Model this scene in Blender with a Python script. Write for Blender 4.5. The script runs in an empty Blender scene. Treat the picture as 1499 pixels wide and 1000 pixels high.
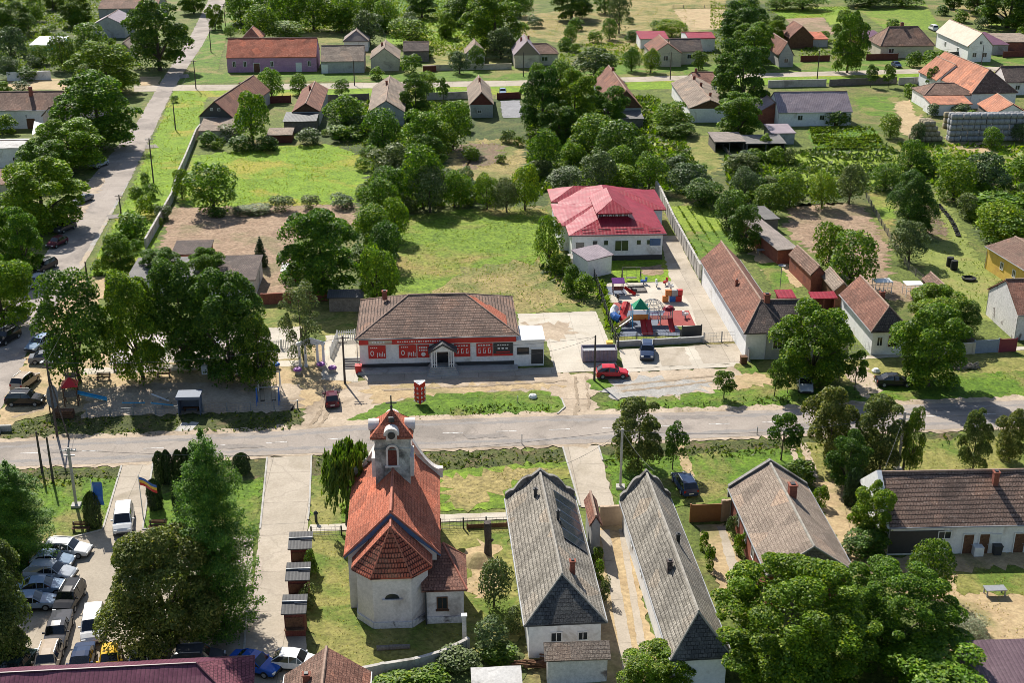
import bpy, math, random
import numpy as np
from mathutils import noise as mnoise
from mathutils import Vector, Matrix
R = math.radians
random.seed(7)
SC = bpy.context.scene
COL = SC.collection
# ------------------------------------------------------------------ camera model
F, TH, H = 1900.0, R(22.2), 65.0
CT, ST = math.cos(TH), math.sin(TH)
def G(px, py, z=0.0):
    """world point at height z seen at photo pixel (1499x1000 frame)"""
    dx, dy = (px-749.5)/F, (500-py)/F
    d = Vector((dx, CT+dy*ST, -ST+dy*CT))
    t = (z-H)/d.z
    return Vector((d.x*t, d.y*t, z))
def PX(v):
    y, z = v.y, v.z-H
    dep = y*CT-z*ST
    return (749.5+F*v.x/dep, 500-F*(y*ST+z*CT)/dep, F/dep)
def zat(p, py):
    """height above ground point p that projects on row py"""
    k = (500-py)/F
    # (y*ST+zz*CT) = k*(y*CT-zz*ST)
    return (k*p.y*CT-p.y*ST)/(CT+k*ST)+H
cam = bpy.data.cameras.new('camera'); camo = bpy.data.objects.new('camera', cam); COL.objects.link(camo)
camo.location = (0, 0, H); camo.rotation_euler = (R(90)-TH, 0, 0)
cam.sensor_width = 36; cam.lens = F/1499*36; cam.clip_end = 6000; cam.clip_start = 1
SC.camera = camo
GR = R(3.36)
# ------------------------------------------------------------------ light
EL = R(43); AZ = math.atan2(-0.40, 0.92)
SUNV = Vector((math.sin(AZ)*math.cos(EL), math.cos(AZ)*math.cos(EL), math.sin(EL)))
w = bpy.data.worlds.new('World'); SC.world = w; w.use_nodes = True
nt = w.node_tree; bg = nt.nodes['Background']
sky = nt.nodes.new('ShaderNodeTexSky'); sky.sky_type = 'NISHITA'; sky.sun_disc = False
sky.sun_elevation = EL; sky.sun_rotation = AZ
nt.links.new(sky.outputs[0], bg.inputs[0]); bg.inputs[1].default_value = 0.085
sl = bpy.data.lights.new('sun', 'SUN'); so = bpy.data.objects.new('sun', sl); COL.objects.link(so)
sl.energy = 5.0; sl.angle = R(0.5); sl.color = (1, .95, .86)
so.rotation_euler = (-SUNV).to_track_quat('-Z', 'Y').to_euler(); so.location = (0, 0, 200)
SC.view_settings.view_transform = 'Standard'; SC.view_settings.look = 'None'
SC.view_settings.exposure = 0.56; SC.view_settings.gamma = 1
SC.render.engine = 'CYCLES'
SC.cycles.max_bounces = 5; SC.cycles.diffuse_bounces = 2; SC.cycles.glossy_bounces = 2; SC.cycles.transmission_bounces = 3
SC.cycles.transparent_max_bounces = 4
SC.cycles.use_denoising = True; SC.cycles.filter_width = .85
# ------------------------------------------------------------------ materials
def newmat(name):
    m = bpy.data.materials.new(name); m.use_nodes = True
    nt = m.node_tree; b = nt.nodes['Principled BSDF']
    b.inputs['Specular IOR Level'].default_value = .25
    return m, nt, b
def nd(nt, t, **k):
    n = nt.nodes.new(t)
    for a, v in k.items():
        if a in n.inputs: n.inputs[a].default_value = v
        else: setattr(n, a, v)
    return n
def c4(c): return (c[0], c[1], c[2], 1)
def ramp(nt, src, stops):
    r = nt.nodes.new('ShaderNodeValToRGB'); e = r.color_ramp.elements
    while len(e) < len(stops): e.new(.5)
    for i, (p, c) in enumerate(stops): e[i].position = p; e[i].color = c4(c) if not isinstance(c, (int, float)) else (c, c, c, 1)
    nt.links.new(src, r.inputs[0]); return r.outputs[0]
def mix(nt, fac, a, b, mode='MIX'):
    m = nt.nodes.new('ShaderNodeMix'); m.data_type = 'RGBA'; m.blend_type = mode
    for i, v in ((0, fac), (6, a), (7, b)):
        if hasattr(v, 'is_linked'): nt.links.new(v, m.inputs[i])
        elif i == 0: m.inputs[0].default_value = v
        else: m.inputs[i].default_value = c4(v)
    return m.outputs[2]
def coords(nt, kind):
    if kind == 'pos':
        return nt.nodes.new('ShaderNodeNewGeometry').outputs['Position']
    return nt.nodes.new('ShaderNodeTexCoord').outputs[{'obj': 'Object', 'uv': 'UV'}[kind]]
def noise(nt, co, scale, detail=6, rough=.6, dist=0):
    n = nd(nt, 'ShaderNodeTexNoise'); n.inputs['Scale'].default_value = scale
    n.inputs['Detail'].default_value = detail; n.inputs['Roughness'].default_value = rough; n.inputs['Distortion'].default_value = dist
    nt.links.new(co, n.inputs['Vector']); return n.outputs[0]
def bump(nt, b, h, strength, dist):
    bn = nd(nt, 'ShaderNodeBump'); bn.inputs['Strength'].default_value = strength; bn.inputs['Distance'].default_value = dist
    nt.links.new(h, bn.inputs['Height']); nt.links.new(bn.outputs[0], b.inputs['Normal'])
def surf(name, c1, c2, s1=.5, c3=None, s3=.08, t3=(.5, .62), fine=6., fineamt=.35, bmp=.4, bd=.1, rough=.9, kind='pos'):
    """two-colour mottled surface with patches of a third colour and fine grain"""
    m, nt, b = newmat(name); co = coords(nt, kind)
    n = noise(nt, co, s1, 8, .65, .3)
    col = ramp(nt, n, [(.32, c1), (.68, c2)])
    if c3:
        n3 = noise(nt, co, s3, 5, .6, .6)
        col = mix(nt, ramp(nt, n3, [(t3[0], 0), (t3[1], 1)]), col, c3)
    nf = noise(nt, co, fine, 3, .7)
    g = ramp(nt, nf, [(.3, 1-fineamt), (.7, 1+fineamt)])
    col = mix(nt, 1., col, g, 'MULTIPLY')
    nt.links.new(col, b.inputs['Base Color']); b.inputs['Roughness'].default_value = rough
    if bmp: bump(nt, b, nf, bmp, bd)
    return m
def slabs(m, bw, rh, depth=.55):
    """joints between cast slabs, laid along the village grid"""
    nt = m.node_tree; b = nt.nodes['Principled BSDF']; old = b.inputs['Base Color'].links[0].from_socket
    mp = nt.nodes.new('ShaderNodeMapping'); mp.inputs['Rotation'].default_value = (0, 0, -R(3.4))
    nt.links.new(nt.nodes.new('ShaderNodeNewGeometry').outputs['Position'], mp.inputs[0])
    br = nt.nodes.new('ShaderNodeTexBrick'); br.offset = 0.
    for k, v in (('Color1', (1, 1, 1, 1)), ('Color2', (.86, .86, .86, 1)), ('Mortar', (depth, depth, depth, 1)), ('Scale', 1.), ('Mortar Size', .035), ('Mortar Smooth', .4), ('Brick Width', bw), ('Row Height', rh)): br.inputs[k].default_value = v
    nt.links.new(mp.outputs[0], br.inputs['Vector'])
    nt.links.new(mix(nt, 1., old, br.outputs[0], 'MULTIPLY'), b.inputs['Base Color'])
    return m
def cracks(m, scale=.16, amt=.84):
    nt = m.node_tree; b = nt.nodes['Principled BSDF']; old = b.inputs['Base Color'].links[0].from_socket
    co = nt.nodes.new('ShaderNodeNewGeometry').outputs['Position']
    wn = nd(nt, 'ShaderNodeTexNoise'); wn.inputs['Scale'].default_value = .8; wn.inputs['Detail'].default_value = 4; nt.links.new(co, wn.inputs['Vector'])
    sc_ = nd(nt, 'ShaderNodeVectorMath', operation='SCALE'); sc_.inputs[3].default_value = 1.6; nt.links.new(wn.outputs[1], sc_.inputs[0])
    ad = nd(nt, 'ShaderNodeVectorMath', operation='ADD'); nt.links.new(co, ad.inputs[0]); nt.links.new(sc_.outputs[0], ad.inputs[1])
    v = nd(nt, 'ShaderNodeTexVoronoi', feature='DISTANCE_TO_EDGE'); v.inputs['Scale'].default_value = scale; nt.links.new(ad.outputs[0], v.inputs['Vector'])
    nt.links.new(mix(nt, 1., old, ramp(nt, v.outputs['Distance'], [(0., amt), (.004, amt), (.014, 1.)]), 'MULTIPLY'), b.inputs['Base Color'])
    return m
def plain(name, c, rough=.5, metal=0, spec=.4, var=.12):
    m, nt, b = newmat(name); co = coords(nt, 'obj')
    n = noise(nt, co, 3, 4)
    g = ramp(nt, n, [(.3, 1-var), (.7, 1+var)])
    nt.links.new(mix(nt, 1., c, g, 'MULTIPLY'), b.inputs['Base Color'])
    b.inputs['Roughness'].default_value = rough; b.inputs['Metallic'].default_value = metal; b.inputs['Specular IOR Level'].default_value = spec
    return m
def tile(name, c1, c2, mortar, stain=None, row=.33, bw=.26, gap=.025, st=(.5, .7), ss=.35, light=None, rough=.9, bmp=.8, line=0):
    """roof tiles in rows, laid by the roof's own UVs in metres"""
    m, nt, b = newmat(name); co = coords(nt, 'uv')
    wob = nd(nt, 'ShaderNodeVectorMath', operation='ADD')
    wn = nd(nt, 'ShaderNodeTexNoise'); wn.inputs['Scale'].default_value = .35; wn.inputs['Detail'].default_value = 3
    nt.links.new(co, wn.inputs['Vector'])
    sc_ = nd(nt, 'ShaderNodeVectorMath', operation='SCALE'); sc_.inputs[3].default_value = .22
    nt.links.new(wn.outputs[1], sc_.inputs[0]); nt.links.new(co, wob.inputs[0]); nt.links.new(sc_.outputs[0], wob.inputs[1])
    br = nd(nt, 'ShaderNodeTexBrick'); br.offset = .5
    for k, v in (('Color1', c4(c1)), ('Color2', c4(c2)), ('Mortar', c4(mortar)), ('Scale', 1.), ('Mortar Size', gap), ('Mortar Smooth', .3), ('Bias', 0.), ('Brick Width', bw), ('Row Height', row)):
        br.inputs[k].default_value = v
    nt.links.new(wob.outputs[0], br.inputs['Vector'])
    col = br.outputs[0]
    n2 = noise(nt, co, ss, 7, .7, .5)
    if stain: col = mix(nt, ramp(nt, n2, [(st[0], 0), (st[1], 1)]), col, mix(nt, .75, col, stain))
    n3 = noise(nt, co, 2.6, 5, .75)
    if light: col = mix(nt, ramp(nt, n3, [(.56, 0), (.68, .75)]), col, light)
    vc = nd(nt, 'ShaderNodeTexVoronoi'); vc.inputs['Scale'].default_value = .55; vc.inputs['Randomness'].default_value = 1.
    nt.links.new(wob.outputs[0], vc.inputs['Vector'])
    vs = nd(nt, 'ShaderNodeSeparateColor'); nt.links.new(vc.outputs['Color'], vs.inputs[0])
    col = mix(nt, 1., col, ramp(nt, vs.outputs[0], [(0., (.74, .74, .74)), (.3, (.95, .95, .95)), (.8, (1.05, 1.05, 1.04)), (1., (1.32, 1.2, 1.1))]), 'MULTIPLY')
    n4 = noise(nt, co, 7., 3, .7)
    col = mix(nt, 1., col, ramp(nt, n4, [(.3, .55), (.7, 1.4)]), 'MULTIPLY')
    nt.links.new(col, b.inputs['Base Color']); b.inputs['Roughness'].default_value = rough
    # overlapping courses: each row rises towards its lower edge
    sx = nd(nt, 'ShaderNodeSeparateXYZ'); nt.links.new(wob.outputs[0], sx.inputs[0])
    mm = nd(nt, 'ShaderNodeMath', operation='DIVIDE'); mm.inputs[1].default_value = row; nt.links.new(sx.outputs[1], mm.inputs[0])
    fr = nd(nt, 'ShaderNodeMath', operation='FRACT'); nt.links.new(mm.outputs[0], fr.inputs[0])
    if line: nt.links.new(mix(nt, 1., col, ramp(nt, fr.outputs[0], [(0., line), (.12, line), (.3, 1.), (1., 1.12)]), 'MULTIPLY'), b.inputs['Base Color'])
    ad = nd(nt, 'ShaderNodeMath', operation='ADD'); nt.links.new(fr.outputs[0], ad.inputs[0])
    sc2 = nd(nt, 'ShaderNodeMath', operation='MULTIPLY'); sc2.inputs[1].default_value = -1.2; nt.links.new(n4, sc2.inputs[0])
    sc3 = nd(nt, 'ShaderNodeMath', operation='MULTIPLY'); sc3.inputs[1].default_value = -1.; nt.links.new(ad.outputs[0], sc3.inputs[0])
    nt.links.new(sc2.outputs[0], ad.inputs[1])
    bump(nt, b, sc3.outputs[0], bmp, .06)
    return m
def ribbed(name, c, c2, pitch=.35, rough=.5, seam=.5, metal=0., var=.25):
    """standing-seam / corrugated sheet: seams run up the slope"""
    m, nt, b = newmat(name); co = coords(nt, 'uv')
    sx = nd(nt, 'ShaderNodeSeparateXYZ'); nt.links.new(co, sx.inputs[0])
    mm = nd(nt, 'ShaderNodeMath', operation='DIVIDE'); mm.inputs[1].default_value = pitch; nt.links.new(sx.outputs[0], mm.inputs[0])
    fr = nd(nt, 'ShaderNodeMath', operation='FRACT'); nt.links.new(mm.outputs[0], fr.inputs[0])
    pg = nd(nt, 'ShaderNodeMath', operation='PINGPONG'); pg.inputs[1].default_value = .5; nt.links.new(fr.outputs[0], pg.inputs[0])
    n = noise(nt, co, .6, 6, .65)
    col = mix(nt, ramp(nt, n, [(.35, 0), (.65, 1)]), c, c2)
    col = mix(nt, 1., col, ramp(nt, pg.outputs[0], [(0., seam), (.14, 1.)]), 'MULTIPLY')
    nf = noise(nt, co, 4, 4, .7)
    col = mix(nt, 1., col, ramp(nt, nf, [(.3, 1-var), (.7, 1+var)]), 'MULTIPLY')
    nt.links.new(col, b.inputs['Base Color']); b.inputs['Roughness'].default_value = rough; b.inputs['Metallic'].default_value = metal
    bump(nt, b, pg.outputs[0], .5, .05)
    return m
def leafmat(name, dark, light, yellow=None, trans=.2):
    m, nt, b = newmat(name)
    g = nt.nodes.new('ShaderNodeNewGeometry'); oi = nt.nodes.new('ShaderNodeObjectInfo')
    col = ramp(nt, g.outputs['Random Per Island'], [(0., dark), (.75, light), (1., yellow or light)])
    tone = ramp(nt, oi.outputs['Random'], [(0., (.72, .88, .75)), (.35, (1., 1.05, .85)), (.7, (1.15, 1.12, .8)), (1., (1.38, 1.22, .8))])
    col = mix(nt, 1., col, tone, 'MULTIPLY')
    tc = nt.nodes.new('ShaderNodeTexCoord')
    nn = noise(nt, tc.outputs['Object'], 5., 4, .6)
    col = mix(nt, 1., col, ramp(nt, nn, [(.3, .65), (.7, 1.4)]), 'MULTIPLY')
    nt.links.new(col, b.inputs['Base Color']); b.inputs['Roughness'].default_value = .55
    b.inputs['Specular IOR Level'].default_value = .3
    tr = nt.nodes.new('ShaderNodeBsdfTranslucent'); ms = nt.nodes.new('ShaderNodeMixShader'); ms.inputs[0].default_value = trans
    nt.links.new(mix(nt, 1., col, (1.25, 1.35, .55), 'MULTIPLY'), tr.inputs[0])
    out = nt.nodes['Material Output']
    nt.links.new(b.outputs[0], ms.inputs[1]); nt.links.new(tr.outputs[0], ms.inputs[2]); nt.links.new(ms.outputs[0], out.inputs[0])
    return m
def paint(name, c, rough=.75):
    m, nt, b = newmat(name)
    co = coords(nt, 'obj'); n = noise(nt, co, 2.5, 4)
    nt.links.new(mix(nt, 1., c, ramp(nt, n, [(.3, .88), (.7, 1.08)]), 'MULTIPLY'), b.inputs['Base Color'])
    b.inputs['Roughness'].default_value = rough; b.inputs['Specular IOR Level'].default_value = .04
    b.inputs['Coat Weight'].default_value = .6; b.inputs['Coat Roughness'].default_value = .04
    return m
# ------------------------------------------------------------------ mesh builder
class MB:
    def __init__(s): s.v = []; s.f = []; s.mi = []; s.uv = []
    def poly(s, pts, mi=0, uv=None):
        i = len(s.v); s.v += [tuple(p) for p in pts]; s.f.append(tuple(range(i, i+len(pts)))); s.mi.append(mi)
        s.uv.append(uv or [(0, 0)]*len(pts)); return s
    def slope(s, pts, mi=0, th=.14, rough=True):
        """roof slope: UV u along the first edge (the eave), v up the slope; a slab th thick"""
        P = [Vector(p) for p in pts]
        e = (P[1]-P[0]).normalized(); n = (P[1]-P[0]).cross(P[2]-P[0]).normalized()
        if n.z < 0: P = [P[1], P[0]]+P[2:][::-1]; e = (P[1]-P[0]).normalized(); n = (P[1]-P[0]).cross(P[2]-P[0]).normalized()
        up = n.cross(e)
        o = random.random()*40
        nu, nv = max(1, int((P[1]-P[0]).length/1.3)), max(1, int((P[2]-P[1]).length/1.3))
        if nu*nv < 2 or nu*nv > 900 or len(P) > 4 or not rough: s.poly(P, mi, [((p-P[0]).dot(e)+o, (p-P[0]).dot(up)+o) for p in P])
        else:                 # old roofs are never quite flat
            P3 = P[3] if len(P) == 4 else P[2]; i0 = len(s.v); gp = []
            for j in range(nv+1):
                for i in range(nu+1):
                    q = P[0].lerp(P[1], i/nu).lerp(P3.lerp(P[2], i/nu), j/nv)
                    gp.append(q); s.v.append(tuple(q+n*(.075*mnoise.noise(q*.55+Vector((o, 0, 0)))+.03)))
            for j in range(nv):
                for i in range(nu):
                    k = [j*(nu+1)+i, j*(nu+1)+i+1, (j+1)*(nu+1)+i+1, (j+1)*(nu+1)+i]
                    if len(P) == 3 and j == nv-1: k = [k[0], k[1], k[2]]
                    s.f.append(tuple(i0+t for t in k)); s.mi.append(mi); s.uv.append([((gp[t]-P[0]).dot(e)+o, (gp[t]-P[0]).dot(up)+o) for t in k])
        Q = [p-Vector((0, 0, th)) for p in P]
        s.poly(Q[::-1], mi, None)
        for i in range(len(P)):
            j = (i+1) % len(P)
            s.poly([Q[i], Q[j], P[j], P[i]], mi, [(0, 0), (.2, 0), (.2, .1), (0, .1)])
        return s
    def box(s, c, d, rz=0, mi=0, tilt=None):
        M_ = Matrix.Rotation(rz, 3, 'Z')
        if tilt: M_ = M_ @ Matrix.Rotation(tilt[1], 3, tilt[0])
        hx, hy, hz = d[0]/2, d[1]/2, d[2]/2
        V_ = [Vector(c)+M_ @ Vector((x, y, z)) for z in (-hz, hz) for x, y in ((-hx, -hy), (hx, -hy), (hx, hy), (-hx, hy))]
        for q in ((3, 2, 1, 0), (4, 5, 6, 7), (0, 1, 5, 4), (1, 2, 6, 5), (2, 3, 7, 6), (3, 0, 4, 7)):
            P = [V_[k] for k in q]
            a = (P[1]-P[0]).length; b = (P[3]-P[0]).length
            s.poly(P, mi, [(0, 0), (a, 0), (a, b), (0, b)])
        return s
    def tube(s, pts, r, n=8, mi=0, cap=True):
        P = [Vector(p) for p in pts]; rr = r if isinstance(r, (list, tuple)) else [r]*len(P)
        rings = []
        for i, p in enumerate(P):
            d = (P[min(i+1, len(P)-1)]-P[max(i-1, 0)]).normalized()
            a = d.orthogonal().normalized() if abs(d.z) < .99 else Vector((1, 0, 0))
            if abs(d.z) < .99: a = d.cross(Vector((0, 0, 1))).normalized()
            b = d.cross(a).normalized()
            rings.append([p+(a*math.cos(2*math.pi*k/n)+b*math.sin(2*math.pi*k/n))*rr[i] for k in range(n)])
        i0 = len(s.v)
        for rg in rings: s.v += [tuple(q) for q in rg]
        for i in range(len(P)-1):
            for k in range(n):
                k2 = (k+1) % n
                s.f.append((i0+i*n+k, i0+i*n+k2, i0+(i+1)*n+k2, i0+(i+1)*n+k)); s.mi.append(mi); s.uv.append([(0, 0)]*4)
        if cap:
            s.f.append(tuple(i0+k for k in range(n))[::-1]); s.mi.append(mi); s.uv.append([(0, 0)]*n)
            s.f.append(tuple(i0+(len(P)-1)*n+k for k in range(n))); s.mi.append(mi); s.uv.append([(0, 0)]*n)
        return s
    def lathe(s, c, prof, n=16, mi=0):
        i0 = len(s.v)
        for r, z in prof:
            for k in range(n): s.v.append((c[0]+r*math.cos(2*math.pi*k/n), c[1]+r*math.sin(2*math.pi*k/n), c[2]+z))
        for i in range(len(prof)-1):
            for k in range(n):
                k2 = (k+1) % n
                s.f.append((i0+i*n+k, i0+i*n+k2, i0+(i+1)*n+k2, i0+(i+1)*n+k)); s.mi.append(mi); s.uv.append([(0, 0)]*4)
        return s
    def prism(s, pts, vec, mi=0):
        P = [Vector(p) for p in pts]; Q = [p+Vector(vec) for p in P]
        s.poly(P[::-1], mi); s.poly(Q, mi)
        for i in range(len(P)):
            j = (i+1) % len(P); s.poly([P[i], P[j], Q[j], Q[i]], mi)
        return s
    def mesh(s, name, mats, smooth=False):
        me = bpy.data.meshes.new(name); me.from_pydata(s.v, [], s.f)
        for m in (mats if isinstance(mats, (list, tuple)) else [mats]): me.materials.append(m)
        if max(s.mi, default=0): me.polygons.foreach_set('material_index', s.mi)
        ul = me.uv_layers.new(name='UVMap')
        ul.data.foreach_set('uv', [c for f in s.uv for p in f for c in p])
        if smooth: me.polygons.foreach_set('use_smooth', [True]*len(s.f))
        me.update(); return me
    def build(s, name, mats, parent=None, loc=None, rz=0, smooth=False):
        return link(name, s.mesh(name, mats, smooth), parent, loc, rz)
def link(name, me, parent=None, loc=None, rz=0):
    o = bpy.data.objects.new(name, me); COL.objects.link(o)
    if parent: o.parent = parent
    if loc is not None: o.location = loc
    if rz: o.rotation_euler = (0, 0, rz)
    return o
def tag(o, label=None, cat=None, group=None, kind=None):
    if label: o['label'] = label
    if cat: o['category'] = cat
    if group: o['group'] = group
    if kind: o['kind'] = kind
    return o
def thing(name, label, cat, loc=(0, 0, 0), rz=0, group=None):
    o = link(name, None, None, loc, rz); o.empty_display_size = .1
    return tag(o, label, cat, group)
def copy_tree(o, parent=None):
    c = o.copy(); COL.objects.link(c); c.parent = parent
    for ch in o.children: copy_tree(ch, c)
    return c
ORD = ['leftmost', 'second from the left', 'third from the left', 'fourth from the left', 'fifth from the left', 'sixth from the left', 'seventh from the left', 'eighth from the left', 'ninth from the left', 'tenth from the left', 'eleventh from the left', 'twelfth from the left', 'thirteenth from the left', 'fourteenth from the left', 'fifteenth from the left', 'sixteenth from the left', 'seventeenth from the left', 'eighteenth from the left', 'nineteenth from the left', 'twentieth from the left']
def ordinal(i, n):
    if n > 1 and i == n-1: return 'rightmost'
    if n > 6 and i >= n-4 and i > 3: return {2: 'second', 3: 'third', 4: 'fourth'}[n-i]+' from the right'
    return ORD[i]
# ------------------------------------------------------------------ palette
M = {}
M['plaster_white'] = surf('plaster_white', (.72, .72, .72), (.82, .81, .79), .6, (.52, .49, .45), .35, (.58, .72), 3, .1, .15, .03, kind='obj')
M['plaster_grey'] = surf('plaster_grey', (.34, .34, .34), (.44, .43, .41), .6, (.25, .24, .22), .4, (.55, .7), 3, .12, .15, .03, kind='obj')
M['plaster_beige'] = surf('plaster_beige', (.48, .42, .32), (.58, .52, .42), .6, (.34, .3, .24), .4, (.55, .7), 3, .12, .15, .03, kind='obj')
M['plaster_pink'] = surf('plaster_pink', (.55, .4, .42), (.65, .5, .5), .6, (.4, .33, .33), .4, (.55, .7), 3, .12, .15, .03, kind='obj')
M['plaster_mauve'] = surf('plaster_mauve', (.42, .22, .36), (.5, .29, .42), .5, (.3, .2, .28), .3, (.55, .7), 3, .12, .15, .03, kind='obj')
M['plaster_yellow'] = surf('plaster_yellow', (.65, .42, .08), (.72, .5, .12), .5, (.5, .3, .1), .3, (.55, .7), 3, .1, .1, .03, kind='obj')
M['plaster_church'] = surf('plaster_church', (.62, .56, .52), (.78, .71, .67), .35, (.34, .28, .24), .3, (.54, .72), 4, .12, .2, .03, kind='obj')
M['plaster_tower'] = surf('plaster_tower', (.3, .3, .29), (.62, .6, .56), .8, (.12, .12, .11), .5, (.5, .66), 4, .25, .3, .04, kind='obj')
M['plaster_worn'] = surf('plaster_worn', (.6, .58, .56), (.72, .68, .66), .5, (.18, .15, .14), .55, (.58, .66), 4, .2, .2, .03, kind='obj')
M['parapet_grey'] = surf('parapet_grey', (.2, .19, .175), (.3, .285, .26), .8, (.12, .11, .1), .5, (.5, .64), 5, .25, .3, .04, kind='obj')
M['brick'] = surf('brick', (.22, .07, .05), (.3, .11, .07), 1.5, (.15, .06, .05), .4, (.5, .65), 8, .3, .3, .03, kind='obj')
M['wood_brown'] = surf('wood_brown', (.1, .05, .03), (.17, .09, .05), 2, None, fine=9, kind='obj')
M['wood_red'] = surf('wood_red', (.12, .035, .03), (.18, .06, .045), 2, None, fine=9, kind='obj')
M['wood_grey'] = surf('wood_grey', (.12, .11, .1), (.22, .2, .18), 2, None, fine=9, kind='obj')
M['wood_pole'] = surf('wood_pole', (.06, .05, .045), (.12, .1, .09), 2, None, fine=9, kind='obj')
M['roof_rows'] = tile('roof_rows', (.2, .13, .1), (.24, .16, .125), (.05, .033, .027), (.12, .085, .07), .46, .3, gap=.02, light=(.38, .31, .26), st=(.45, .62), line=.3)
M['slate_dark'] = tile('slate_dark', (.075, .075, .075), (.12, .115, .11), (.03, .03, .03), (.2, .2, .18), .32, .35)
M['roof_grey'] = tile('roof_grey', (.205, .185, .155), (.33, .3, .255), (.09, .08, .066), (.12, .108, .088), .38, .3, light=(.42, .38, .3), line=.6)
M['roof_brown'] = tile('roof_brown', (.17, .1, .075), (.27, .17, .13), (.07, .045, .035), (.11, .08, .06), .34, .28, light=(.34, .26, .2))
M['roof_tan'] = tile('roof_tan', (.235, .185, .145), (.33, .265, .21), (.13, .095, .075), (.2, .15, .12), .34, .28, light=(.4, .32, .26))
M['roof_red'] = tile('roof_red', (.39, .11, .06), (.5, .165, .1), (.19, .055, .035), (.29, .11, .07), .36, .3, light=(.55, .27, .18))
M['roof_redbrown'] = tile('roof_redbrown', (.185, .085, .06), (.28, .14, .1), (.09, .04, .03), (.13, .07, .055), .34, .28, light=(.33, .2, .15))
M['roof_orange'] = tile('roof_orange', (.42, .17, .1), (.52, .23, .14), (.22, .1, .07), (.28, .14, .1), .34, .3, light=(.5, .33, .25))
M['roof_dark'] = tile('roof_dark', (.09, .07, .065), (.15, .115, .1), (.04, .03, .03), (.07, .06, .05), .36, .3, light=(.2, .17, .15))
M['roof_apse'] = tile('roof_apse', (.4, .095, .055), (.52, .165, .1), (.11, .03, .025), (.3, .18, .12), .42, .24, .04, line=.35)
M['metal_pink'] = ribbed('metal_pink', (.23, .01, .022), (.33, .022, .04), .55, .45, .7, var=.2)
M['metal_lilac'] = ribbed('metal_lilac', (.25, .2, .22), (.33, .27, .29), .4, .5, .6)
M['metal_purple'] = ribbed('metal_purple', (.11, .035, .06), (.15, .05, .08), .34, .4, .45)
M['metal_mauve'] = ribbed('metal_mauve', (.12, .075, .09), (.16, .105, .12), .34, .5, .6)
M['metal_cream'] = ribbed('metal_cream', (.44, .32, .23), (.52, .39, .29), .5, .5, .8)
M['sheet_grey'] = ribbed('sheet_grey', (.13, .125, .12), (.19, .18, .17), .3, .8, .6)
M['sheet_old'] = ribbed('sheet_old', (.2, .17, .15), (.3, .25, .22), .25, .8, .6)
M['sheet_dark'] = ribbed('sheet_dark', (.07, .07, .075), (.1, .1, .1), .3, .6, .6)
M['glass'] = plain('glass', (.025, .03, .035), .1, 0, .6)
M['glass_car'] = plain('glass_car', (.012, .014, .016), .05, 0, .8)
M['frame_white'] = plain('frame_white', (.72, .72, .7), .5)
M['metal_dark'] = plain('metal_dark', (.04, .042, .045), .5)
M['metal_grey'] = plain('metal_grey', (.3, .31, .32), .45, .3)
M['concrete'] = surf('concrete_cast', (.36, .34, .31), (.46, .44, .4), .8, (.26, .24, .21), .4, (.55, .7), 6, .15, .2, .03, kind='obj')
M['white_paint'] = plain('white_paint', (.75, .75, .74), .5)
M['blue_trim'] = plain('blue_trim', (.07, .13, .25), .6)
M['ridge_tile'] = plain('ridge_tile', (.3, .2, .15), .8, var=.3)
M['ridge_grey'] = plain('ridge_grey', (.3, .275, .235), .85, var=.3)
M['ridge_red'] = plain('ridge_red', (.4, .14, .09), .8, var=.3)
M['rubber'] = plain('rubber', (.015, .015, .016), .8)
M['red'] = plain('red_paint', (.52, .025, .025), .4)
M['blue'] = plain('blue_paint', (.03, .13, .42), .4)
M['lightblue'] = plain('lightblue_paint', (.06, .36, .6), .4)
M['green'] = plain('green_paint', (.02, .25, .12), .4)
M['yellow'] = plain('yellow_paint', (.7, .45, .04), .4)
M['purple'] = plain('purple_paint', (.3, .1, .35), .4)
M['orange'] = plain('orange_paint', (.6, .2, .05), .4)
# ================================================================== ground
g_mat = surf('grass_mixed', (.06, .085, .016), (.15, .185, .035), .3, (.2, .165, .065), .09, (.52, .66), 2.2, .6, .6, .15)
g_bright = surf('grass_bright', (.1, .175, .008), (.2, .31, .015), .38, (.27, .25, .03), .09, (.52, .62), 2.2, .5, .6, .15)
g_lush = surf('grass_lush', (.05, .105, .008), (.13, .22, .016), .5, (.2, .18, .055), .12, (.5, .64), 2.4, .45, .7, .15)
g_meadow = surf('grass_meadow', (.08, .14, .01), (.18, .265, .022), .45, (.25, .2, .06), .07, (.5, .66), 1.6, .5, .8, .2)
g_pale = surf('grass_mown', (.15, .185, .04), (.23, .26, .06), .45, (.27, .24, .08), .12, (.54, .68), 2.4, .25, .4, .08)
g_dry = surf('grass_dry', (.2, .16, .055), (.34, .27, .11), .4, (.13, .15, .035), .12, (.48, .62), 2., .5, .6, .15)
g_drygreen = surf('grass_drygreen', (.14, .15, .03), (.28, .25, .08), .5, (.1, .15, .02), .16, (.5, .62), 2.2, .4, .6, .15)
g_weed = surf('weeds', (.035, .055, .014), (.08, .11, .025), .5, (.11, .12, .035), .12, (.5, .62), 2., .5, .8, .2)
g_ditch = surf('ditch_grass', (.045, .06, .016), (.1, .11, .03), .6, (.13, .1, .05), .3, (.52, .64), 3., .5, .8, .2)
soil = surf('soil', (.23, .15, .095), (.34, .24, .16), .35, (.2, .16, .085), .12, (.5, .62), 1.6, .4, .8, .2)
soil_tan = surf('soil_tan', (.34, .24, .13), (.46, .35, .2), .4, (.26, .22, .1), .13, (.54, .66), 2.4, .25, .5, .08)
soil_dark = surf('soil_dark', (.14, .095, .06), (.22, .155, .1), .5, (.12, .12, .05), .2, (.5, .62), 2., .4, .8, .15)
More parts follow.
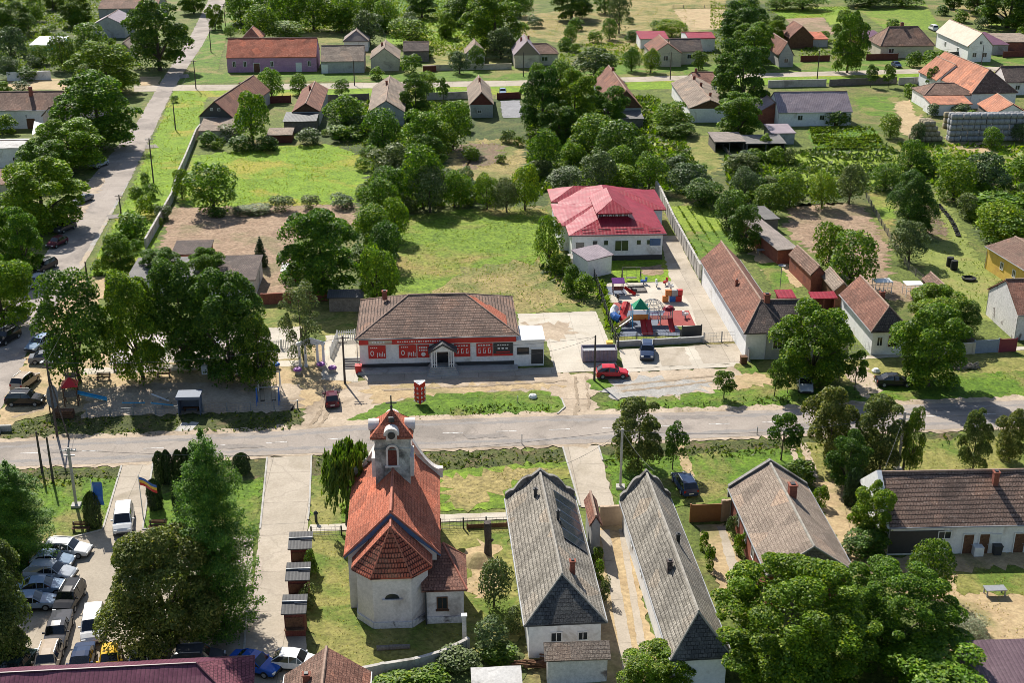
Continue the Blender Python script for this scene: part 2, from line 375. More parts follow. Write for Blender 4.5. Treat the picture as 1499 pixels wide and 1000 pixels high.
dirt = surf('dirt_track', (.36, .28, .2), (.48, .39, .29), .3, (.26, .2, .14), .12, (.5, .64), 3., .2, .4, .05)
gravel = surf('gravel', (.27, .26, .24), (.4, .38, .35), .8, (.4, .32, .23), .15, (.5, .62), 9., .35, .5, .05)
conc = surf('concrete_ground', (.38, .325, .255), (.475, .41, .33), .25, (.33, .28, .21), .13, (.52, .68), 5., .12, .2, .02)
conc_pale = surf('concrete_pale', (.46, .41, .335), (.56, .505, .42), .3, (.42, .36, .27), .12, (.56, .7), 5., .1, .2, .02)
conc_park = surf('concrete_parking', (.35, .3, .235), (.44, .38, .3), .25, (.28, .23, .17), .15, (.54, .68), 5., .12, .2, .02)
slabs(conc, 4.6, 6.5); slabs(conc_pale, 3.6, 4.2, .7); slabs(conc_park, 7, 9, .75)
asph = surf('asphalt', (.28, .24, .205), (.35, .302, .26), .2, (.225, .195, .168), .1, (.5, .62), 7., .15, .2, .02)
asph_l = surf('asphalt_street', (.29, .25, .217), (.365, .315, .275), .2, (.235, .203, .178), .12, (.5, .62), 7., .15, .2, .02)
cracks(asph); cracks(asph_l); cracks(conc, .1, .88)
rub_blue = surf('rubber_blue', (.13, .15, .19), (.17, .19, .235), .5, fine=8, fineamt=.1, bmp=.1)
rub_red = surf('rubber_red', (.25, .055, .05), (.32, .08, .07), .5, fine=8, fineamt=.1, bmp=.1)
linew = surf('road_paint', (.6, .58, .55), (.75, .73, .7), 1.5, (.35, .33, .3), 1.2, (.5, .6), 6, .2, .1)
crop = surf('crop_green', (.06, .13, .015), (.12, .22, .025), .6, fine=2.5, fineamt=.5, bmp=.8, bd=.2)
crop_y = surf('crop_yellowgreen', (.15, .22, .02), (.24, .31, .035), .6, fine=2.5, fineamt=.45, bmp=.8, bd=.2)

def resample(pts, step, jag, rnd):
    out = []
    n = len(pts)
    for i in range(n):
        a, b = pts[i], pts[(i+1) % n]; L = (b-a).length; k = max(1, int(L/step))
        nrm = Vector((-(b-a).y, (b-a).x, 0)).normalized() if L > 0 else Vector((0, 0, 0))
        for j in range(k):
            p = a.lerp(b, j/k)
            if jag: p = p+nrm*rnd.gauss(0, jag)
            out.append(p)
    return out
def patch(name, m, poly, lv, jag=.25, step=.6):
    rnd = random.Random(len(poly)*7+int(poly[0][0]))
    pts = [G(x, y, 0) for x, y in poly]
    # orient counter-clockwise so it faces up
    A = sum(pts[i].x*pts[(i+1) % len(pts)].y-pts[(i+1) % len(pts)].x*pts[i].y for i in range(len(pts)))
    if A < 0: pts = pts[::-1]
    pts = resample(pts, step, jag, rnd) if jag else pts
    patch.k += 1; z = .011*lv+.0013*(patch.k % 8)
    me = bpy.data.meshes.new(name); me.from_pydata([(p.x, p.y, z) for p in pts], [], [tuple(range(len(pts)))])
    me.materials.append(m); me.update()
    return tag(link(name, me), kind='structure')
patch.k = 0
gm = MB(); gm.poly([(-2500, -300, 0), (2500, -300, 0), (2500, 4000, 0), (-2500, 4000, 0)])
tag(gm.build('ground', g_mat), kind='structure')
# --- far plots north of the back road
patch('meadow', g_bright, [(565, 28), (690, 22), (712, 70), (640, 74), (565, 62)], 1)
patch('dry_meadow', g_dry, [(752, 24), (880, 8), (1010, 8), (1025, 45), (1000, 62), (940, 80), (840, 66), (760, 50)], 1, .5)
patch('dry_field', g_dry, [(880, -8), (1062, -10), (1062, 12), (985, 12), (890, 8)], 2, .4)
patch('stubble_field', soil_tan, [(985, 13), (1062, 12), (1060, 42), (1008, 44)], 2, .3)
patch('meadow', g_bright, [(1112, 12), (1242, 9), (1246, 24), (1116, 28)], 1)
patch('lawn', g_meadow, [(1248, 8), (1355, 5), (1378, 42), (1300, 46)], 1)
patch('garden_bed', soil, [(1150, 27), (1205, 25), (1222, 50), (1170, 52)], 2)
patch('garden_bed', crop_y, [(1204, 22), (1232, 21), (1236, 33), (1215, 36)], 2)
patch('garden_bed', g_dry, [(1365, 8), (1470, 4), (1499, 40), (1440, 38), (1385, 12)], 1)
patch('crop_bed', crop_y, [(1420, 18), (1450, 16), (1488, 42), (1464, 45)], 2)
patch('field', crop, [(380, -5), (575, -8), (580, 12), (390, 16)], 1)
patch('field', crop, [(560, -8), (660, -8), (660, 18), (570, 21)], 2)
patch('garden', crop_y, [(55, 33), (105, 30), (108, 48), (55, 50)], 1)
patch('undergrowth', g_weed, [(-60, -12), (190, -12), (188, 60), (165, 105), (110, 112), (-60, 116)], 1, .5)
patch('undergrowth', g_weed, [(335, -14), (575, -14), (570, 40), (500, 36), (420, 42), (340, 50)], 2, .5)
patch('undergrowth', g_weed, [(655, -14), (765, -14), (762, 60), (725, 62), (700, 26), (660, 22)], 2, .5)
patch('undergrowth', g_weed, [(1060, 0), (1110, 0), (1150, 30), (1140, 92), (1060, 96), (1040, 40)], 2, .5)
patch('undergrowth', g_weed, [(1060, 215), (1150, 205), (1145, 262), (1200, 278), (1330, 272), (1300, 296), (1155, 302), (1060, 320), (1040, 270)], 2, .5)
patch('yard', soil_tan, [(10, 116), (100, 115), (98, 131), (10, 131)], 1)
patch('verge', g_drygreen, [(420, 38), (505, 36), (500, 62), (430, 62)], 1)
patch('yard', g_drygreen, [(630, 66), (745, 62), (748, 100), (632, 104)], 1)
# --- back road and its verges
patch('verge', g_lush, [(262, 108), (330, 106), (745, 96), (1140, 93), (1560, 78), (1560, 97), (1130, 106), (745, 118), (262, 122)], 2)
patch('verge', g_bright, [(255, 131), (745, 124), (1130, 112), (1560, 99), (1560, 110), (1130, 124), (745, 138), (250, 142)], 2)
patch('road', conc, [(196, 125), (400, 123), (743, 118), (1130, 106.5), (1560, 95), (1560, 101.5), (1130, 113), (743, 126), (400, 131), (196, 134)], 4, .06)
# --- left street
patch('verge', g_lush, [(322, 22), (345, 22), (330, 60), (318, 106), (272, 112), (290, 70)], 3)
patch('verge', g_bright, [(254, 134), (304, 138), (292, 180), (268, 245), (222, 372), (180, 402), (128, 404), (195, 272)], 3)
patch('street', asph_l, [(305, 0), (320, -18), (345, -22), (329, 4), (297, 65), (262, 117), (254, 130), (224, 194), (189, 267), (140, 353), (117, 396), (80, 450), (45, 503), (30, 544), (0, 600), (-60, 640), (-90, 560), (-20, 480), (40, 412), (85, 345), (135, 259), (200, 180), (238, 116), (278, 54)], 4, .1)
patch('gutter', gravel, [(189, 267), (186, 269), (134, 356), (111, 397), (118, 398), (142, 354)], 5, .06)
patch('verge', soil_tan, [(205, 112), (236, 112), (232, 124), (205, 125)], 5, .2)
patch('dirt_verge', dirt, [(135, 259), (155, 259), (120, 320), (85, 345)], 5, .3)
patch('dirt_verge', soil_tan, [(117, 402), (160, 408), (165, 420), (120, 470), (110, 545), (100, 600), (0, 625), (0, 600), (30, 546), (48, 505), (80, 455)], 5, .4)
# --- middle plots
patch('meadow', g_bright, [(282, 228), (390, 215), (530, 208), (600, 230), (590, 300), (500, 300), (300, 303), (258, 296)], 1, .5)
patch('bare_soil', soil, [(250, 305), (520, 298), (522, 330), (430, 350), (422, 445), (375, 445), (370, 390), (232, 368)], 2, .4)
patch('meadow', g_meadow, [(588, 316), (690, 306), (800, 306), (805, 335), (840, 400), (868, 440), (760, 462), (585, 436), (575, 400)], 2, .5)
patch('dry_meadow', g_dry, [(650, 408), (700, 392), (800, 378), (838, 420), (838, 445), (760, 458), (650, 432)], 3, 1.6, 1.6)
patch('dry_patch', g_dry, [(655, 232), (690, 205), (765, 202), (770, 240), (755, 262), (690, 268), (655, 262)], 2, .8)
patch('soil_patch', soil_dark, [(665, 215), (700, 208), (735, 212), (730, 240), (680, 248)], 3, .9)
patch('undergrowth', g_weed, [(480, 150), (960, 140), (1000, 200), (1050, 300), (965, 275), (810, 275), (800, 300), (690, 305), (590, 310), (570, 436), (525, 430), (520, 300), (545, 230), (440, 200)], 1, .6)
patch('grass_plot', g_drygreen, [(930, 205), (1040, 200), (1060, 250), (960, 262), (925, 235)], 2, .6)
patch('grass_plot', g_bright, [(815, 205), (850, 208), (855, 235), (820, 238)], 2, .5)
# --- right gardens
patch('yard', soil_tan, [(1310, 150), (1335, 145), (1352, 175), (1345, 205), (1318, 195)], 2, .4)
patch('lawn', g_lush, [(1250, 142), (1318, 140), (1310, 172), (1262, 168)], 1, .4)
patch('lawn', g_lush, [(1332, 145), (1350, 143), (1360, 165), (1340, 170)], 3, .3)
patch('vegetable_plot', crop, [(1182, 187), (1278, 186), (1300, 220), (1192, 222)], 2, .3)
patch('vegetable_plot', crop_y, [(1150, 224), (1310, 220), (1330, 270), (1200, 275), (1140, 262)], 2, .5)
patch('vegetable_plot', g_drygreen, [(1300, 205), (1499, 205), (1499, 240), (1345, 260), (1310, 230)], 1, .6)
patch('yard', soil_tan, [(1382, 200), (1400, 206), (1480, 212), (1440, 224), (1395, 218)], 3, .4)
patch('garden', crop_y, [(970, 302), (1040, 302), (1062, 340), (990, 343)], 2, .3)
patch('garden', g_lush, [(1000, 338), (1072, 338), (1092, 370), (1015, 376)], 2, .3)
patch('bare_soil', soil, [(1157, 300), (1240, 296), (1268, 308), (1300, 360), (1300, 410), (1360, 420), (1360, 440), (1265, 440), (1230, 400), (1155, 345)], 2, .6)
patch('grass_strip', g_meadow, [(1270, 280), (1308, 280), (1310, 330), (1290, 335)], 3, .5)
patch('lawn', g_pale, [(1345, 285), (1375, 283), (1400, 320), (1430, 380), (1468, 405), (1455, 470), (1420, 470), (1395, 430), (1355, 410), (1345, 360), (1390, 352), (1375, 310)], 3, .4)
patch('soil_strip', soil_dark, [(1352, 298), (1368, 305), (1390, 345), (1350, 342)], 4, .4)
patch('lawn', g_lush, [(1108, 386), (1138, 384), (1168, 428), (1138, 430)], 3, .15)
patch('undergrowth', g_weed, [(1390, 275), (1560, 270), (1560, 350), (1440, 358), (1400, 300)], 1, .5)
patch('yard', soil_tan, [(1085, 350), (1120, 350), (1180, 420), (1140, 425)], 2, .4)
# --- kindergarten grounds
patch('driveway', conc, [(968, 345), (990, 345), (1012, 390), (1040, 440), (1085, 500), (1012, 502), (992, 440), (975, 395)], 4, .04)
patch('lawn', g_bright, [(893, 382), (973, 380), (982, 412), (900, 414)], 4, .12)
patch('soil_patch', soil, [(938, 391), (970, 388), (973, 402), (942, 404)], 5, .3)
patch('play_court', conc_pale, [(884, 415), (986, 413), (1012, 448), (1020, 478), (900, 480)], 4, .03)
patch('rubber_mat', rub_blue, [(886, 420), (912, 420), (919, 432), (889, 432)], 5, .0)
patch('rubber_mat', rub_red, [(889, 444), (922, 443), (926, 456), (892, 456)], 5, .0)
patch('rubber_mat', rub_blue, [(892, 455), (975, 455), (1000, 492), (905, 493)], 5, .0)
patch('rubber_mat', rub_red, [(974, 455), (1008, 455), (1018, 477), (962, 477)], 6, .0)
patch('grass_strip', g_meadow, [(899, 494), (998, 493), (1000, 499), (902, 500)], 6, .08)
patch('forecourt', conc_pale, [(906, 512), (1082, 504), (1100, 532), (912, 540)], 4, .05)
patch('forecourt', conc, [(958, 511), (1002, 509), (1012, 535), (970, 537)], 5, .08)
patch('forecourt', conc, [(1015, 506), (1080, 504), (1096, 530), (1030, 533)], 5, .08)
patch('pavement', conc_pale, [(905, 541), (1100, 532), (1104, 536), (906, 546)], 5, .05)
# --- shop yard
patch('yard', conc_pale, [(758, 460), (872, 456), (888, 492), (906, 543), (812, 546), (800, 500), (762, 500)], 4, .06)
patch('yard_stain', dirt, [(762, 474), (838, 472), (840, 490), (795, 500), (765, 500)], 5, .5)
patch('grass_strip', g_drygreen, [(756, 440), (868, 436), (872, 455), (760, 458)], 3, .3)
patch('shop_pavement', conc, [(512, 500), (530, 500), (548, 548), (812, 538), (816, 548), (540, 560), (520, 545)], 5, .04)
patch('dirt_yard', dirt, [(440, 560), (540, 556), (830, 546), (900, 552), (905, 560), (870, 575), (870, 600), (880, 612), (820, 622), (700, 618), (540, 632), (440, 640), (444, 600)], 3, .4)
patch('dirt_yard', soil_tan, [(545, 566), (800, 560), (830, 566), (700, 575), (560, 590), (540, 580)], 4, .5)
patch('gravel_yard', gravel, [(890, 560), (960, 552), (1050, 560), (1000, 580), (895, 584), (878, 572)], 5, .6)
patch('dirt_yard', dirt, [(900, 546), (1075, 538), (1090, 545), (1045, 575), (950, 580), (895, 560)], 4, .4)
patch('verge', g_lush, [(512, 614), (560, 590), (640, 578), (740, 573), (800, 573), (822, 584), (826, 597), (815, 606), (620, 615), (520, 620)], 5, .25)
patch('verge', g_lush, [(862, 556), (890, 556), (898, 566), (880, 573), (862, 570)], 6, .25)
patch('verge', g_lush, [(884, 590), (960, 578), (1060, 570), (1180, 572), (1290, 560), (1400, 548), (1560, 540), (1560, 580), (1300, 590), (1140, 600), (895, 606)], 4, .3)
patch('verge', g_drygreen, [(1075, 535), (1130, 528), (1275, 522), (1560, 508), (1560, 550), (1400, 556), (1180, 575), (1050, 572)], 3, .3)
patch('dirt_verge', soil_tan, [(1076, 548), (1105, 545), (1140, 560), (1090, 572), (1060, 566)], 5, .5)
patch('path', dirt, [(1235, 545), (1268, 535), (1290, 575), (1268, 588)], 5, .3)
patch('pavement', conc_pale, [(1235, 523), (1499, 508), (1560, 505), (1560, 509), (1499, 513), (1235, 528)], 6, .05)
patch('verge', g_lush, [(1075, 533), (1102, 530), (1112, 545), (1085, 548)], 6, .2)
# --- park with play area
patch('play_yard', soil_tan, [(118, 520), (300, 500), (520, 500), (520, 560), (440, 600), (430, 622), (110, 630), (80, 600)], 4, .3)
patch('play_floor', dirt, [(128, 572), (240, 560), (438, 565), (436, 602), (120, 612)], 5, .3)
patch('path', conc_pale, [(120, 540), (440, 528), (441, 536), (121, 549)], 6, .05)
patch('terrace', conc_pale, [(165, 490), (440, 478), (438, 525), (160, 535)], 5, .2)
patch('path', conc_pale, [(478, 492), (520, 490), (524, 560), (470, 556)], 6, .1)
patch('verge', g_ditch, [(30, 618), (110, 605), (438, 598), (445, 632), (100, 642), (0, 648), (0, 625)], 5, .3)
patch('verge', g_drygreen, [(470, 470), (518, 468), (518, 500), (475, 502)], 5, .3)
patch('grass_plot', g_drygreen, [(385, 445), (520, 440), (520, 480), (385, 485)], 3, .3)
# --- main road
T_ = [(-80, 652), (0, 649), (200, 641), (400, 633), (600, 617), (770, 611), (1140, 601), (1499, 587), (1620, 582)]
B_ = [(-80, 689), (0, 685), (175, 679), (400, 667), (600, 659), (770, 654), (1140, 638), (1499, 625), (1620, 620)]
patch('road_shoulder', dirt, [(x, y-7) for x, y in T_]+[(x, y+4) for x, y in B_[::-1]], 6, .25)
patch('main_road', asph, T_+B_[::-1], 7, .06)
def mid(x):
    def it(L):
        for (a, b), (c, d) in zip(L, L[1:]):
            if a <= x <= c: return b+(d-b)*(x-a)/(c-a)
    return it(T_)*.52+it(B_)*.48
mk = MB()
x = -60
while x < 1600:
    a, b = G(x, mid(x)), G(x+30, mid(x+30)); n = Vector((-(b-a).y, (b-a).x, 0)).normalized()*.06
    mk.poly([(p.x, p.y, .1) for p in (a-n, b-n, b+n, a+n)])
    x += 78 if x > 500 else 90
tag(mk.build('road_marking', linew), kind='structure')
asph_d = surf('asphalt_wear', (.235, .215, .2), (.28, .255, .235), .5, fine=7, fineamt=.15)
patch('road_wear', asph_d, [(x, y+5) for x, y in T_[1:-1]]+[(x, y+8.5) for x, y in T_[1:-1][::-1]], 8, .12)
patch('road_wear', asph_d, [(x, y-6) for x, y in B_[1:-1]]+[(x, y-10) for x, y in B_[1:-1][::-1]], 8, .12)
# --- south side of the main road
patch('verge', g_ditch, [(x, y+5) for x, y in B_]+[(1620, 655), (1140, 672), (770, 690), (400, 705), (0, 722), (-80, 724)], 3, .3)
patch('lawn', g_lush, [(-80, 705), (180, 700), (150, 775), (95, 792), (-80, 800)], 4, .2)
patch('lawn', g_lush, [(228, 725), (388, 700), (375, 778), (205, 778)], 4, .2)
patch('entrance_road', conc, [(178, 682), (224, 678), (208, 778), (150, 780)], 5, .04)
patch('car_park', conc_park, [(-120, 800), (95, 792), (150, 776), (260, 776), (300, 790), (372, 785), (362, 965), (390, 1060), (-150, 1060)], 4, .05)
patch('promenade', conc, [(391, 671), (456, 668), (452, 760), (446, 800), (440, 900), (470, 1060), (350, 1060), (358, 960), (380, 780)], 6, .04)
patch('church_lawn', g_drygreen, [(456, 700), (500, 690), (500, 780), (640, 770), (745, 770), (770, 930), (700, 960), (600, 985), (470, 985), (448, 900)], 5, .2)
patch('soil_patch', soil_tan, [(690, 800), (725, 795), (730, 860), (700, 880), (688, 840)], 6, .7)
patch('verge', g_meadow, [(456, 695), (640, 690), (830, 675), (835, 700), (770, 712), (740, 745), (645, 750), (500, 765), (455, 762)], 4, .3)
patch('dry_verge', g_dry, [(645, 700), (760, 688), (800, 692), (745, 718), (700, 740), (650, 736)], 5, .7)
patch('pavement', conc_pale, [(455, 769), (500, 768), (643, 754), (745, 751), (745, 761), (643, 765), (500, 778), (450, 780)], 6, .04)
patch('driveway', conc, [(824, 655), (876, 653), (900, 742), (850, 744)], 6, .05)
patch('lawn', g_lush, [(878, 665), (990, 668), (1140, 655), (1180, 665), (1080, 735), (1005, 742), (905, 742)], 4, .25)
patch('wheel_track', soil_tan, [(983, 655), (1000, 653), (1018, 698), (1008, 700)], 6, .15)
patch('verge', g_drygreen, [(1160, 650), (1499, 640), (1560, 640), (1560, 690), (1290, 700), (1240, 715), (1185, 710)], 4, .3)
patch('wheel_track', dirt, [(1152, 652), (1162, 651), (1176, 690), (1166, 690)], 6, .1)
patch('wheel_track', dirt, [(1170, 650), (1180, 649), (1200, 700), (1188, 702)], 6, .1)
patch('yard', soil_tan, [(1185, 700), (1240, 710), (1300, 830), (1260, 850), (1215, 780)], 4, .4)
patch('courtyard', soil_tan, [(870, 768), (915, 768), (985, 1060), (880, 1060)], 5, .15)
patch('courtyard_track', conc, [(878, 778), (892, 776), (932, 985), (912, 985)], 6, .03)
patch('courtyard_track', conc, [(906, 776), (914, 775), (948, 960), (936, 962)], 6, .03)
patch('courtyard', soil_tan, [(1020, 770), (1062, 768), (1110, 870), (1060, 880)], 5, .2)
patch('courtyard_path', conc, [(1050, 772), (1062, 770), (1090, 860), (1076, 870)], 6, .05)
patch('yard', soil_tan, [(1300, 815), (1499, 805), (1600, 800), (1620, 960), (1400, 960), (1310, 880)], 4, .3)
patch('grass_plot', g_drygreen, [(1390, 838), (1499, 832), (1560, 832), (1560, 870), (1410, 872)], 5, .4)
patch('soil_patch', soil_tan, [(1432, 868), (1452, 867), (1464, 884), (1440, 887)], 6, .2)
patch('undergrowth', g_weed, [(640, 970), (760, 900), (770, 1000), (720, 1060), (560, 1060), (520, 1000)], 4, .4)

track_m = surf('track_soil', (.25, .19, .13), (.33, .26, .185), .6, fine=4, fineamt=.25)
def kerb(px, h=.13, w=.18):
    P = [G(x, y) for x, y in px]; m = MB()
    for a, b in zip(P, P[1:]):
        d = b-a; c = (a+b)/2; m.box((c.x, c.y, h/2+.02), (d.length+.05, w, h), math.atan2(d.y, d.x))
    tag(m.build('kerb', M['concrete']), kind='structure')
kerb([(391, 671), (381, 775)]); kerb([(456, 668), (453, 740), (451, 762)]); kerb([(178, 683), (151, 775)]); kerb([(224, 679), (209, 775)]); kerb([(209, 776), (300, 776), (304, 790)]); kerb([(95, 791), (150, 777)])
kerb([(824, 656), (849, 742)]); kerb([(876, 654), (882, 675)]); kerb([(362, 880), (357, 962)]); kerb([(822, 584), (827, 597), (816, 607)])

for L in ([(446, 640), (470, 600), (476, 565)], [(458, 640), (482, 602), (488, 566)], [(838, 622), (846, 590), (842, 552)], [(858, 620), (862, 590), (858, 552)], [(560, 572), (700, 566), (830, 558)], [(900, 566), (980, 558), (1060, 549)], [(910, 574), (990, 566), (1062, 556)], [(20, 612), (60, 600), (100, 560)]):
    a = [(x-2.2, y-1) for x, y in L]; b = [(x+2.2, y+1) for x, y in L[::-1]]
    patch('wheel_track', track_m, a+b, 6.4, .1)

asph_p = surf('asphalt_patch', (.21, .185, .165), (.26, .23, .205), .5, fine=7, fineamt=.2)
for x, y, w_ in ((90, 662, 26), (352, 655, 40), (712, 640, 34), (1010, 612, 44), (1192, 624, 30), (1396, 600, 36), (168, 318, 12), (222, 215, 10), (270, 112, 8)):
    patch('road_patch', asph_p, [(x-w_, y-2.5), (x+w_*.6, y-3.5), (x+w_, y+1.5), (x-w_*.8, y+3)], 9, .12)
# ================================================================== buildings
def window(parent, c, w, h, rz, frame=None, pane=None, sub=True, bars=1, sill=False):
    """c = centre on the wall (local), rz = direction of the outward normal (0 = -y)"""
    m = MB(); t = .09; d = .08
    m.box((0, -d/2, h/2-t/2), (w, d, t)); m.box((0, -d/2, -h/2+t/2), (w, d, t))
    for s in (-1, 1): m.box((s*(w/2-t/2), -d/2, 0), (t, d, h-2*t))
    for k in range(bars):
        m.box(((k+1)*w/(bars+1)-w/2, -d/2+.01, 0), (.06, d-.02, h-2*t))
    if sill: m.box((0, -.12, -h/2-.05), (w+.2, .24, .08))
    o = m.build('window', frame or M['frame_white'], parent, c, rz)
    p = MB(); p.box((0, -.015, 0), (w-2*t+.02, .03, h-2*t+.02)); p.build('pane', pane or M['glass'], o)
    return o
def door(parent, c, w, h, rz, m=None, frame=None):
    b = MB(); b.box((0, -.03, h/2), (w, .06, h)); o = b.build('door', m or M['wood_brown'], parent, c, rz)
    f = MB()
    for s in (-1, 1): f.box((s*(w/2+.05), -.05, h/2), (.1, .1, h))
    f.box((0, -.05, h+.05), (w+.2, .1, .1)); f.build('frame', frame or M['frame_white'], o)
    k = MB(); k.box((w*.38, -.09, 1.0), (.12, .06, .04)); k.build('handle', M['metal_grey'], o)
    return o
def chimney(parent, x, y, zb, zt, s=.5, m=None, cap=None):
    b = MB(); b.box((0, 0, (zb+zt)/2), (s, s, zt-zb)); b.box((0, 0, zt+.04), (s+.14, s+.14, .1)); b.box((0, 0, zt+.14), (s*.6, s*.6, .1), mi=1)
    return b.build('chimney', [m or M['brick'], M['metal_dark']], parent, (x, y, 0))
def house(name, label, cat, A, B, C, he, hr, ridge='y', rot=GR, near=0, far=0, oh=.4, wall='plaster_white', roof='roof_brown',
          gable=None, hipm=None, chim=(), win=(), doors=(), ridgem='ridge_tile', plinth=None, group=None, rpx=None, foot=None, parapet=None, gablefar=None, w_=None, l_=None, right=None, rr=None):
    """A, B near eave corners and C a far one (photo pixels at height he). near/far: 0 gable, else the hip's inset in metres.
    ridge 'y' runs away from the camera, 'x' along the picture; for 'x' near/far are the right/left ends"""
    a, b, c = G(*A, he), G(*B, he), G(*C, he)
    if rot == 'ab': rot = math.atan2((b-a).y, (b-a).x)
    elif rot == 'ac': d = c-a; rot = math.atan2(-d.x, d.y)
    elif rot == 'bc': d = c-b; rot = math.atan2(-d.x, d.y)
    V_, U_ = Vector((math.cos(rot), math.sin(rot), 0)), Vector((-math.sin(rot), math.cos(rot), 0))
    w = w_ or (b-a).dot(V_); near_y = ((a+b)/2).dot(U_); l = l_ or max(c.dot(U_)-near_y, 2.)
    cx = ((a+b)/2).dot(V_)
    o = V_*cx+U_*(near_y+l/2); o.z = 0
    if rpx is not None:       # ridge pixel over the near end: gives the ridge height
        hr = zat(V_*cx+U_*(near_y+(near if ridge == 'y' else l/2)), rpx)
    if rr:                    # rows of the near and far ridge ends: height and hip inset
        hr = zat(V_*cx+U_*(near_y+l-far), rr[1]); q = V_*cx+U_*near_y; lo_, hi_ = 0., l*.5
        for _ in range(30):
            md = (lo_+hi_)/2; pp = q+U_*md; pp.z = hr
            if PX(pp)[1] > rr[0]: lo_ = md
            else: hi_ = md
        near = (lo_+hi_)/2
    root = thing(name, label, cat, o, rot, group)
    if ridge == 'x': W, L, q = l, w, R(90)
    else: W, L, q = w, l, 0
    def tr(p):               # ridge frame -> house frame
        return (p[0], p[1], p[2]) if not q else (-p[1], p[0], p[2])
    hx, hy = W/2, L/2
    nl, nr_, fr, fl = (-hx, -hy, he), (hx, -hy, he), (hx, hy, he), (-hx, hy, he)
    rn, rf = (0, -hy+near, hr), (0, hy-far, hr)
    RM = M[roof] if isinstance(roof, str) else roof
    GM = M[gable] if gable else M[wall]
    m = MB()
    if ridge == 'x':     # camera side is local x-
        m.slope([tr(p) for p in (fl, nl, rn, rf)], 0); m.slope([tr(p) for p in (nr_, fr, rf, rn)], 0)
    else:
        m.slope([tr(p) for p in (fl, nl, rn, rf)], 0); m.slope([tr(p) for p in (nr_, fr, rf, rn)], 1 if right else 0)
    if near: m.slope([tr(p) for p in (nl, nr_, rn)], 2)
    if far: m.slope([tr(p) for p in (fr, fl, rf)], 2)
    ro = m.build('roof', [RM, M[right] if right else RM, M[hipm] if hipm else RM], root)
    # ridge cap
    rc = MB(); rc.tube([tr((0, -hy+near-.02, hr+.03)), tr((0, hy-far+.02, hr+.03))], .13, 6)
    if near:
        for s in (-1, 1): rc.tube([tr((s*hx, -hy, he+.03)), tr((0, -hy+near, hr+.03))], .1, 6)
    if far:
        for s in (-1, 1): rc.tube([tr((s*hx, hy, he+.03)), tr((0, hy-far, hr+.03))], .1, 6)
    rc.build('ridge_cap', M[ridgem], ro)
    if oh >= .4:
        for s in (-1, 1):
            g = MB(); g.tube([tr((s*(hx+.05), -hy, he-.04)), tr((s*(hx+.05), hy, he-.04))], .07, 6)
            g.tube([tr((s*(hx+.02), hy-.15, he-.1)), tr((s*(hx-oh+.06), hy-.15, he-.5)), tr((s*(hx-oh+.06), hy-.15, .1))], .045, 5); g.build('gutter', M['metal_grey'], ro)
    # walls
    wm = MB(); wx, wy = hx-oh, hy-(oh if near else oh*.35); wyf = hy-(oh if far else oh*.35)
    zt = he+.02+(hr-he)*(oh/hx)*.6-.16
    P = [(-wx, -wy), (wx, -wy), (wx, wyf), (-wx, wyf)]
    for i in range(4):
        (x0, y0), (x1, y1) = P[i], P[(i+1) % 4]
        wm.poly([tr((x0, y0, -.3)), tr((x1, y1, -.3)), tr((x1, y1, zt)), tr((x0, y0, zt))], 0)
    ht = hr-.2
    if not near: wm.poly([tr(p) for p in ((-wx, -wy, zt), (wx, -wy, zt), (0, -wy, ht))], 1)
    if not far: wm.poly([tr(p) for p in ((wx, wyf, zt), (-wx, wyf, zt), (0, wyf, ht))], 2)
    wm.build('wall', [M[wall], GM, M[gablefar] if gablefar else M[wall]], root)
    if plinth:
        pm = MB()
        for i in range(4):
            (x0, y0), (x1, y1) = P[i], P[(i+1) % 4]
            k = .04
            f = lambda x, y: (x+k*(1 if x > 0 else -1), y+k*(1 if y > 0 else -1))
            (x0, y0), (x1, y1) = f(x0, y0), f(x1, y1)
            pm.poly([tr((x0, y0, -.2)), tr((x1, y1, -.2)), tr((x1, y1, plinth[1])), tr((x0, y0, plinth[1]))], 0)
        pm.build('plinth', M[plinth[0]], root)
    for ch in chim:
        fx, fy, hh = ch[:3]; s = ch[3] if len(ch) > 3 else .55
        x, y = fx*w, fy*l
        across = abs(y)/(l/2) if ridge == 'x' else abs(x)/(w/2)
        zb = he+(hr-he)*(1-across)-.4
        chimney(root, x, y, zb, max(zb+.4+hh, hr+.25 if hh > .9 else zb+.4+hh), s, M[ch[4]] if len(ch) > 4 else None)
    # openings: (face, t, z, w, h)
    ww = (wx*2 if not q else wy+wyf); ll = (wy+wyf if not q else wx*2)
    FY = -wy if not q else -wx; BY = wyf if not q else wx; LX = -wx if not q else -wyf; RX = wx if not q else wy
    def face(f, t):
        if f == 'front': return ((LX+RX)/2+t*ww, FY, 0), 0
        if f == 'back': return ((LX+RX)/2+t*ww, BY, 0), R(180)
        if f == 'left': return (LX, (FY+BY)/2+t*ll, 0), R(-90)
        return (RX, (FY+BY)/2+t*ll, 0), R(90)
    for wi in win:
        f, t, z, w0, h0 = wi[:5]; c_, rz = face(f, t); window(root, (c_[0], c_[1], z), w0, h0, rz, sill=False, frame=M[wi[5]] if len(wi) > 5 else None)
    for di in doors:
        f, t, w0, h0 = di[:4]; c_, rz = face(f, t); door(root, c_, w0, h0, rz, M[di[4]] if len(di) > 4 else None)
    return root, (w, l, hr, he, LX, RX, FY, BY)
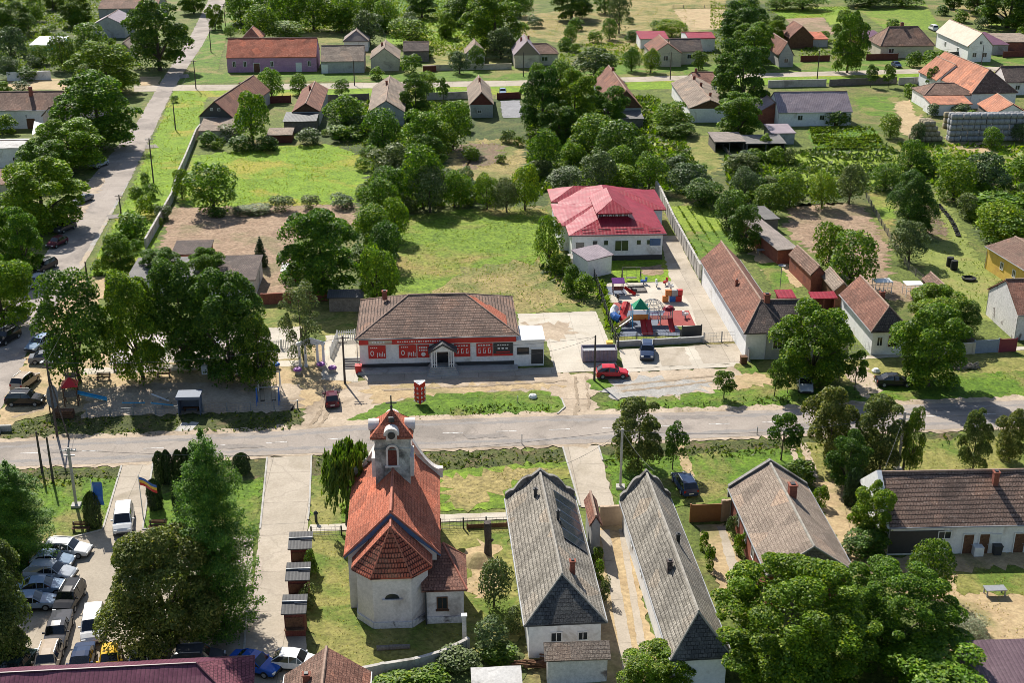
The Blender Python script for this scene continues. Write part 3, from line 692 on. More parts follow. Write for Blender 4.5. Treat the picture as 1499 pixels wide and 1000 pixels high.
def lowshed(name, label, cat, A, B, C, h_front, h_back, wall='wood_grey', roof='sheet_old', rot=GR, oh=.25, openf=False, group=None):
    """mono-pitch shed; A, B front eave (at h_front), C back corner (at h_back)"""
    a, b, c = G(*A, h_front), G(*B, h_front), G(*C, h_back)
    if rot == 'ab': rot = math.atan2((b-a).y, (b-a).x)
    V_, U_ = Vector((math.cos(rot), math.sin(rot), 0)), Vector((-math.sin(rot), math.cos(rot), 0))
    w = (b-a).dot(V_); ny = ((a+b)/2).dot(U_); l = max(1.2, c.dot(U_)-ny); o = V_*((a+b)/2).dot(V_)+U_*(ny+l/2); o.z = 0
    root = thing(name, label, cat, o, rot, group)
    m = MB(); x, y = w/2, l/2
    m.slope([(-x, -y, h_front), (x, -y, h_front), (x, y, h_back), (-x, y, h_back)], 0, .1); m.build('roof', M[roof], root)
    wm = MB(); x -= oh; y -= oh; f = h_front-.12+(h_back-h_front)*oh/l; bk = h_back-.12-(h_back-h_front)*oh/l
    if not openf: wm.poly([(-x, -y, 0), (x, -y, 0), (x, -y, f), (-x, -y, f)])
    else:
        for k in range(3): wm.box((-x+.08+k*(x-.08), -y+.08, f/2), (.16, .16, f))
    wm.poly([(x, y, 0), (-x, y, 0), (-x, y, bk), (x, y, bk)])
    wm.poly([(x, -y, 0), (x, y, 0), (x, y, bk), (x, -y, f)]); wm.poly([(-x, y, 0), (-x, -y, 0), (-x, -y, f), (-x, y, bk)])
    wm.build('wall', M[wall], root)
    return root, (w, l, o)
# ================================================================== vegetation
LM = {
 'green': leafmat('leaves_green', (.045, .1, .007), (.12, .215, .012), (.27, .33, .022), .34),
 'bright': leafmat('leaves_bright', (.065, .135, .007), (.15, .25, .012), (.3, .36, .022), .34),
 'dark': leafmat('leaves_dark', (.03, .074, .008), (.085, .16, .014), (.18, .24, .025), .3),
 'olive': leafmat('leaves_olive', (.055, .08, .015), (.15, .175, .04), (.3, .27, .08), .34),
 'grey': leafmat('leaves_grey', (.045, .075, .025), (.115, .16, .06), (.18, .22, .1)),
 'silver': leafmat('leaves_silver', (.14, .16, .12), (.28, .3, .24), (.4, .4, .34)),
 'needle': leafmat('needles', (.04, .105, .02), (.1, .205, .035), (.2, .31, .05), .34),
 'thuja': leafmat('thuja', (.012, .03, .008), (.03, .06, .014), (.045, .08, .02), .15),
 'willow': leafmat('willow_leaves', (.04, .09, .01), (.09, .165, .02), (.15, .22, .035), .3),
}
bark = surf('bark', (.06, .048, .036), (.13, .105, .08), 3, None, fine=14, kind='obj')
def quads_mesh(name, P, N, U, size, aspect, mat_, rng, zr=1.):
    """many small leaf-clump faces: centres P, normals N, sizes"""
    n = len(P)
    N = N/np.linalg.norm(N, axis=1, keepdims=True)
    T = np.cross(N, U); T /= np.linalg.norm(T, axis=1, keepdims=True)+1e-9
    B = np.cross(N, T)
    s = size[:, None]
    bend = N*s*.3
    V = np.empty((n, 4, 3))
    V[:, 0] = P-T*s; V[:, 1] = P-B*s*aspect-bend*rng.random((n, 1)); V[:, 2] = P+T*s; V[:, 3] = P+B*s*aspect-bend*rng.random((n, 1))
    if zr != 1: V[:, :, 2] = P[:, None, 2]+(V[:, :, 2]-P[:, None, 2])*zr
    me = bpy.data.meshes.new(name)
    me.vertices.add(n*4); me.vertices.foreach_set('co', V.reshape(-1))
    me.loops.add(n*4); me.loops.foreach_set('vertex_index', np.arange(n*4, dtype=np.int32))
    me.polygons.add(n); me.polygons.foreach_set('loop_start', np.arange(0, n*4, 4, dtype=np.int32))
    try: me.polygons.foreach_set('loop_total', np.full(n, 4, dtype=np.int32))
    except Exception: pass
    me.materials.append(mat_); me.update(calc_edges=True); me.validate()
    return me
def unit(rng, n):
    v = rng.normal(size=(n, 3)); return v/np.linalg.norm(v, axis=1, keepdims=True)
def crown_round(name, seed, m, nl=20, n=4200, leaf=.05, cb=.2, shape='round', lobe=(.2, .34), asp=.75, zr=.85):
    """crown inside the unit box: x,y in +-.5, z from cb to 1; built from uneven clumps with gaps between"""
    rng = np.random.default_rng(seed)
    C, Rr = [], []
    zc, hz = (1+cb)/2, (1-cb)/2
    for k in range(nl):
        u = -.92+1.9*((k+rng.random())/nl); a = k*2.4+rng.normal()*.5; rr = rng.uniform(*lobe)*rng.choice([.75, 1., 1.15])
        prof = math.sqrt(max(0, 1-u*u))**.75
        if shape == 'egg': prof *= 1.04-.16*u
        f = rng.uniform(.66, 1.16)*(.5-rr*.62)*prof
        C.append([math.cos(a)*f, math.sin(a)*f, zc+u*(hz-rr*.62*hz/.42)]); Rr.append([rr*rng.uniform(.85, 1.25), rr*rng.uniform(.85, 1.25), rr*rng.uniform(.42, .68)*(hz/.42)])
    for k in range(0):
        d = unit(rng, 1)[0]; d[2] = abs(d[2])*.9-.35 if rng.random() < .8 else d[2]
        rr = rng.uniform(*lobe)*.5/.5
        rad = .5-rr*.55
        f = rng.uniform(.72, 1.02)
        prof = 1.
        z = d[2]
        if shape == 'egg': prof = .55+.45*math.cos(min(1.5, max(0, z+.25)*1.25)); 
        if shape == 'cone': prof = max(.15, .62-.5*z)
        C.append([d[0]*rad*f*prof*1.05, d[1]*rad*f*prof*1.05, zc+z*(hz-rr*.5*hz/.5)*f*1.05]); Rr.append([rr*rng.uniform(.85, 1.15), rr*rng.uniform(.85, 1.15), rr*rng.uniform(.6, .85)*(hz/.42)])
    C += [[0, 0, zc-.04*hz]]; Rr += [[.27, .27, hz*.72]]
    C = np.array(C); Rr = np.array(Rr)
    wts = Rr[:, 0]**1.6; wts[-1] *= .55; wts /= wts.sum()
    idx = rng.choice(len(C), size=n, p=wts)
    d = unit(rng, n); d[:, 2] = np.where((d[:, 2] < -.1) & (rng.random(n) < .85), -d[:, 2], d[:, 2])
    rf = np.where(rng.random(n) < .86, rng.uniform(.86, 1.08, n), rng.uniform(.4, .85, n))
    P = C[idx]+d*Rr[idx]*rf[:, None]
    # drop the faces buried deep in other clumps, except a few to keep the inside shut
    D = np.linalg.norm((P[:, None, :]-C[None])/Rr[None], axis=2)
    D[np.arange(n), idx] = 9
    keep = (D.min(axis=1) > .7) | (rng.random(n) < .2)
    P, d = P[keep], d[keep]; n = len(P)
    P[:, :2] *= .5/np.percentile(np.hypot(P[:, 0], P[:, 1]), 97.5); za, zb = np.percentile(P[:, 2], (1, 99)); P[:, 2] = cb+(P[:, 2]-za)/(zb-za)*(1-cb)
    N = d+rng.normal(size=(n, 3))*.75+np.array([0, 0, .3])
    return quads_mesh(name, P, N, unit(rng, n), leaf*rng.uniform(.6, 1.3, n), asp, m, rng, zr)
def crown_conifer(name, seed, m, n=4200, leaf=.035, cb=.06, whorls=15, droop=.5, spread=1., expo=.75, jit=(.7, 1.1)):
    rng = np.random.default_rng(seed); P, N = [], []
    total = 0
    for k in range(whorls):
        t = k/(whorls-1); z0 = cb+(1-cb)*(t**.92)*.97
        rad = .5*(1-t)**expo*spread+.03
        nb = int(6+7*(1-t)); a0 = rng.random()*6.28
        for j in range(nb):
            a = a0+j*6.283/nb+rng.normal()*.15; L = rad*rng.uniform(*jit)
            q = max(8, int(n*(L*1.4)/(whorls*nb*.2)))
            s = rng.random(q)**.65
            x = s*L; zz = z0-droop*.18*s**1.6*(L/.5)+.05*(1-t)*s**3
            wid = .1*(1-s*.55)*(L/.5+.25)
            off = rng.normal(size=q)*wid
            P.append(np.stack([np.cos(a)*x-np.sin(a)*off, np.sin(a)*x+np.cos(a)*off, zz-abs(off)*.25+rng.normal(size=q)*.012], 1))
            N.append(np.stack([np.cos(a)*.35+rng.normal(size=q)*.45, np.sin(a)*.35+rng.normal(size=q)*.45, .8+rng.normal(size=q)*.4], 1))
    P = np.concatenate(P); N = np.concatenate(N)
    return quads_mesh(name, P, N, unit(rng, len(P)), leaf*rng.uniform(.6, 1.3, len(P)), .55, m, rng, .5)
def crown_column(name, seed, m, n=2600, leaf=.05, top=.35, box=False):
    rng = np.random.default_rng(seed)
    z = rng.random(n)*.98+.02; a = rng.random(n)*6.283
    prof = np.where(z > 1-top, np.sqrt(np.clip(1-((z-(1-top))/top)**2, 0, 1)), 1)*np.where(z < .15, .8+z*1.3, 1)
    lump = 1+.08*np.sin(a*5+z*9)+.06*np.sin(a*3-z*17)
    r = .46*prof*lump*rng.uniform(.82, 1.06, n)+.015
    P = np.stack([np.cos(a)*r, np.sin(a)*r, z], 1)
    N = np.stack([np.cos(a), np.sin(a), .35+0*a], 1)+rng.normal(size=(n, 3))*.4
    return quads_mesh(name, P, N, unit(rng, n), leaf*rng.uniform(.6, 1.2, n), .7, m, rng)
def crown_willow(name, seed, m, n=5200, leaf=.03):
    rng = np.random.default_rng(seed); P, N = [], []
    for k in range(95):
        a = rng.random()*6.283; r0 = math.sqrt(rng.random())*.47; ztop = .98-.55*r0**1.3*rng.uniform(.7, 1.2); zb = ztop-rng.uniform(.25, .62)*(.5+r0)
        q = n//95; s = rng.random(q); x = r0+.05*s
        zz = ztop-(ztop-max(zb, .06))*s
        P.append(np.stack([np.cos(a)*x+rng.normal(size=q)*.018, np.sin(a)*x+rng.normal(size=q)*.018, zz], 1))
        N.append(np.stack([np.cos(a)+rng.normal(size=q)*.5, np.sin(a)+rng.normal(size=q)*.5, .4+rng.normal(size=q)*.3], 1))
    P = np.concatenate(P); N = np.concatenate(N); n2 = len(P)
    U = np.tile(np.array([[0, 0, 1.]]), (n2, 1))+rng.normal(size=(n2, 3))*.2
    U = np.cross(U, N)   # long axis hangs down
    return quads_mesh(name, P, N, U, leaf*rng.uniform(.8, 1.8, n2), .35, m, rng)
def trunk_mesh(name, seed, cb=.2, r=.03, limbs=5, top=.75):
    rnd = random.Random(seed); m = MB()
    b = cb+.08
    m.tube([(0, 0, -.02), (rnd.gauss(0, .008), rnd.gauss(0, .008), b*.5), (rnd.gauss(0, .015), rnd.gauss(0, .015), b), (rnd.gauss(0, .03), rnd.gauss(0, .03), top)], [r*1.25, r, r*.9, r*.3], 7)
    for k in range(limbs):
        a = k*6.283/limbs+rnd.random(); L = rnd.uniform(.22, .36); z1 = b+rnd.uniform(.15, .4)
        m.tube([(0, 0, b-.02), (math.cos(a)*L*.45, math.sin(a)*L*.45, b+(z1-b)*.55), (math.cos(a)*L, math.sin(a)*L, z1)], [r*.6, r*.42, r*.15], 5)
    return m.mesh(name, bark)
KINDS_ = {}
def kind_def(k, mk, cb, trunk=True, nvar=3, r=.03, noun='tree', limbs=5, name='tree'):
    KINDS_[k] = dict(cr=[mk(k, 100+31*i+len(KINDS_)*7) for i in range(nvar)], tr=[trunk_mesh('trunk', i+3, cb, r, limbs) for i in range(2)] if trunk else None, cb=cb, noun=noun, name=name)
def rd(m, **k): return lambda nm, sd: crown_round('crown', sd, LM[m], **k)
kind_def('big', rd('green', nl=30, n=24000, leaf=.0165, cb=.1, lobe=(.1, .2)), .1, name='broadleaf_tree', nvar=3)
kind_def('bigbright', rd('bright', nl=30, n=24000, leaf=.0165, cb=.09, lobe=(.1, .2)), .09, name='broadleaf_tree', nvar=3)
kind_def('bigdark', rd('dark', nl=28, n=21000, leaf=.017, cb=.1, lobe=(.1, .2)), .1, name='broadleaf_tree', nvar=2)
kind_def('chestnut', rd('olive', nl=34, n=56000, leaf=.0125, cb=.06, lobe=(.12, .22), shape='egg'), .06, name='chestnut_tree', nvar=2)
kind_def('linden', rd('green', zr=.68, nl=34, n=32000, leaf=.0165, cb=.06, lobe=(.13, .23), shape='egg'), .06, name='linden_tree', nvar=3)
kind_def('lindendark', rd('dark', zr=.68, nl=34, n=32000, leaf=.0165, cb=.06, lobe=(.13, .23), shape='egg'), .06, name='linden_tree', nvar=2)
kind_def('mid', rd('green', nl=20, n=6500, leaf=.027, cb=.07), .07, name='fruit_tree', nvar=4)
kind_def('midbright', rd('bright', nl=16, n=6500, leaf=.027, cb=.1), .1, name='fruit_tree', nvar=3)
kind_def('middark', rd('dark', nl=16, n=6500, leaf=.027, cb=.1), .1, name='fruit_tree', nvar=3)
kind_def('midgrey', rd('grey', nl=15, n=6000, leaf=.026, cb=.12), .12, name='fruit_tree', nvar=2)
kind_def('young', rd('dark', nl=11, n=3400, leaf=.03, cb=.3, lobe=(.16, .28)), .3, name='young_tree', nvar=3, r=.02)
kind_def('street', rd('olive', zr=.72, nl=18, n=15000, leaf=.02, cb=.1, lobe=(.13, .24), shape='egg'), .1, name='street_tree', nvar=3, r=.022)
kind_def('streetdark', rd('dark', zr=.72, nl=20, n=15000, leaf=.02, cb=.1, lobe=(.13, .26), shape='egg'), .1, name='street_tree', nvar=3, r=.022)
kind_def('birch', rd('grey', zr=.6, nl=20, n=6500, leaf=.019, cb=.1, lobe=(.1, .2), shape='egg'), .1, name='birch_tree', nvar=1, r=.02)
kind_def('bush', rd('green', nl=9, n=2000, leaf=.046, cb=.0, lobe=(.24, .4)), .0, trunk=False, name='bush', nvar=4, noun='bush')
kind_def('bushbright', rd('bright', nl=9, n=2000, leaf=.046, cb=.0, lobe=(.24, .4)), .0, trunk=False, name='bush', nvar=3, noun='bush')
kind_def('bushdark', rd('dark', nl=9, n=2000, leaf=.046, cb=.0, lobe=(.24, .4)), .0, trunk=False, name='bush', nvar=3, noun='bush')
kind_def('bushgrey', rd('grey', nl=9, n=2000, leaf=.042, cb=.0, lobe=(.24, .4)), .0, trunk=False, name='bush', nvar=3, noun='bush')
kind_def('silver', rd('silver', nl=14, n=5000, leaf=.026, cb=.02, lobe=(.16, .3), asp=.35), .02, trunk=False, name='silver_bush', nvar=1, noun='bush')
kind_def('conifer', lambda nm, sd: crown_conifer('crown', sd, LM['needle'], n=30000, leaf=.0125, whorls=15, droop=.16, expo=.36, jit=(.45, 1.12)), .05, name='conifer', nvar=2, limbs=0)
kind_def('spruce', lambda nm, sd: crown_conifer('crown', sd, LM['thuja'], n=4200, leaf=.035, whorls=13, droop=.3), .05, name='spruce', nvar=1, limbs=0)
kind_def('thuja', lambda nm, sd: crown_column('foliage', sd, LM['thuja']), .0, trunk=False, name='thuja', nvar=2, noun='thuja')
kind_def('willow', lambda nm, sd: crown_willow('crown', sd, LM['willow']), .2, name='willow_tree', nvar=1)
kind_def('huge', rd('bright', nl=95, n=80000, leaf=.0102, cb=.06, lobe=(.05, .125)), .08, name='broadleaf_tree', nvar=1)
kind_def('hugegreen', rd('green', nl=95, n=80000, leaf=.0102, cb=.06, lobe=(.05, .125)), .08, name='broadleaf_tree', nvar=1)
RT = random.Random(11)
def tree(k, box, label, group=None, depth=None, lean=0):
    """box = the crown's outline in the photo (x0, y0, x1, y1); height, width and foot come out of it"""
    K = KINDS_[k]; x0, y0, x1, y1 = box; xc = (x0+x1)/2; yc = (y0+y1)/2; cb = K['cb']; yb = y1
    for _ in range(6):
        s = PX(G(xc, yb))[2]; a = (x1-x0)/2/s; half = (y1-y0)/2/s
        ph = TH+math.atan((yb-500)/F)
        c2 = half*half-(a*math.sin(ph))**2
        c = math.sqrt(max(c2, (half*.55)**2))/math.cos(ph)
        zc = c*(1+cb)/(1-cb)
        yb = yc+s*zc*math.cos(ph)
    h = 2*c/(1-cb); p = G(xc, yb)
    name = K['name']
    i = RT.randrange(len(K['cr'])); rz = RT.random()*6.28
    if K['tr'] is None:
        o = link(name, K['cr'][i], None, p, rz)
    else:
        o = link(name, None, None, p, rz); o.empty_display_size = .1
        link('trunk', K['tr'][RT.randrange(2)], o); link('crown', K['cr'][i], o)
    o.scale = (2*a*RT.uniform(.92, 1.1), 2*a*RT.uniform(.92, 1.1), h)
    o.rotation_euler = (RT.gauss(0, .035), RT.gauss(0, .035), rz)
    tag(o, label, K['noun'], group)
    return o
LOOK = {'big': 'broad green tree', 'bigbright': 'broad bright green tree', 'bigdark': 'broad dark green tree', 'mid': 'mid green tree', 'midbright': 'light green tree', 'middark': 'dark green tree',
        'midgrey': 'greyish green tree', 'young': 'young thin-stemmed tree', 'street': 'olive green roadside tree', 'streetdark': 'dark roadside tree', 'bush': 'green bush', 'bushbright': 'bright green bush',
        'bushdark': 'dark green bush', 'bushgrey': 'grey green bush', 'linden': 'tall oval linden', 'lindendark': 'tall dark linden', 'conifer': 'feathery conifer', 'thuja': 'clipped dark thuja', 'spruce': 'dark conical conifer'}
def trees(place, group, items):
    """several in one place: each label gives the look and its place in that row"""
    items = sorted(items, key=lambda t: t[1]+t[3])
    if len(items) > 5: items = [('midbright',)+t[1:] if t[0] == 'middark' and i % 2 else t for i, t in enumerate(items)]
    by = {}
    for t in items: by.setdefault(LOOK[t[0]], []).append(t)
    for look, L in by.items():
        for i, t in enumerate(L):
            lab = f'{look} {place}' if len(L) == 1 else f'{ordinal(i, len(L))} {look} {place}'
            tree(t[0], t[1:5], lab, group)
# --- ground cover that nobody could count
def cover(name, m, polys, dens, size, zr, asp=.35, seed=1, rows=None, up=.9):
    rng = np.random.default_rng(seed); PP = []
    for poly in polys:
        Q = np.array([[G(x, y).x, G(x, y).y] for x, y in poly])
        lo, hi = Q.min(0), Q.max(0)
        n = int((hi-lo).prod()*dens)
        p = rng.random((n, 2))*(hi-lo)+lo
        if rows:
            d = np.array([math.cos(rows[1]), math.sin(rows[1])]); t = p@d
            tt = np.round(t/rows[0])*rows[0]; p += np.outer(tt-t, d)*rows[2]
        ins = np.zeros(n, bool); j = len(Q)-1
        for i in range(len(Q)):
            xi, yi, xj, yj = *Q[i], *Q[j]
            cnd = ((yi > p[:, 1]) != (yj > p[:, 1])) & (p[:, 0] < (xj-xi)*(p[:, 1]-yi)/(yj-yi+1e-12)+xi)
            ins ^= cnd; j = i
        p = p[ins]
        # clumpy: thin out by a smooth random field
        f = sum(np.sin(p[:, 0]*a+p[:, 1]*b+c) for a, b, c in rng.normal(size=(5, 3))*np.array([.5, .5, 9]))
        p = p[rng.random(len(p)) < np.clip(.55+f*.22, .08, 1)]
        PP.append(p)
    p = np.concatenate(PP); n = len(p)
    P = np.stack([p[:, 0], p[:, 1], rng.random(n)*zr+.04], 1)
    N = rng.normal(size=(n, 3))*np.array([1, 1, .5])+np.array([0, 0, up])
    me = quads_mesh(name, P, N, unit(rng, n), size*rng.uniform(.5, 1.3, n), asp, m, rng)
    return tag(link(name, me), kind='stuff')
gl = {'lush': leafmat('grass_blades', (.08, .13, .012), (.16, .22, .025), (.26, .27, .05), .4),
      'dry': leafmat('dry_blades', (.17, .15, .04), (.3, .26, .08), (.4, .33, .13), .4),
      'weed': leafmat('weed_leaves', (.03, .06, .01), (.085, .13, .02), (.16, .18, .04), .35),
      'bright': leafmat('bright_blades', (.12, .18, .012), (.22, .29, .025), (.32, .31, .05), .4)}
# ================================================================== vehicles  (front towards -y, origin on the ground under the middle)
TY = {  # stations: (y fraction front->rear, lower half-width factor, belt z, roof z, roof half-width factor)
 'hatch': dict(L=3.9, W=1.72, H=1.48, st=[(0, .72, .52, None), (.05, .9, .66, None), (.2, .98, .82, None), (.29, 1, .9, None), (.43, 1, .93, 1.40), (.6, 1, .94, 1.48), (.82, .99, .95, 1.43), (.97, .95, .93, None), (1, .86, .6, None)]),
 'sedan': dict(L=4.5, W=1.78, H=1.45, st=[(0, .72, .5, None), (.04, .9, .64, None), (.18, .98, .8, None), (.28, 1, .88, None), (.41, 1, .91, 1.37), (.55, 1, .92, 1.45), (.7, .99, .93, 1.38), (.84, .98, .95, None), (.97, .93, .92, None), (1, .84, .6, None)]),
 'estate': dict(L=4.6, W=1.8, H=1.5, st=[(0, .72, .5, None), (.04, .9, .64, None), (.18, .98, .8, None), (.27, 1, .88, None), (.39, 1, .92, 1.4), (.55, 1, .93, 1.5), (.86, .98, .96, 1.44), (.98, .94, .94, None), (1, .86, .6, None)]),
 'suv': dict(L=4.4, W=1.85, H=1.7, st=[(0, .76, .6, None), (.04, .93, .8, None), (.18, .99, .98, None), (.27, 1, 1.05, None), (.37, 1, 1.08, 1.62), (.55, 1, 1.09, 1.7), (.87, .99, 1.1, 1.64), (.97, .96, 1.08, None), (1, .88, .7, None)]),
 'van': dict(L=4.6, W=1.88, H=1.85, st=[(0, .76, .58, None), (.04, .93, .78, None), (.12, .99, .98, None), (.18, 1, 1.06, None), (.32, 1, 1.1, 1.78), (.55, 1, 1.12, 1.85), (.9, .99, 1.12, 1.8), (.975, .97, 1.1, None), (1, .9, .7, None)]),
 'pickup': dict(L=5.2, W=1.85, H=1.75, st=[(0, .78, .62, None), (.04, .94, .84, None), (.18, .99, 1.0, None), (.26, 1, 1.06, None), (.35, 1, 1.1, 1.68), (.48, 1, 1.1, 1.75), (.58, .99, 1.1, 1.7), (.63, .99, 1.1, None), (.97, .97, 1.08, None), (1, .9, .72, None)]),
}
CARM = {}
def cpaint(n, c):
    if n not in CARM: CARM[n] = paint('paint_'+n, c)
    return CARM[n]
wheel_me = MB()
wheel_me.tube([(-.1, 0, 0), (.1, 0, 0)], [.32, .32], 16); wheel_me = wheel_me.mesh('wheel', M['rubber'], False)
rim_me = MB(); rim_me.tube([(-.112, 0, 0), (.112, 0, 0)], [.2, .2], 10); rim_me = rim_me.mesh('rim', M['metal_grey'])
CARC = {}
def car_meshes(ty, col):
    if (ty, col) in CARC: return CARC[ty, col]
    t = TY[ty]; L, W = t['L'], t['W']/2; B, Gs = MB(), MB()
    S = []
    for (f, wf, zb, zr) in t['st']:
        y = -L/2+f*L; w = W*wf; z0 = .24
        lower = (w*.93, z0); sill = (w, z0+.22); belt = (w*.955, zb)
        if zr: roof = (w*.76, zr-.035); top = (w*.4, zr)
        else: roof = (w*.86, zb+.035); top = (w*.4, zb+.06)
        S.append((y, [lower, sill, belt, roof, top], zr is not None))
    for i in range(len(S)-1):
        y0, a, g0 = S[i]; y1, b, g1 = S[i+1]
        for s in (-1, 1):
            for k in range(4):
                q = [(s*a[k][0], y0, a[k][1]), (s*b[k][0], y1, b[k][1]), (s*b[k+1][0], y1, b[k+1][1]), (s*a[k+1][0], y0, a[k+1][1])]
                if s < 0: q = q[::-1]
                glass = (k == 2 and (g0 or g1)) or (k == 3 and (g0 != g1))
                (Gs if glass else B).poly(q)
            
        q = [(-a[4][0], y0, a[4][1]), (a[4][0], y0, a[4][1]), (b[4][0], y1, b[4][1]), (-b[4][0], y1, b[4][1])]
        (Gs if g0 != g1 else B).poly(q)
        # body pillars around the glass
        if g0 and g1:
            for s in (-1, 1):
                B.tube([(s*a[2][0]*1.0, y0, a[2][1]), (s*a[3][0]*1.01, y0, a[3][1])], .035, 4)
        if g0 != g1:
            hi, lo = (a, b) if g0 else (b, a); yh, yl = (y0, y1) if g0 else (y1, y0)
            for s in (-1, 1): B.tube([(s*lo[3][0], yl, lo[3][1]), (s*hi[3][0], yh, hi[3][1])], .045, 4)
    for (y, a, g), fl in ((S[0], 1), (S[-1], 0)):
        pts = [(-p[0], y, p[1]) for p in a]+[(p[0], y, p[1]) for p in a[::-1]]
        B.poly(pts if not fl else pts[::-1])
    bm = B.mesh('body', cpaint(*col), True)
    try: bm.set_sharp_from_angle(angle=R(38))
    except Exception: pass
    gm_ = Gs.mesh('window', M['glass_car'])
    CARC[ty, col] = (bm, gm_, L, W, t); return CARC[ty, col]
lampw = plain('headlight_glass', (.6, .62, .62), .1); lampr = plain('tail_light_glass', (.35, .01, .01), .2); platem = plain('number_plate', (.7, .7, .68), .5)
def car(px, heading, ty, col, label, cat='car', group=None, roofbox=False, s=1.0):
    bm, gm_, L, W, t = car_meshes(ty, col)
    r = thing('parked_'+('van' if ty == 'van' else 'pickup' if ty == 'pickup' else 'car'), label, cat, G(*px)+Vector((0, 0, .07)), heading, group)
    link('body', bm, r); link('window', gm_, r)
    wr = .32
    for sx in (-1, 1):
        for fy in (.19, .81):
            wo = link('wheel', wheel_me, r, (sx*(W-.09), -L/2+fy*L, wr)); link('rim', rim_me, wo)
    st = t['st']; zf = st[1][2]; zr = st[-2][2]
    for sx in (-1, 1):
        m = MB(); m.box((0, 0, 0), (.34, .14, .15)); m.build('headlight', lampw, r, (sx*W*.66, -L/2+.06, zf-.1))
        m = MB(); m.box((0, 0, 0), (.2, .1, .26)); m.build('tail_light', lampr, r, (sx*W*.75, L/2-.06, zr-.22))
        m = MB(); m.box((0, 0, 0), (.2, .12, .13)); m.build('mirror', cpaint(*col), r, (sx*(W+.08), -L/2+L*.33, st[3][2]+.03))
        m = MB(); m.box((0, 0, 0), (.06, L*.5, .12)); m.build('sill', M['rubber'], r, (sx*(W*.97), 0, .32))
        if ty in ('estate', 'suv'): m = MB(); m.box((0, 0, 0), (.05, L*.38, .06)); m.build('roof_rail', M['metal_grey'], r, (sx*W*.7, L*.1, t['H']+.0))
    m = MB(); m.box((0, 0, 0), (W*1.9, .06, .12)); m.build('bumper', M['rubber'], r, (0, -L/2+.0, .3))
    m = MB(); m.box((0, 0, 0), (W*1.2, .08, .16)); m.build('grille', M['metal_dark'], r, (0, -L/2+.0, .42))
    m = MB(); m.box((0, 0, 0), (.5, .05, .11)); m.build('number_plate', platem, r, (0, L/2+.0, .5))
    r.scale = (s, s, s)
    return r
WHITE = ('white', (.75, .75, .74)); SILVER = ('silver', (.4, .43, .47)); LBLUE = ('silver_blue', (.25, .33, .43)); BLACK = ('black', (.02, .021, .024)); DGREY = ('dark_grey', (.06, .062, .07))
NAVY = ('navy', (.025, .045, .1)); RED = ('red', (.5, .02, .035)); BLUE = ('blue', (.02, .09, .4)); BEIGE = ('beige', (.42, .34, .26)); MAROON = ('maroon', (.1, .02, .035)); YELLOW = ('yellow', (.7, .42, .03)); DGREEN = ('dark_green', (.02, .04, .04)); GREY = ('grey', (.2, .21, .23))
PARK = 'cars in the car park beside the church'; STR = 'cars along the tree-lined side street'
RT_ = R(90)+GR
car((182, 770), GR+R(9), 'van', WHITE, 'white minivan driving in between the two lawns at the car park entrance')
car((98, 812), RT_-R(6), 'estate', WHITE, 'white estate car under the conifer at the top of the car park row', group=PARK)
car((78, 829), RT_-R(4), 'hatch', LBLUE, 'small pale blue hatchback half hidden behind the silver estate', group=PARK)
car((75, 846), RT_-R(8), 'estate', SILVER, 'silver estate car with dark roof, below the small pale blue hatchback', group=PARK)
car((62, 868), RT_+R(5), 'sedan', LBLUE, 'silver blue saloon, below the silver estate car', group=PARK)
car((46, 890), RT_+R(5), 'sedan', LBLUE, 'silver blue saloon with only its nose out of the tree, lowest of the sideways row', group=PARK)
car((103, 885), GR-R(4), 'suv', BLACK, 'black estate car with glass sunroof parked askew', group=PARK)
car((87, 934), GR+R(5), 'pickup', DGREY, 'dark grey double-cab pickup parked askew', group=PARK)
car((138, 926), GR+R(9), 'van', WHITE, 'white minivan standing alone in the middle of the car park', group=PARK)
car((27, 983), R(180)+GR-R(10), 'sedan', DGREEN, 'dark green saloon at the left end of the front row by the purple roof', group=PARK)
car((72, 978), GR+R(4), 'suv', BEIGE, 'beige off-roader in the front row by the purple roof', group=PARK)
car((121, 978), GR+R(4), 'sedan', NAVY, 'dark navy saloon in the front row by the purple roof', group=PARK)
car((163, 976), GR+R(8), 'hatch', YELLOW, 'yellow taxi half under the chestnut in the front row', group=PARK)
car((206, 978), GR+R(6), 'hatch', SILVER, 'silver hatchback in the shade under the chestnut in the front row', group=PARK)
car((290, 975), RT_, 'suv', DGREY, 'dark car parked sideways behind the purple roof hip', group=PARK)
car((373, 981), RT_+R(-24), 'sedan', BLUE, 'bright blue saloon beside the purple roof corner')
car((434, 978), RT_-R(10), 'hatch', WHITE, 'white car half hidden behind the brown gabled roof by the kiosks')
car((1002, 715), R(180)+GR+R(7), 'estate', NAVY, 'dark navy estate car on the grass under the roadside trees south of the road')
car((896, 552), RT_-R(2), 'hatch', RED, 'bright red hatchback beside the wooden pole on the gravel', s=1.03)
car((947, 521), GR-R(9), 'suv', NAVY, 'dark blue car on the pale forecourt of the kindergarten')
car((486, 590), R(180)+GR+R(7), 'hatch', MAROON, 'maroon car seen from behind on the dirt lane left of the shop')
car((1177, 568), GR-R(8), 'estate', SILVER, 'silver car in the shade of the big tree before the brown L-shaped house')
car((1308, 564), RT_-R(4), 'sedan', BLACK, 'black car in deep shade under the wide tree on the north verge')
car((38, 565), R(180)+GR-R(14), 'suv', BEIGE, 'beige off-roader with white roof on the sandy verge by the tall pole', group=STR)
car((38, 592), RT_-R(2), 'suv', BLACK, 'black off-roader parked across the sandy verge by the tall pole', group=STR)
car((70, 530), RT_-R(-8), 'sedan', GREY, 'grey saloon parked across the verge beside the play area', group=STR)
car((60, 508), GR-R(22), 'estate', LBLUE, 'silver blue car with glass roof on the street corner in tree shade', group=STR)
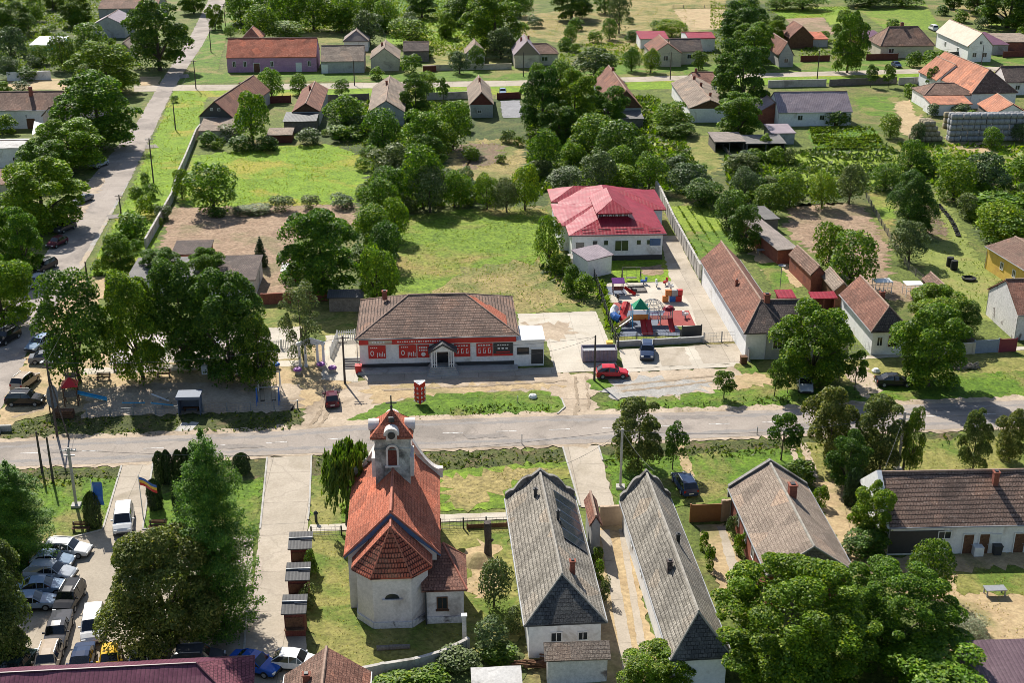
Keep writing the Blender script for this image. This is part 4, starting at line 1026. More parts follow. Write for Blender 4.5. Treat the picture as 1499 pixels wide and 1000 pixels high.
car((10, 500), GR-R(20), 'suv', BLACK, 'black car in dense shade at the left edge of the photo', group=STR)
car((22, 470), GR-R(22), 'estate', GREY, 'grey car under the street trees above the black one', group=STR)
car((52, 418), GR-R(24), 'estate', SILVER, 'silver car half under the third street tree', group=STR)
car((66, 395), GR-R(24), 'suv', BLACK, 'black car parked just above the silver one on the side street', group=STR)
car((84, 360), GR-R(24), 'hatch', MAROON, 'maroon car beside the street trees', group=STR)
car((95, 338), GR-R(24), 'suv', DGREY, 'dark grey car deep in street tree shade above the maroon one', group=STR)
car((122, 296), GR-R(24), 'sedan', GREY, 'grey saloon in the shade where the side street widens', group=STR)
car((146, 244), GR-R(22), 'sedan', SILVER, 'silver saloon under the upper street trees', group=STR)
car((1312, 98), GR+R(5), 'hatch', NAVY, 'dark blue car on the drive beside the far back road')
car((736, 138), GR, 'hatch', LBLUE, 'pale blue car at the gate beside the slated drive of the far houses')
car((1366, 44), R(180)+GR, 'van', WHITE, 'white van parked beside the cream-roofed house far away')
# ================================================================== the church
def church():
    he, hr = 5.4, 9.6
    a, b = G(503, 816, he), G(645, 810, he)
    V_, U_ = Vector((math.cos(GR), math.sin(GR), 0)), Vector((-math.sin(GR), math.cos(GR), 0))
    w = (b-a).dot(V_); ny = ((a+b)/2).dot(U_); cx = ((a+b)/2).dot(V_)
    fy = G(513, 700, he).dot(U_); l = fy-ny
    o = V_*cx+U_*ny; o.z = 0
    root = thing('church', 'white village church with red tiled roof, weathered bell tower and rounded apse', 'church', o, GR)
    hr = zat(V_*cx+U_*ny, 750)
    hx = w/2; oh = .35
    m = MB()
    m.slope([(-hx, l, he), (-hx, 0, he), (0, 0, hr), (0, l, hr)]); m.slope([(hx, 0, he), (hx, l, he), (0, l, hr), (0, 0, hr)])
    ro = m.build('roof', M['roof_red'], root)
    rc = MB(); rc.tube([(0, 0, hr+.04), (0, l, hr+.04)], .14, 6)
    for s in (-1, 1): rc.tube([(s*hx, -.02, he+.03), (0, -.02, hr+.03)], .09, 6)
    rc.build('ridge_cap', M['ridge_red'], ro)
    wm = MB(); wx = hx-oh
    ze = he-.05
    for (x0, y0, x1, y1) in ((-wx, .15, wx, .15), (wx, .15, wx, l), (wx, l, -wx, l), (-wx, l, -wx, .15)):
        wm.poly([(x0, y0, -.3), (x1, y1, -.3), (x1, y1, ze), (x0, y0, ze)])
    wm.poly([(-wx, .15, ze), (wx, .15, ze), (0, .15, hr-.25)]); wm.poly([(wx, l, ze), (-wx, l, ze), (0, l, hr-.25)])
    wm.build('wall', M['plaster_church'], root)
    # blue boarded strip of the nave gable over the lower apse roof
    bm_ = MB()
    for s in (-1, 1):
        bm_.prism([(s*hx, -.05, he-.25), (s*hx, -.05, he-.02), (0, -.05, hr-.02), (0, -.05, hr-.95)], (0, .1, 0))
    bm_.build('gable_board', M['blue_trim'], root)
    # apse: half octagon with its own lower roof
    aw = 3.05; ha, hra = 5.2, hr-.55; ty = (G(571, 773, hra)-o).dot(U_)
    A = [(-aw-.4, .3), (-aw-.38, -1.75), (-1.75, -3.35), (1.75, -3.35), (aw+.38, -1.75), (aw+.4, .3)]
    top = (0, ty, hra)
    am = MB()
    am.slope([(A[0][0], .2, ha), (A[1][0], A[1][1], ha), top, (0, .2, hra)]); am.slope([(A[4][0], A[4][1], ha), (A[5][0], .2, ha), (0, .2, hra), top])
    am.build('apse_side_roof', M['roof_red'], root)
    am = MB()
    for i in (1, 2, 3): am.slope([(A[i][0], A[i][1], ha+.02), (A[i+1][0], A[i+1][1], ha+.02), (0, ty, hra+.02)])
    ar = am.build('apse_roof', M['roof_apse'], root)
    rc = MB()
    for i in (1, 2, 3, 4): rc.tube([(A[i][0], A[i][1], ha+.06), (0, ty, hra+.06)], .065, 6)
    rc.tube([(0, ty, hra+.05), (0, .1, hra+.05)], .1, 6)
    rc.build('ridge_cap', M['ridge_red'], ar)
    W_ = [(-aw, .3), (-aw, -1.45), (-1.63, -3.05), (1.63, -3.05), (aw, -1.45), (aw, .3)]
    wm = MB()
    for i in range(5): wm.poly([(*W_[i], -.3), (*W_[i+1], -.3), (*W_[i+1], ha-.1), (*W_[i], ha-.1)])
    ap = wm.build('apse_wall', M['plaster_church'], root)
    co = MB(); pq = MB()
    for i in range(5):
        p, q = Vector((*W_[i], 0))*1.0, Vector((*W_[i+1], 0)); n = (q-p).normalized().cross(Vector((0, 0, 1)))
        co.prism([p+Vector((0, 0, ha-.5)), q+Vector((0, 0, ha-.5)), q+n*.15+Vector((0, 0, ha-.16)), p+n*.15+Vector((0, 0, ha-.16))], (0, 0, .03))
        pq.prism([p-n*.02+Vector((0, 0, -.2)), q-n*.02+Vector((0, 0, -.2)), q+n*.14+Vector((0, 0, -.2)), p+n*.14+Vector((0, 0, -.2))], (0, 0, .85))
    co.build('cornice', M['plaster_church'], ap); pq.build('plinth', M['plaster_worn'], ap)
    lu = MB()
    pts = [(.62*math.cos(t), -3.07, .5*math.sin(t)+2.95) for t in [math.pi*k/10 for k in range(11)]]
    lu.prism(pts, (0, -.04, 0)); lo = lu.build('window', M['glass'], ap)
    sl_ = MB(); sl_.box((0, -3.15, 2.9), (1.75, .22, .14)); sl_.build('sill', M['plaster_church'], lo)
    # tower
    th, tw = 13.6, 4.3
    yf = G(570, 687, hr).dot(U_)-ny
    pb = V_*cx+U_*(ny+yf); zt1 = zat(pb, 643)
    s_ = PX(pb+Vector((0, 0, zt1)))[2]; tw = 49/s_; tb = yf+tw/2; l = max(l, tb+.6)
    tm = MB(); tm.box((0, tb, (zt1)/2-.1), (tw, tw, zt1+.2))
    tm.box((0, tb, zt1+.12), (tw+.5, tw+.5, .3)); tm.box((0, tb, zt1-1.0), (tw+.22, tw+.22, .18))
    for sx in (-1, 1):
        for sy in (-1, 1): tm.box((sx*(tw/2-.3), tb+sy*(tw/2-.3), zt1*.5+.1), (.72, .72, zt1-.3))
    tm.build('tower', M['plaster_tower'], root)
    zap = zat(V_*cx+U_*(ny+tb), 600)
    t2 = MB(); e = tw/2+.42
    q = [(-e, tb-e, zt1+.27), (e, tb-e, zt1+.27), (e, tb+e, zt1+.27), (-e, tb+e, zt1+.27)]
    for i in range(4): t2.slope([q[i], q[(i+1) % 4], (0, tb, zap)], th=.1)
    tr_ = t2.build('tower_roof', M['roof_red'], root)
    dm = MB(); dm.box((0, tb-e*.42, zt1+.3+(zap-zt1)*.6), (.5, .3, .45)); dm.build('dormer', M['metal_dark'], tr_)
    for i, (x, y) in enumerate(((0, -1), (1, 0), (0, 1), (-1, 0))):   # round-headed oculus gables on the four sides
        g = MB(); n_ = 12; r = tw*.165
        pr = [(r*math.cos(math.pi*k/n_), 0, r*math.sin(math.pi*k/n_)) for k in range(n_+1)]
        pr = [(r, 0, -.55)]+pr+[(-r, 0, -.55)]
        g.prism([(p[0], -.38, p[2]) for p in pr], (0, .85, 0))
        for k in range(n_):
            a0, a1 = math.pi*k/n_, math.pi*(k+1)/n_
            g.prism([((r)*math.cos(a0), -.5, r*math.sin(a0)), ((r+.2)*math.cos(a0), -.5, (r+.2)*math.sin(a0)), ((r+.2)*math.cos(a1), -.5, (r+.2)*math.sin(a1)), (r*math.cos(a1), -.5, r*math.sin(a1))], (0, .95, 0))
        go = g.build('oculus_gable', M['plaster_church'], root, (x*(tw/2+.1), tb+y*(tw/2+.1), zt1+.62), [0, R(90), R(180), R(270)][i])
        k_ = MB(); k_.tube([(0, -.5, -.02), (0, -.4, -.02)], tw*.115, 14); k_.build('oculus', M['metal_dark'], go)
    for i, (x, y) in enumerate(((0, -1), (1, 0), (0, 1), (-1, 0))):   # louvred bell openings
        bw, bh = tw*.13, 1.5
        zc = zat(pb, 681)
        pr = [(-bw, -.03, 0), (bw, -.03, 0)]+[(bw*math.cos(t), -.03, bh+bw*math.sin(t)) for t in [math.pi*k/8 for k in range(9)]]
        g = MB(); g.prism(pr, (0, -.03, 0)); go = g.build('bell_opening', M['wood_red'], root, (x*tw/2, tb+y*tw/2, zc), [0, R(90), R(180), R(270)][i])
        f = MB()
        f.box((0, -.08, -.1), (bw*2+.6, .2, .16))
        for s in (-1, 1): f.box((s*(bw+.1), -.07, bh/2-.03), (.18, .12, bh+.1))
        for k in range(8):
            a0, a1 = math.pi*k/8, math.pi*(k+1)/8
            f.prism([(bw*math.cos(a0), -.12, bh+bw*math.sin(a0)), ((bw+.2)*math.cos(a0), -.12, bh+(bw+.2)*math.sin(a0)), ((bw+.2)*math.cos(a1), -.12, bh+(bw+.2)*math.sin(a1)), (bw*math.cos(a1), -.12, bh+bw*math.sin(a1))], (0, .12, 0))
        f.build('frame', M['plaster_church'], go)
    cr = MB(); cr.tube([(0, tb, zap-.1), (0, tb, zap+.3)], .1, 8); cr.lathe((0, tb, zap+.3), [(.04, -.12), (.12, -.06), (.14, .03), (.11, .1), (.04, .15)], 10)
    zc = zat(V_*cx+U_*(ny+tb), 582)
    cr.box((0, tb, (zap+zc)/2+.2), (.12, .12, zc-zap)); cr.box((0, tb, zc-.55), (1.0, .12, .12)); cr.build('cross', M['metal_dark'], root)
    # curved parapet gable on the street side with end blocks
    pg = MB(); n_ = 10
    for s in (-1, 1):
        pts = []
        for k in range(n_+1):
            t = k/n_; x = s*(tw/2+.1+(hx-tw/2-.1)*t); zz = he+.7+(hr-.4-he)*(1-t)**1.6*.85
            pts.append((x, zz))
        for k in range(n_):
            (x0, z0), (x1, z1) = pts[k], pts[k+1]
            pg.prism([(x0, l-.1, z0-.9), (x1, l-.1, z1-.9), (x1, l-.1, z1), (x0, l-.1, z0)], (0, .5, 0))
            pg.prism([(x0, l-.22, z0), (x1, l-.22, z1), (x1, l-.22, z1+.12), (x0, l-.22, z0+.12)], (0, .74, 0))
        pg.box((s*(hx+.05), l+.15, he+.35), (.55, .6, 1.0)); bt = MB(); bt.box((s*(tw/2+.2), tb-tw*.05, hr+.1), (.4, tw*.8, 1.9)); bt.build('buttress', M['plaster_church'], root)
        pg.build('parapet', M['plaster_church'], root); pg = MB()
    # sacristy on the right
    sa, sb = G(622, 866, 3.5), G(684, 864.5, 3.5)
    x0 = (sa-o).dot(V_); x1 = (sb-o).dot(V_); y0 = (sa-o).dot(U_); y1 = y0+5.4; hs = 3.5; ht = 5.3
    yr = (y0+y1)/2
    sm = MB()
    sm.slope([(x0-.3, y0, hs), (x1, y0, hs), (x1-2.0, y1-.6, ht), (x0-.3, y1-.6, ht)])
    sm.slope([(x1, y0, hs), (x1, y1, hs), (x1-2.0, y1-.6, ht)])
    sm.build('sacristy_roof', M['roof_redbrown'], root)
    rc = MB(); rc.tube([(x1, y0, hs+.04), (x1-2.0, y1-.6, ht+.04)], .09, 6); rc.tube([(x1-2.0, y1-.6, ht+.04), (x1, y1, hs+.04)], .09, 6); rc.build('sacristy_ridge', M['ridge_red'], root)
    wm = MB(); X0, X1, Y0, Y1 = x0+.1, x1-.3, y0+.35, y1-.3
    for (p, q, r, t) in ((X0, Y0, X1, Y0), (X1, Y0, X1, Y1), (X1, Y1, X0, Y1)): wm.poly([(p, q, -.3), (r, t, -.3), (r, t, hs+.05), (p, q, hs+.05)])
    sw = wm.build('sacristy_wall', M['plaster_church'], root)
    pl = MB(); pl.box(((X0+X1)/2, Y0-.05, .25), (X1-X0+.1, .2, .9)); pl.build('sacristy_plinth', M['plaster_worn'], root)
    window(root, (X0+(X1-X0)*.42, Y0, 2.05), .95, 1.25, 0, M['wood_brown'], sill=True)
    dp = MB(); dp.tube([(x0+.05, y0+.1, 0), (x0+.05, y0+.1, hs-.1)], .07, 6); dp.build('downpipe', M['metal_dark'], root)
church()
# ================================================================== the shop
def shop():
    A, B, C = (520, 497), (760.5, 491.5), (747.7, 434.5)
    root, (w, l, hr, he, LX, RX, FY, BY) = house('shop', 'white village shop with hipped brown roof and red posters along its front', 'shop', A, B, C, 4.3, 8.0, ridge='x', rot='ab', near=6.6, far=6.6, oh=.45,
        wall='plaster_white', roof='roof_rows', hipm='roof_rows', chim=[(-.33, .12, .7, .6)], plinth=('metal_dark', .75), rpx=431)
    s = w/240.5     # metres per photo pixel along the front
    X = lambda px: -w/2+(px-520)*s
    m = MB(); m.box((0, FY-.25, he-.5), (RX-LX+.1, .2, .66)); fb = m.build('fascia_band', M['red'], root)
    g = MB(); g.box((X(556), FY-.36, he-.5), (X(571)-X(537), .03, .5)); g.build('name_board', M['plaster_beige'], fb)
    # lettering strokes and moon emblems on the band (their words cannot be read in the photo)
    g = MB(); r_ = random.Random(4)
    for k in range(20): g.box((X(582)+k*.29, FY-.36, he-.5), (.17, .03, .14+.06*(k % 3 == 0)))
    for k in range(5): g.box((X(545)+k*.34, FY-.385, he-.5), (.22, .02, .22))
    for px in (624, 632, 641, 649, 658, 725, 733, 741):
        for t in range(7):
            a0 = R(50)+R(260)*t/7; a1 = R(50)+R(260)*(t+1)/7
            for q0, q1 in ((.2, .1),):
                g.prism([(X(px)+.2*math.cos(a0), FY-.225, he-.16+.22*math.sin(a0)), (X(px)+.2*math.cos(a1), FY-.225, he-.16+.22*math.sin(a1)), (X(px)+.06+.12*math.cos(a1), FY-.225, he-.16+.14*math.sin(a1)), (X(px)+.06+.12*math.cos(a0), FY-.225, he-.16+.14*math.sin(a0))], (0, -.03, 0))
    g.build('lettering', M['white_paint'], fb)
    # posters
    def poster(px0, px1, kind):
        x0, x1 = X(px0), X(px1); zc, h = 2.35, 1.75; wd = x1-x0
        b = MB(); b.box(((x0+x1)/2, FY-.05, zc), (wd, .08, h)); p = b.build('poster', M['red'] if kind != 'slate' else M['metal_dark'], root)
        f = MB(); rr = random.Random(int(px0))
        if kind == 'goods':      # big white number and packaged goods
            for t in range(10):
                a0, a1 = 6.283*t/10, 6.283*(t+1)/10
                f.prism([(x0+wd*.22+.24*math.cos(a0), FY-.1, zc-.15+.36*math.sin(a0)), (x0+wd*.22+.24*math.cos(a1), FY-.1, zc-.15+.36*math.sin(a1)), (x0+wd*.22+.15*math.cos(a1), FY-.1, zc-.15+.25*math.sin(a1)), (x0+wd*.22+.15*math.cos(a0), FY-.1, zc-.15+.25*math.sin(a0))], (0, -.02, 0))
            for k in range(5): f.box((x0+wd*.52+k*wd*.1, FY-.1, zc-.4+.1*(k % 2)), (wd*.045, .02, .45+.2*(k % 3 == 0)))
            for k in range(4): f.box((x0+wd*.15+k*wd*.11, FY-.1, zc+.6), (wd*.07, .02, .14))
        elif kind == 'label':
            for r2 in range(2):
                for k in range(5): f.box((x0+wd*(.18+.15*k), FY-.1, zc+.5-.35*r2), (wd*.1, .02, .2))
            f.tube([(x0+wd*.5, FY-.1, zc-.4), (x0+wd*.5, FY-.12, zc-.4)], .28, 12)
        elif kind == 'three':
            for k in range(3):
                xc = x0+wd*(.2+.3*k)
                f.box((xc, FY-.1, zc+.2), (wd*.14, .02, .07)); f.box((xc, FY-.1, zc-.4), (wd*.16, .02, .08)); f.box((xc-wd*.05, FY-.1, zc-.1), (wd*.035, .02, .5)); f.box((xc+wd*.06, FY-.1, zc-.2), (wd*.03, .02, .35))
            for k in range(5): f.box((x0+wd*(.15+.16*k), FY-.1, zc+.62), (wd*.1, .02, .16))
        elif kind == 'slate':
            for k in range(5): f.box((x0+wd*(.25+.12*k), FY-.1, zc+.6), (wd*.08, .02, .16))
            for k in range(3): f.box((x0+wd*(.28+.2*k), FY-.1, zc+.15), (wd*.12, .02, .2))
        f.build('print', M['white_paint'], p)
        if kind == 'slate':
            b = MB(); b.box(((x0+x1)/2, FY-.105, zc-.72), (wd, .02, .3)); b.build('stripe', M['red'], p)
            b = MB(); b.box(((x0+x1)/2, FY-.105, zc-.35), (wd*.7, .02, .16)); b.build('band', M['red'], p)
    poster(538, 563.5, 'goods'); poster(583, 608.5, 'goods'); poster(610, 627.5, 'label'); poster(664, 688, 'three'); poster(697, 721, 'three'); poster(722, 751, 'slate')
    # gabled porch with steps
    xc = X(647); pw = 2.9; d = 1.7
    pm = MB()
    for sx in (-1, 1): pm.slope([(xc+sx*(pw/2+.35), FY-d, 2.85), (xc+sx*(pw/2+.35), FY+.02, 2.85), (xc, FY+.02, 3.95), (xc, FY-d, 3.95)][::sx], th=.28)
    pm.build('porch_roof', M['sheet_dark'], root)
    pm = MB(); pm.poly([(xc-pw/2, FY-d+.15, 2.8), (xc+pw/2, FY-d+.15, 2.8), (xc, FY-d+.15, 3.7)])
    for sx in (-1, 1):
        for k in range(3): pm.box((xc+sx*(pw/2-.12-.28*k), FY-d+.2, 1.8), (.12, .12, 2.1))
        pm.box((xc+sx*(pw/2-.4), FY-d+.2, 1.1), (.7, .06, .1))
        pm.box((xc+sx*(pw/2-.05), FY-d/2, 1.8), (.06, d-.3, 2.1))
    pm.build('porch', M['white_paint'], root)
    door(root, (xc, FY, .75), 1.5, 2.1, 0, M['glass'])
    st = MB()
    for k in range(5): st.box((xc, FY-d/2-.16*k, .375-.15*k/2), (3.2+.22*k, d+.32*k, .75-.15*k))
    st.build('steps', M['concrete'], root)
    tr = MB(); tr.box((X(640), FY-.9, .12), (w*.98, 1.8, .3)); tr.build('terrace', M['concrete'], root)
    # orange repaired strip beside the right hip
    # flat-roofed white extension at the right end
    ex0, ex1 = X(753), X(797)
    b = MB(); b.box(((ex0+ex1)/2, FY+2.2, 1.75), (ex1-ex0, 4.6, 3.5)); b.box(((ex0+ex1)/2, FY+2.2, 3.55), (ex1-ex0+.3, 4.9, .14)); b.build('extension', M['plaster_white'], root)
    window(root, (X(766), FY-.1, 2.1), 1.5, .9, 0, M['metal_dark'])
    door(root, (X(787), FY-.1, .3), 1.5, 2.0, 0, M['metal_dark'])
    for k, (yy, zz) in enumerate(((3., 2.9), (5., 3.0), (7., 2.2))):
        a = MB(); a.box((0, 0, 0), (.4, .9, .7)); u = a.build('air_conditioner', M['white_paint'], root, (RX+.25, FY+yy+2.5, zz))
        a = MB(); a.tube([(.2, 0, 0), (.22, 0, 0)], .28, 10); a.build('fan_grille', M['metal_dark'], u)
    rp = MB()       # strip of new orange tiles
    L2 = Vector((w/2, -l/2, he)); rn = Vector((w/2-6.6, 0, hr)); e = Vector((w/2, l/2, he))
    n = (rn-L2).cross(e-L2).normalized(); n = n if n.z > 0 else -n
    p = [L2.lerp(rn, .22)+n*.02, L2.lerp(rn, .97)+n*.02, L2.lerp(rn, .97)+Vector((1.7, .8, -.9)), L2.lerp(rn, .22)+(e-L2)*.26]
    p = [q-n*((q-L2).dot(n)-.03) for q in p]
    rp.slope(p[::-1], th=.02); rp.build('new_tiles', M['roof_red'], root)
    return root
shop()
# ================================================================== kindergarten
def kinder():
    he = 4.3
    a, b = G(833, 346, he), G(976, 342, he); V_ = Vector((math.cos(GR), math.sin(GR), 0)); U_ = Vector((-math.sin(GR), math.cos(GR), 0))
    w = (b-a).dot(V_); cx = ((a+b)/2).dot(V_); ny = ((a+b)/2).dot(U_); o = V_*cx+U_*ny; o.z = 0
    root = thing('kindergarten', 'pale grey kindergarten with pinkish red metal roof and raised clerestory', 'kindergarten', o, GR)
    s = w/143.; D = G(960, 277, he).dot(U_)-ny
    def L(px, py, z=he): q = G(px, py, z)-o; return Vector((q.dot(V_), q.dot(U_), z))
    hx = w/2; hr = 6.5; m = MB()
    hb = 9.5
    # main hipped body
    y1 = D
    rn = (0, hx*.78, hr); rf = (0, y1-hx*.6, hr)
    P = [(-hx, 0, he), (hx, 0, he), (hx, y1, he), (-hx, y1, he)]
    m.slope([P[0], P[1], rn]); m.slope([P[1], P[2], rf, rn]); m.slope([P[2], P[3], rf]); m.slope([P[3], P[0], rn, rf])
    # wings
    def wing(x0, x1, ya, yb, z=he, zr=5.9):
        ym = (ya+yb)/2; q = (yb-ya)/2
        tip = x1-math.copysign(q, x1-x0)
        m.slope([(x0, ya, z), (x1, ya, z), (tip, ym, zr), (x0, ym, zr)]); m.slope([(x1, yb, z), (x0, yb, z), (x0, ym, zr), (tip, ym, zr)]); m.slope([(x1, ya, z), (x1, yb, z), (tip, ym, zr)])
    q1 = L(816, 331); q2 = L(805.6, 298); q3 = L(810.8, 276.5); r1 = L(972, 306.7); r2 = L(960, 277)
    wing(-hx*.2, q1.x, q1.y, q2.y); wing(-hx*.2, q1.x+.2, q2.y+.8, max(q3.y, q2.y+6)); wing(hx*.2, r1.x+.4, r1.y, max(r2.y, r1.y+7))
    ro = m.build('roof', M['metal_pink'], root)
    g = MB(); g.tube([(P[0][0], -.02, he), (P[1][0], -.02, he)], .09, 6); g.build('gutter', M['metal_lilac'], ro)
    # snow guards
    g = MB()
    for k in range(5): g.box((-hx*.6+k*hx*.34, 1.0+.25*(k % 2), he+.62), (1.9, .05, .1))
    g.build('snow_guard', M['metal_dark'], ro)
    # clerestory
    ce = 6.7
    c1 = L(874, 313, ce); c2 = L(925, 312, ce); wd = (c2.x-c1.x); xc = (c1.x+c2.x)/2; cy = (c1.y+c2.y)/2; q_ = G(913, 274, ce+1.35)-o; cl = q_.dot(U_)-cy
    b = MB(); b.box((xc, cy+.5+cl/2, ce-1.1), (wd-1.0, cl-1, 2.1)); cw = b.build('clerestory_wall', M['plaster_white'], root)
    b = MB(); e = wd/2+.1; cr = ce+1.35
    b.slope([(xc-e, cy, ce), (xc+e, cy, ce), (xc, cy+3.0, cr)]); b.slope([(xc+e, cy, ce), (xc+e, cy+cl, ce), (xc, cy+cl, cr), (xc, cy+3., cr)]); b.slope([(xc-e, cy+cl, ce), (xc-e, cy, ce), (xc, cy+3., cr), (xc, cy+cl, cr)])
    b.poly([(xc+e-.1, cy+cl-.1, ce), (xc-e+.1, cy+cl-.1, ce), (xc, cy+cl-.1, cr-.15)])
    b.build('clerestory_roof', M['metal_pink'], root)
    for k in range(5): window(root, (xc-wd*.36+k*wd*.18, cy+.98, ce-.65), wd*.15, .7, 0)
    # walls
    wm = MB(); i = .55
    def bx(x0, x1, ya, yb): wm.box(((x0+x1)/2, (ya+yb)/2, he/2-.15), (x1-x0, yb-ya, he-.05))
    bx(-hx+i, hx-i, i, y1-i)
    bx(q1.x+i, -hx+1, q1.y+i, q2.y-i); bx(q1.x+i+.2, -hx+1, q2.y+1.4, q2.y+5.4); bx(hx-1, r1.x+.4-i, r1.y+i, r1.y+6.4)
    wm.build('wall', M['plaster_white'], root)
    pm = MB(); pm.box((0, i-.05, .35), (w-2*i+.1, .12, .9)); pm.build('plinth', M['metal_dark'], root)
    X = lambda px: -hx+(px-833)*s
    for px, ww in ((850, 1.5), (872, .9), (888, .8), (936, .8), (951, .8)): window(root, (X(px), i, 2.4 if ww > 1 else 2.9), ww, 1.5 if ww > 1 else .9, 0, bars=0)
    window(root, (X(911), i, 2.4), 2.2, 1.8, 0, M['frame_white'])
    b = MB(); b.box((X(960), i-.04, 2.9), (1.7, .08, 1.1)); b.build('notice_board', M['blue_trim'], root)
    b = MB(); b.box((-hx+1.2, -.7, .6), (2.6, 2.4, 1.2)); b.build('entrance_steps', M['concrete'], root)
    return root
kinder()
lowshed('gate_lodge', 'small white lodge with lilac sloping metal roof in front of the kindergarten', 'shed', (860, 382), (899, 373), (894, 353), 3.0, 3.6, wall='plaster_white', roof='metal_lilac', rot='ab')
# ================================================================== houses south of the main road
def parapet(root, dims, m='parapet_grey', curve=True, mat2=None):
    """street gable with a curved baroque outline, standing above the far end of the roof"""
    w, l, hr, he, LX, RX, FY, BY = dims; b = MB(); hx = w/2; n = 16; pts = []
    for k in range(n+1):
        t = k/n; x = -hx+2*hx*t; u = abs(x)/hx
        z = he+(hr-he)*(1-u)+.22
        if curve: z += .42*math.sin(min(1, max(0, (u-.25)/.5))*math.pi)*(1 if u < .75 else 0)+(.25 if u > .82 else 0)
        pts.append((x, z))
    for (x0, z0), (x1, z1) in zip(pts, pts[1:]):
        b.prism([(x0, l/2-.05, min(z0, z1)-1.2), (x1, l/2-.05, min(z0, z1)-1.2), (x1, l/2-.05, z1), (x0, l/2-.05, z0)], (0, .26, 0))
        b.prism([(x0, l/2-.14, z0), (x1, l/2-.14, z1), (x1, l/2-.14, z1+.1), (x0, l/2-.14, z0+.1)], (0, .42, 0))
    b.build('parapet', M[m], root)
M['solar'] = plain('solar', (.02, .028, .04), .15, 0, .6)
r, d = house('long_house', 'long grey-tiled house with dark solar panels and slated end, right of the church', 'house', (768, 918), (888, 910), (850, 726), 3.5, 7.5, near=.7, rot=GR+R(1.2), far=0, roof='roof_grey', hipm='slate_dark', rr=(841, 691), ridgem='ridge_grey',
    wall='plaster_white', chim=[(-.12, .33, .8, .28, 'metal_dark'), (.16, -.28, 1.1, .42), (.12, .12, .9, .25, 'metal_dark')], win=[('front', -.12, 2.0, 1.0, 1.0), ('front', .25, 2.0, .9, .9)], parapet=True)
parapet(r, d)
def solar(root, d):
    w, l, hr, he = d[:4]; hx = w/2
    e0 = Vector((hx, 0, he)); k0 = Vector((0, 0, hr)); n = Vector((hr-he, 0, hx)).normalized()
    for j in range(5):
        b = MB(); y = l*.44-1.2-j*1.75
        p0 = e0.lerp(k0, .1)+Vector((0, y, 0))+n*.08; p1 = e0.lerp(k0, .72)+Vector((0, y, 0))+n*.08
        b.prism([p0, p0+Vector((0, -1.65, 0)), p1+Vector((0, -1.65, 0)), p1], n*.05); o = b.build('solar_panel', M['solar'], root)
        f = MB()
        for q in (0, -1.65): f.tube([p0+Vector((0, q, 0))+n*.05, p1+Vector((0, q, 0))+n*.05], .03, 4)
        f.build('panel_frame', M['metal_grey'], o)
M['solar'] = plain('solar', (.02, .028, .04), .15, 0, .6)
solar(r, d)
lowshed('lean_to', 'brown-tiled lean-to with stove pipes against the slated end of the long house', 'shed', (797, 967), (895, 967), (890, 938), 2.4, 3.3, wall='plaster_worn', roof='roof_tan')
r, d = house('long_house', 'second long grey-tiled house with white side wall, between the two drives', 'house', (981, 965), (1074, 965), (1003, 730), 3.4, 7, near=.7, rot=GR+R(1.2), roof='roof_grey', hipm='slate_dark', rr=(896, 692), ridgem='ridge_grey',
    wall='plaster_white', chim=[(-.16, -.12, .9, .4, 'roof_dark'), (.17, .06, .8, .3, 'metal_dark')], win=[('left', .3, 2., .9, 1.1), ('left', .1, 2., .9, 1.1)])
parapet(r, d)
r, d = house('brick_house', 'tan-tiled house with red brick side and chimney on the ridge, south of the road', 'house', (1122, 842), (1254, 841), (1184, 712), 3.6, 7.4, near=2.2, roof='roof_tan', ridgem='ridge_grey', rr=(811, 677),
    wall='brick', chim=[(.08, .12, 1.2, .7)], win=[('left', .1, 2., 1.0, 1.3), ('left', .3, 2., 1.0, 1.3), ('left', -.1, 2., 1.0, 1.3)])
parapet(r, d, 'parapet_grey', False)
r, d = house('farmhouse', 'long white farmhouse with weathered dark red-brown roof at the right edge, south of the road', 'house', (1304, 775), (1620, 765), (1289, 738), 3.2, 7.2, ridge='x', rot=R(2.2), w_=None, l_=9.5, roof='roof_rows', rpx=689, near=0,
    wall='plaster_white', chim=[(.03, -.12, 1.2, .5)], win=[('front', -.24, 2.1, 1.3, .9)], doors=[('front', -.125, .95, 2.1), ('front', -.05, .95, 2.1), ('front', .0, .95, 2.0, 'frame_white'), ('front', .115, .95, 2.1)])
pg = MB(); pg.prism([(-d[0]/2-.2, -d[1]/2, d[3]-.1), (-d[0]/2-.2, 0, d[2]+.25), (-d[0]/2-.2, d[1]/2, d[3]-.1)], (.45, 0, 0)); pg.build('parapet', M['plaster_white'], r)
for k, px in ((0, -.082),):
    b = MB(); b.box((d[0]*px, d[6]-.45, .6), (.9, .7, .95)); b.build('washing_machine', M['white_paint'], r)
b = MB(); b.box((d[4]+2.6, d[6]-.04, 1.4), (5.2, .06, 2.4)); b.build('porch_shade_panel', M['metal_dark'], r)  # flat dark panel on the wall paints the shade of the set-back porch
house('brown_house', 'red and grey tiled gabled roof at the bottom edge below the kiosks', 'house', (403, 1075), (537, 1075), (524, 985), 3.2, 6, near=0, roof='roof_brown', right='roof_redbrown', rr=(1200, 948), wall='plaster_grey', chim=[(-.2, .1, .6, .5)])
house('gate_house', 'narrow gatehouse with faded red tiles between the two long grey houses', 'shed', (863, 770), (882, 770), (876, 733), 3.2, 4.2, near=0, roof='roof_redbrown', wall='plaster_grey', oh=.2)
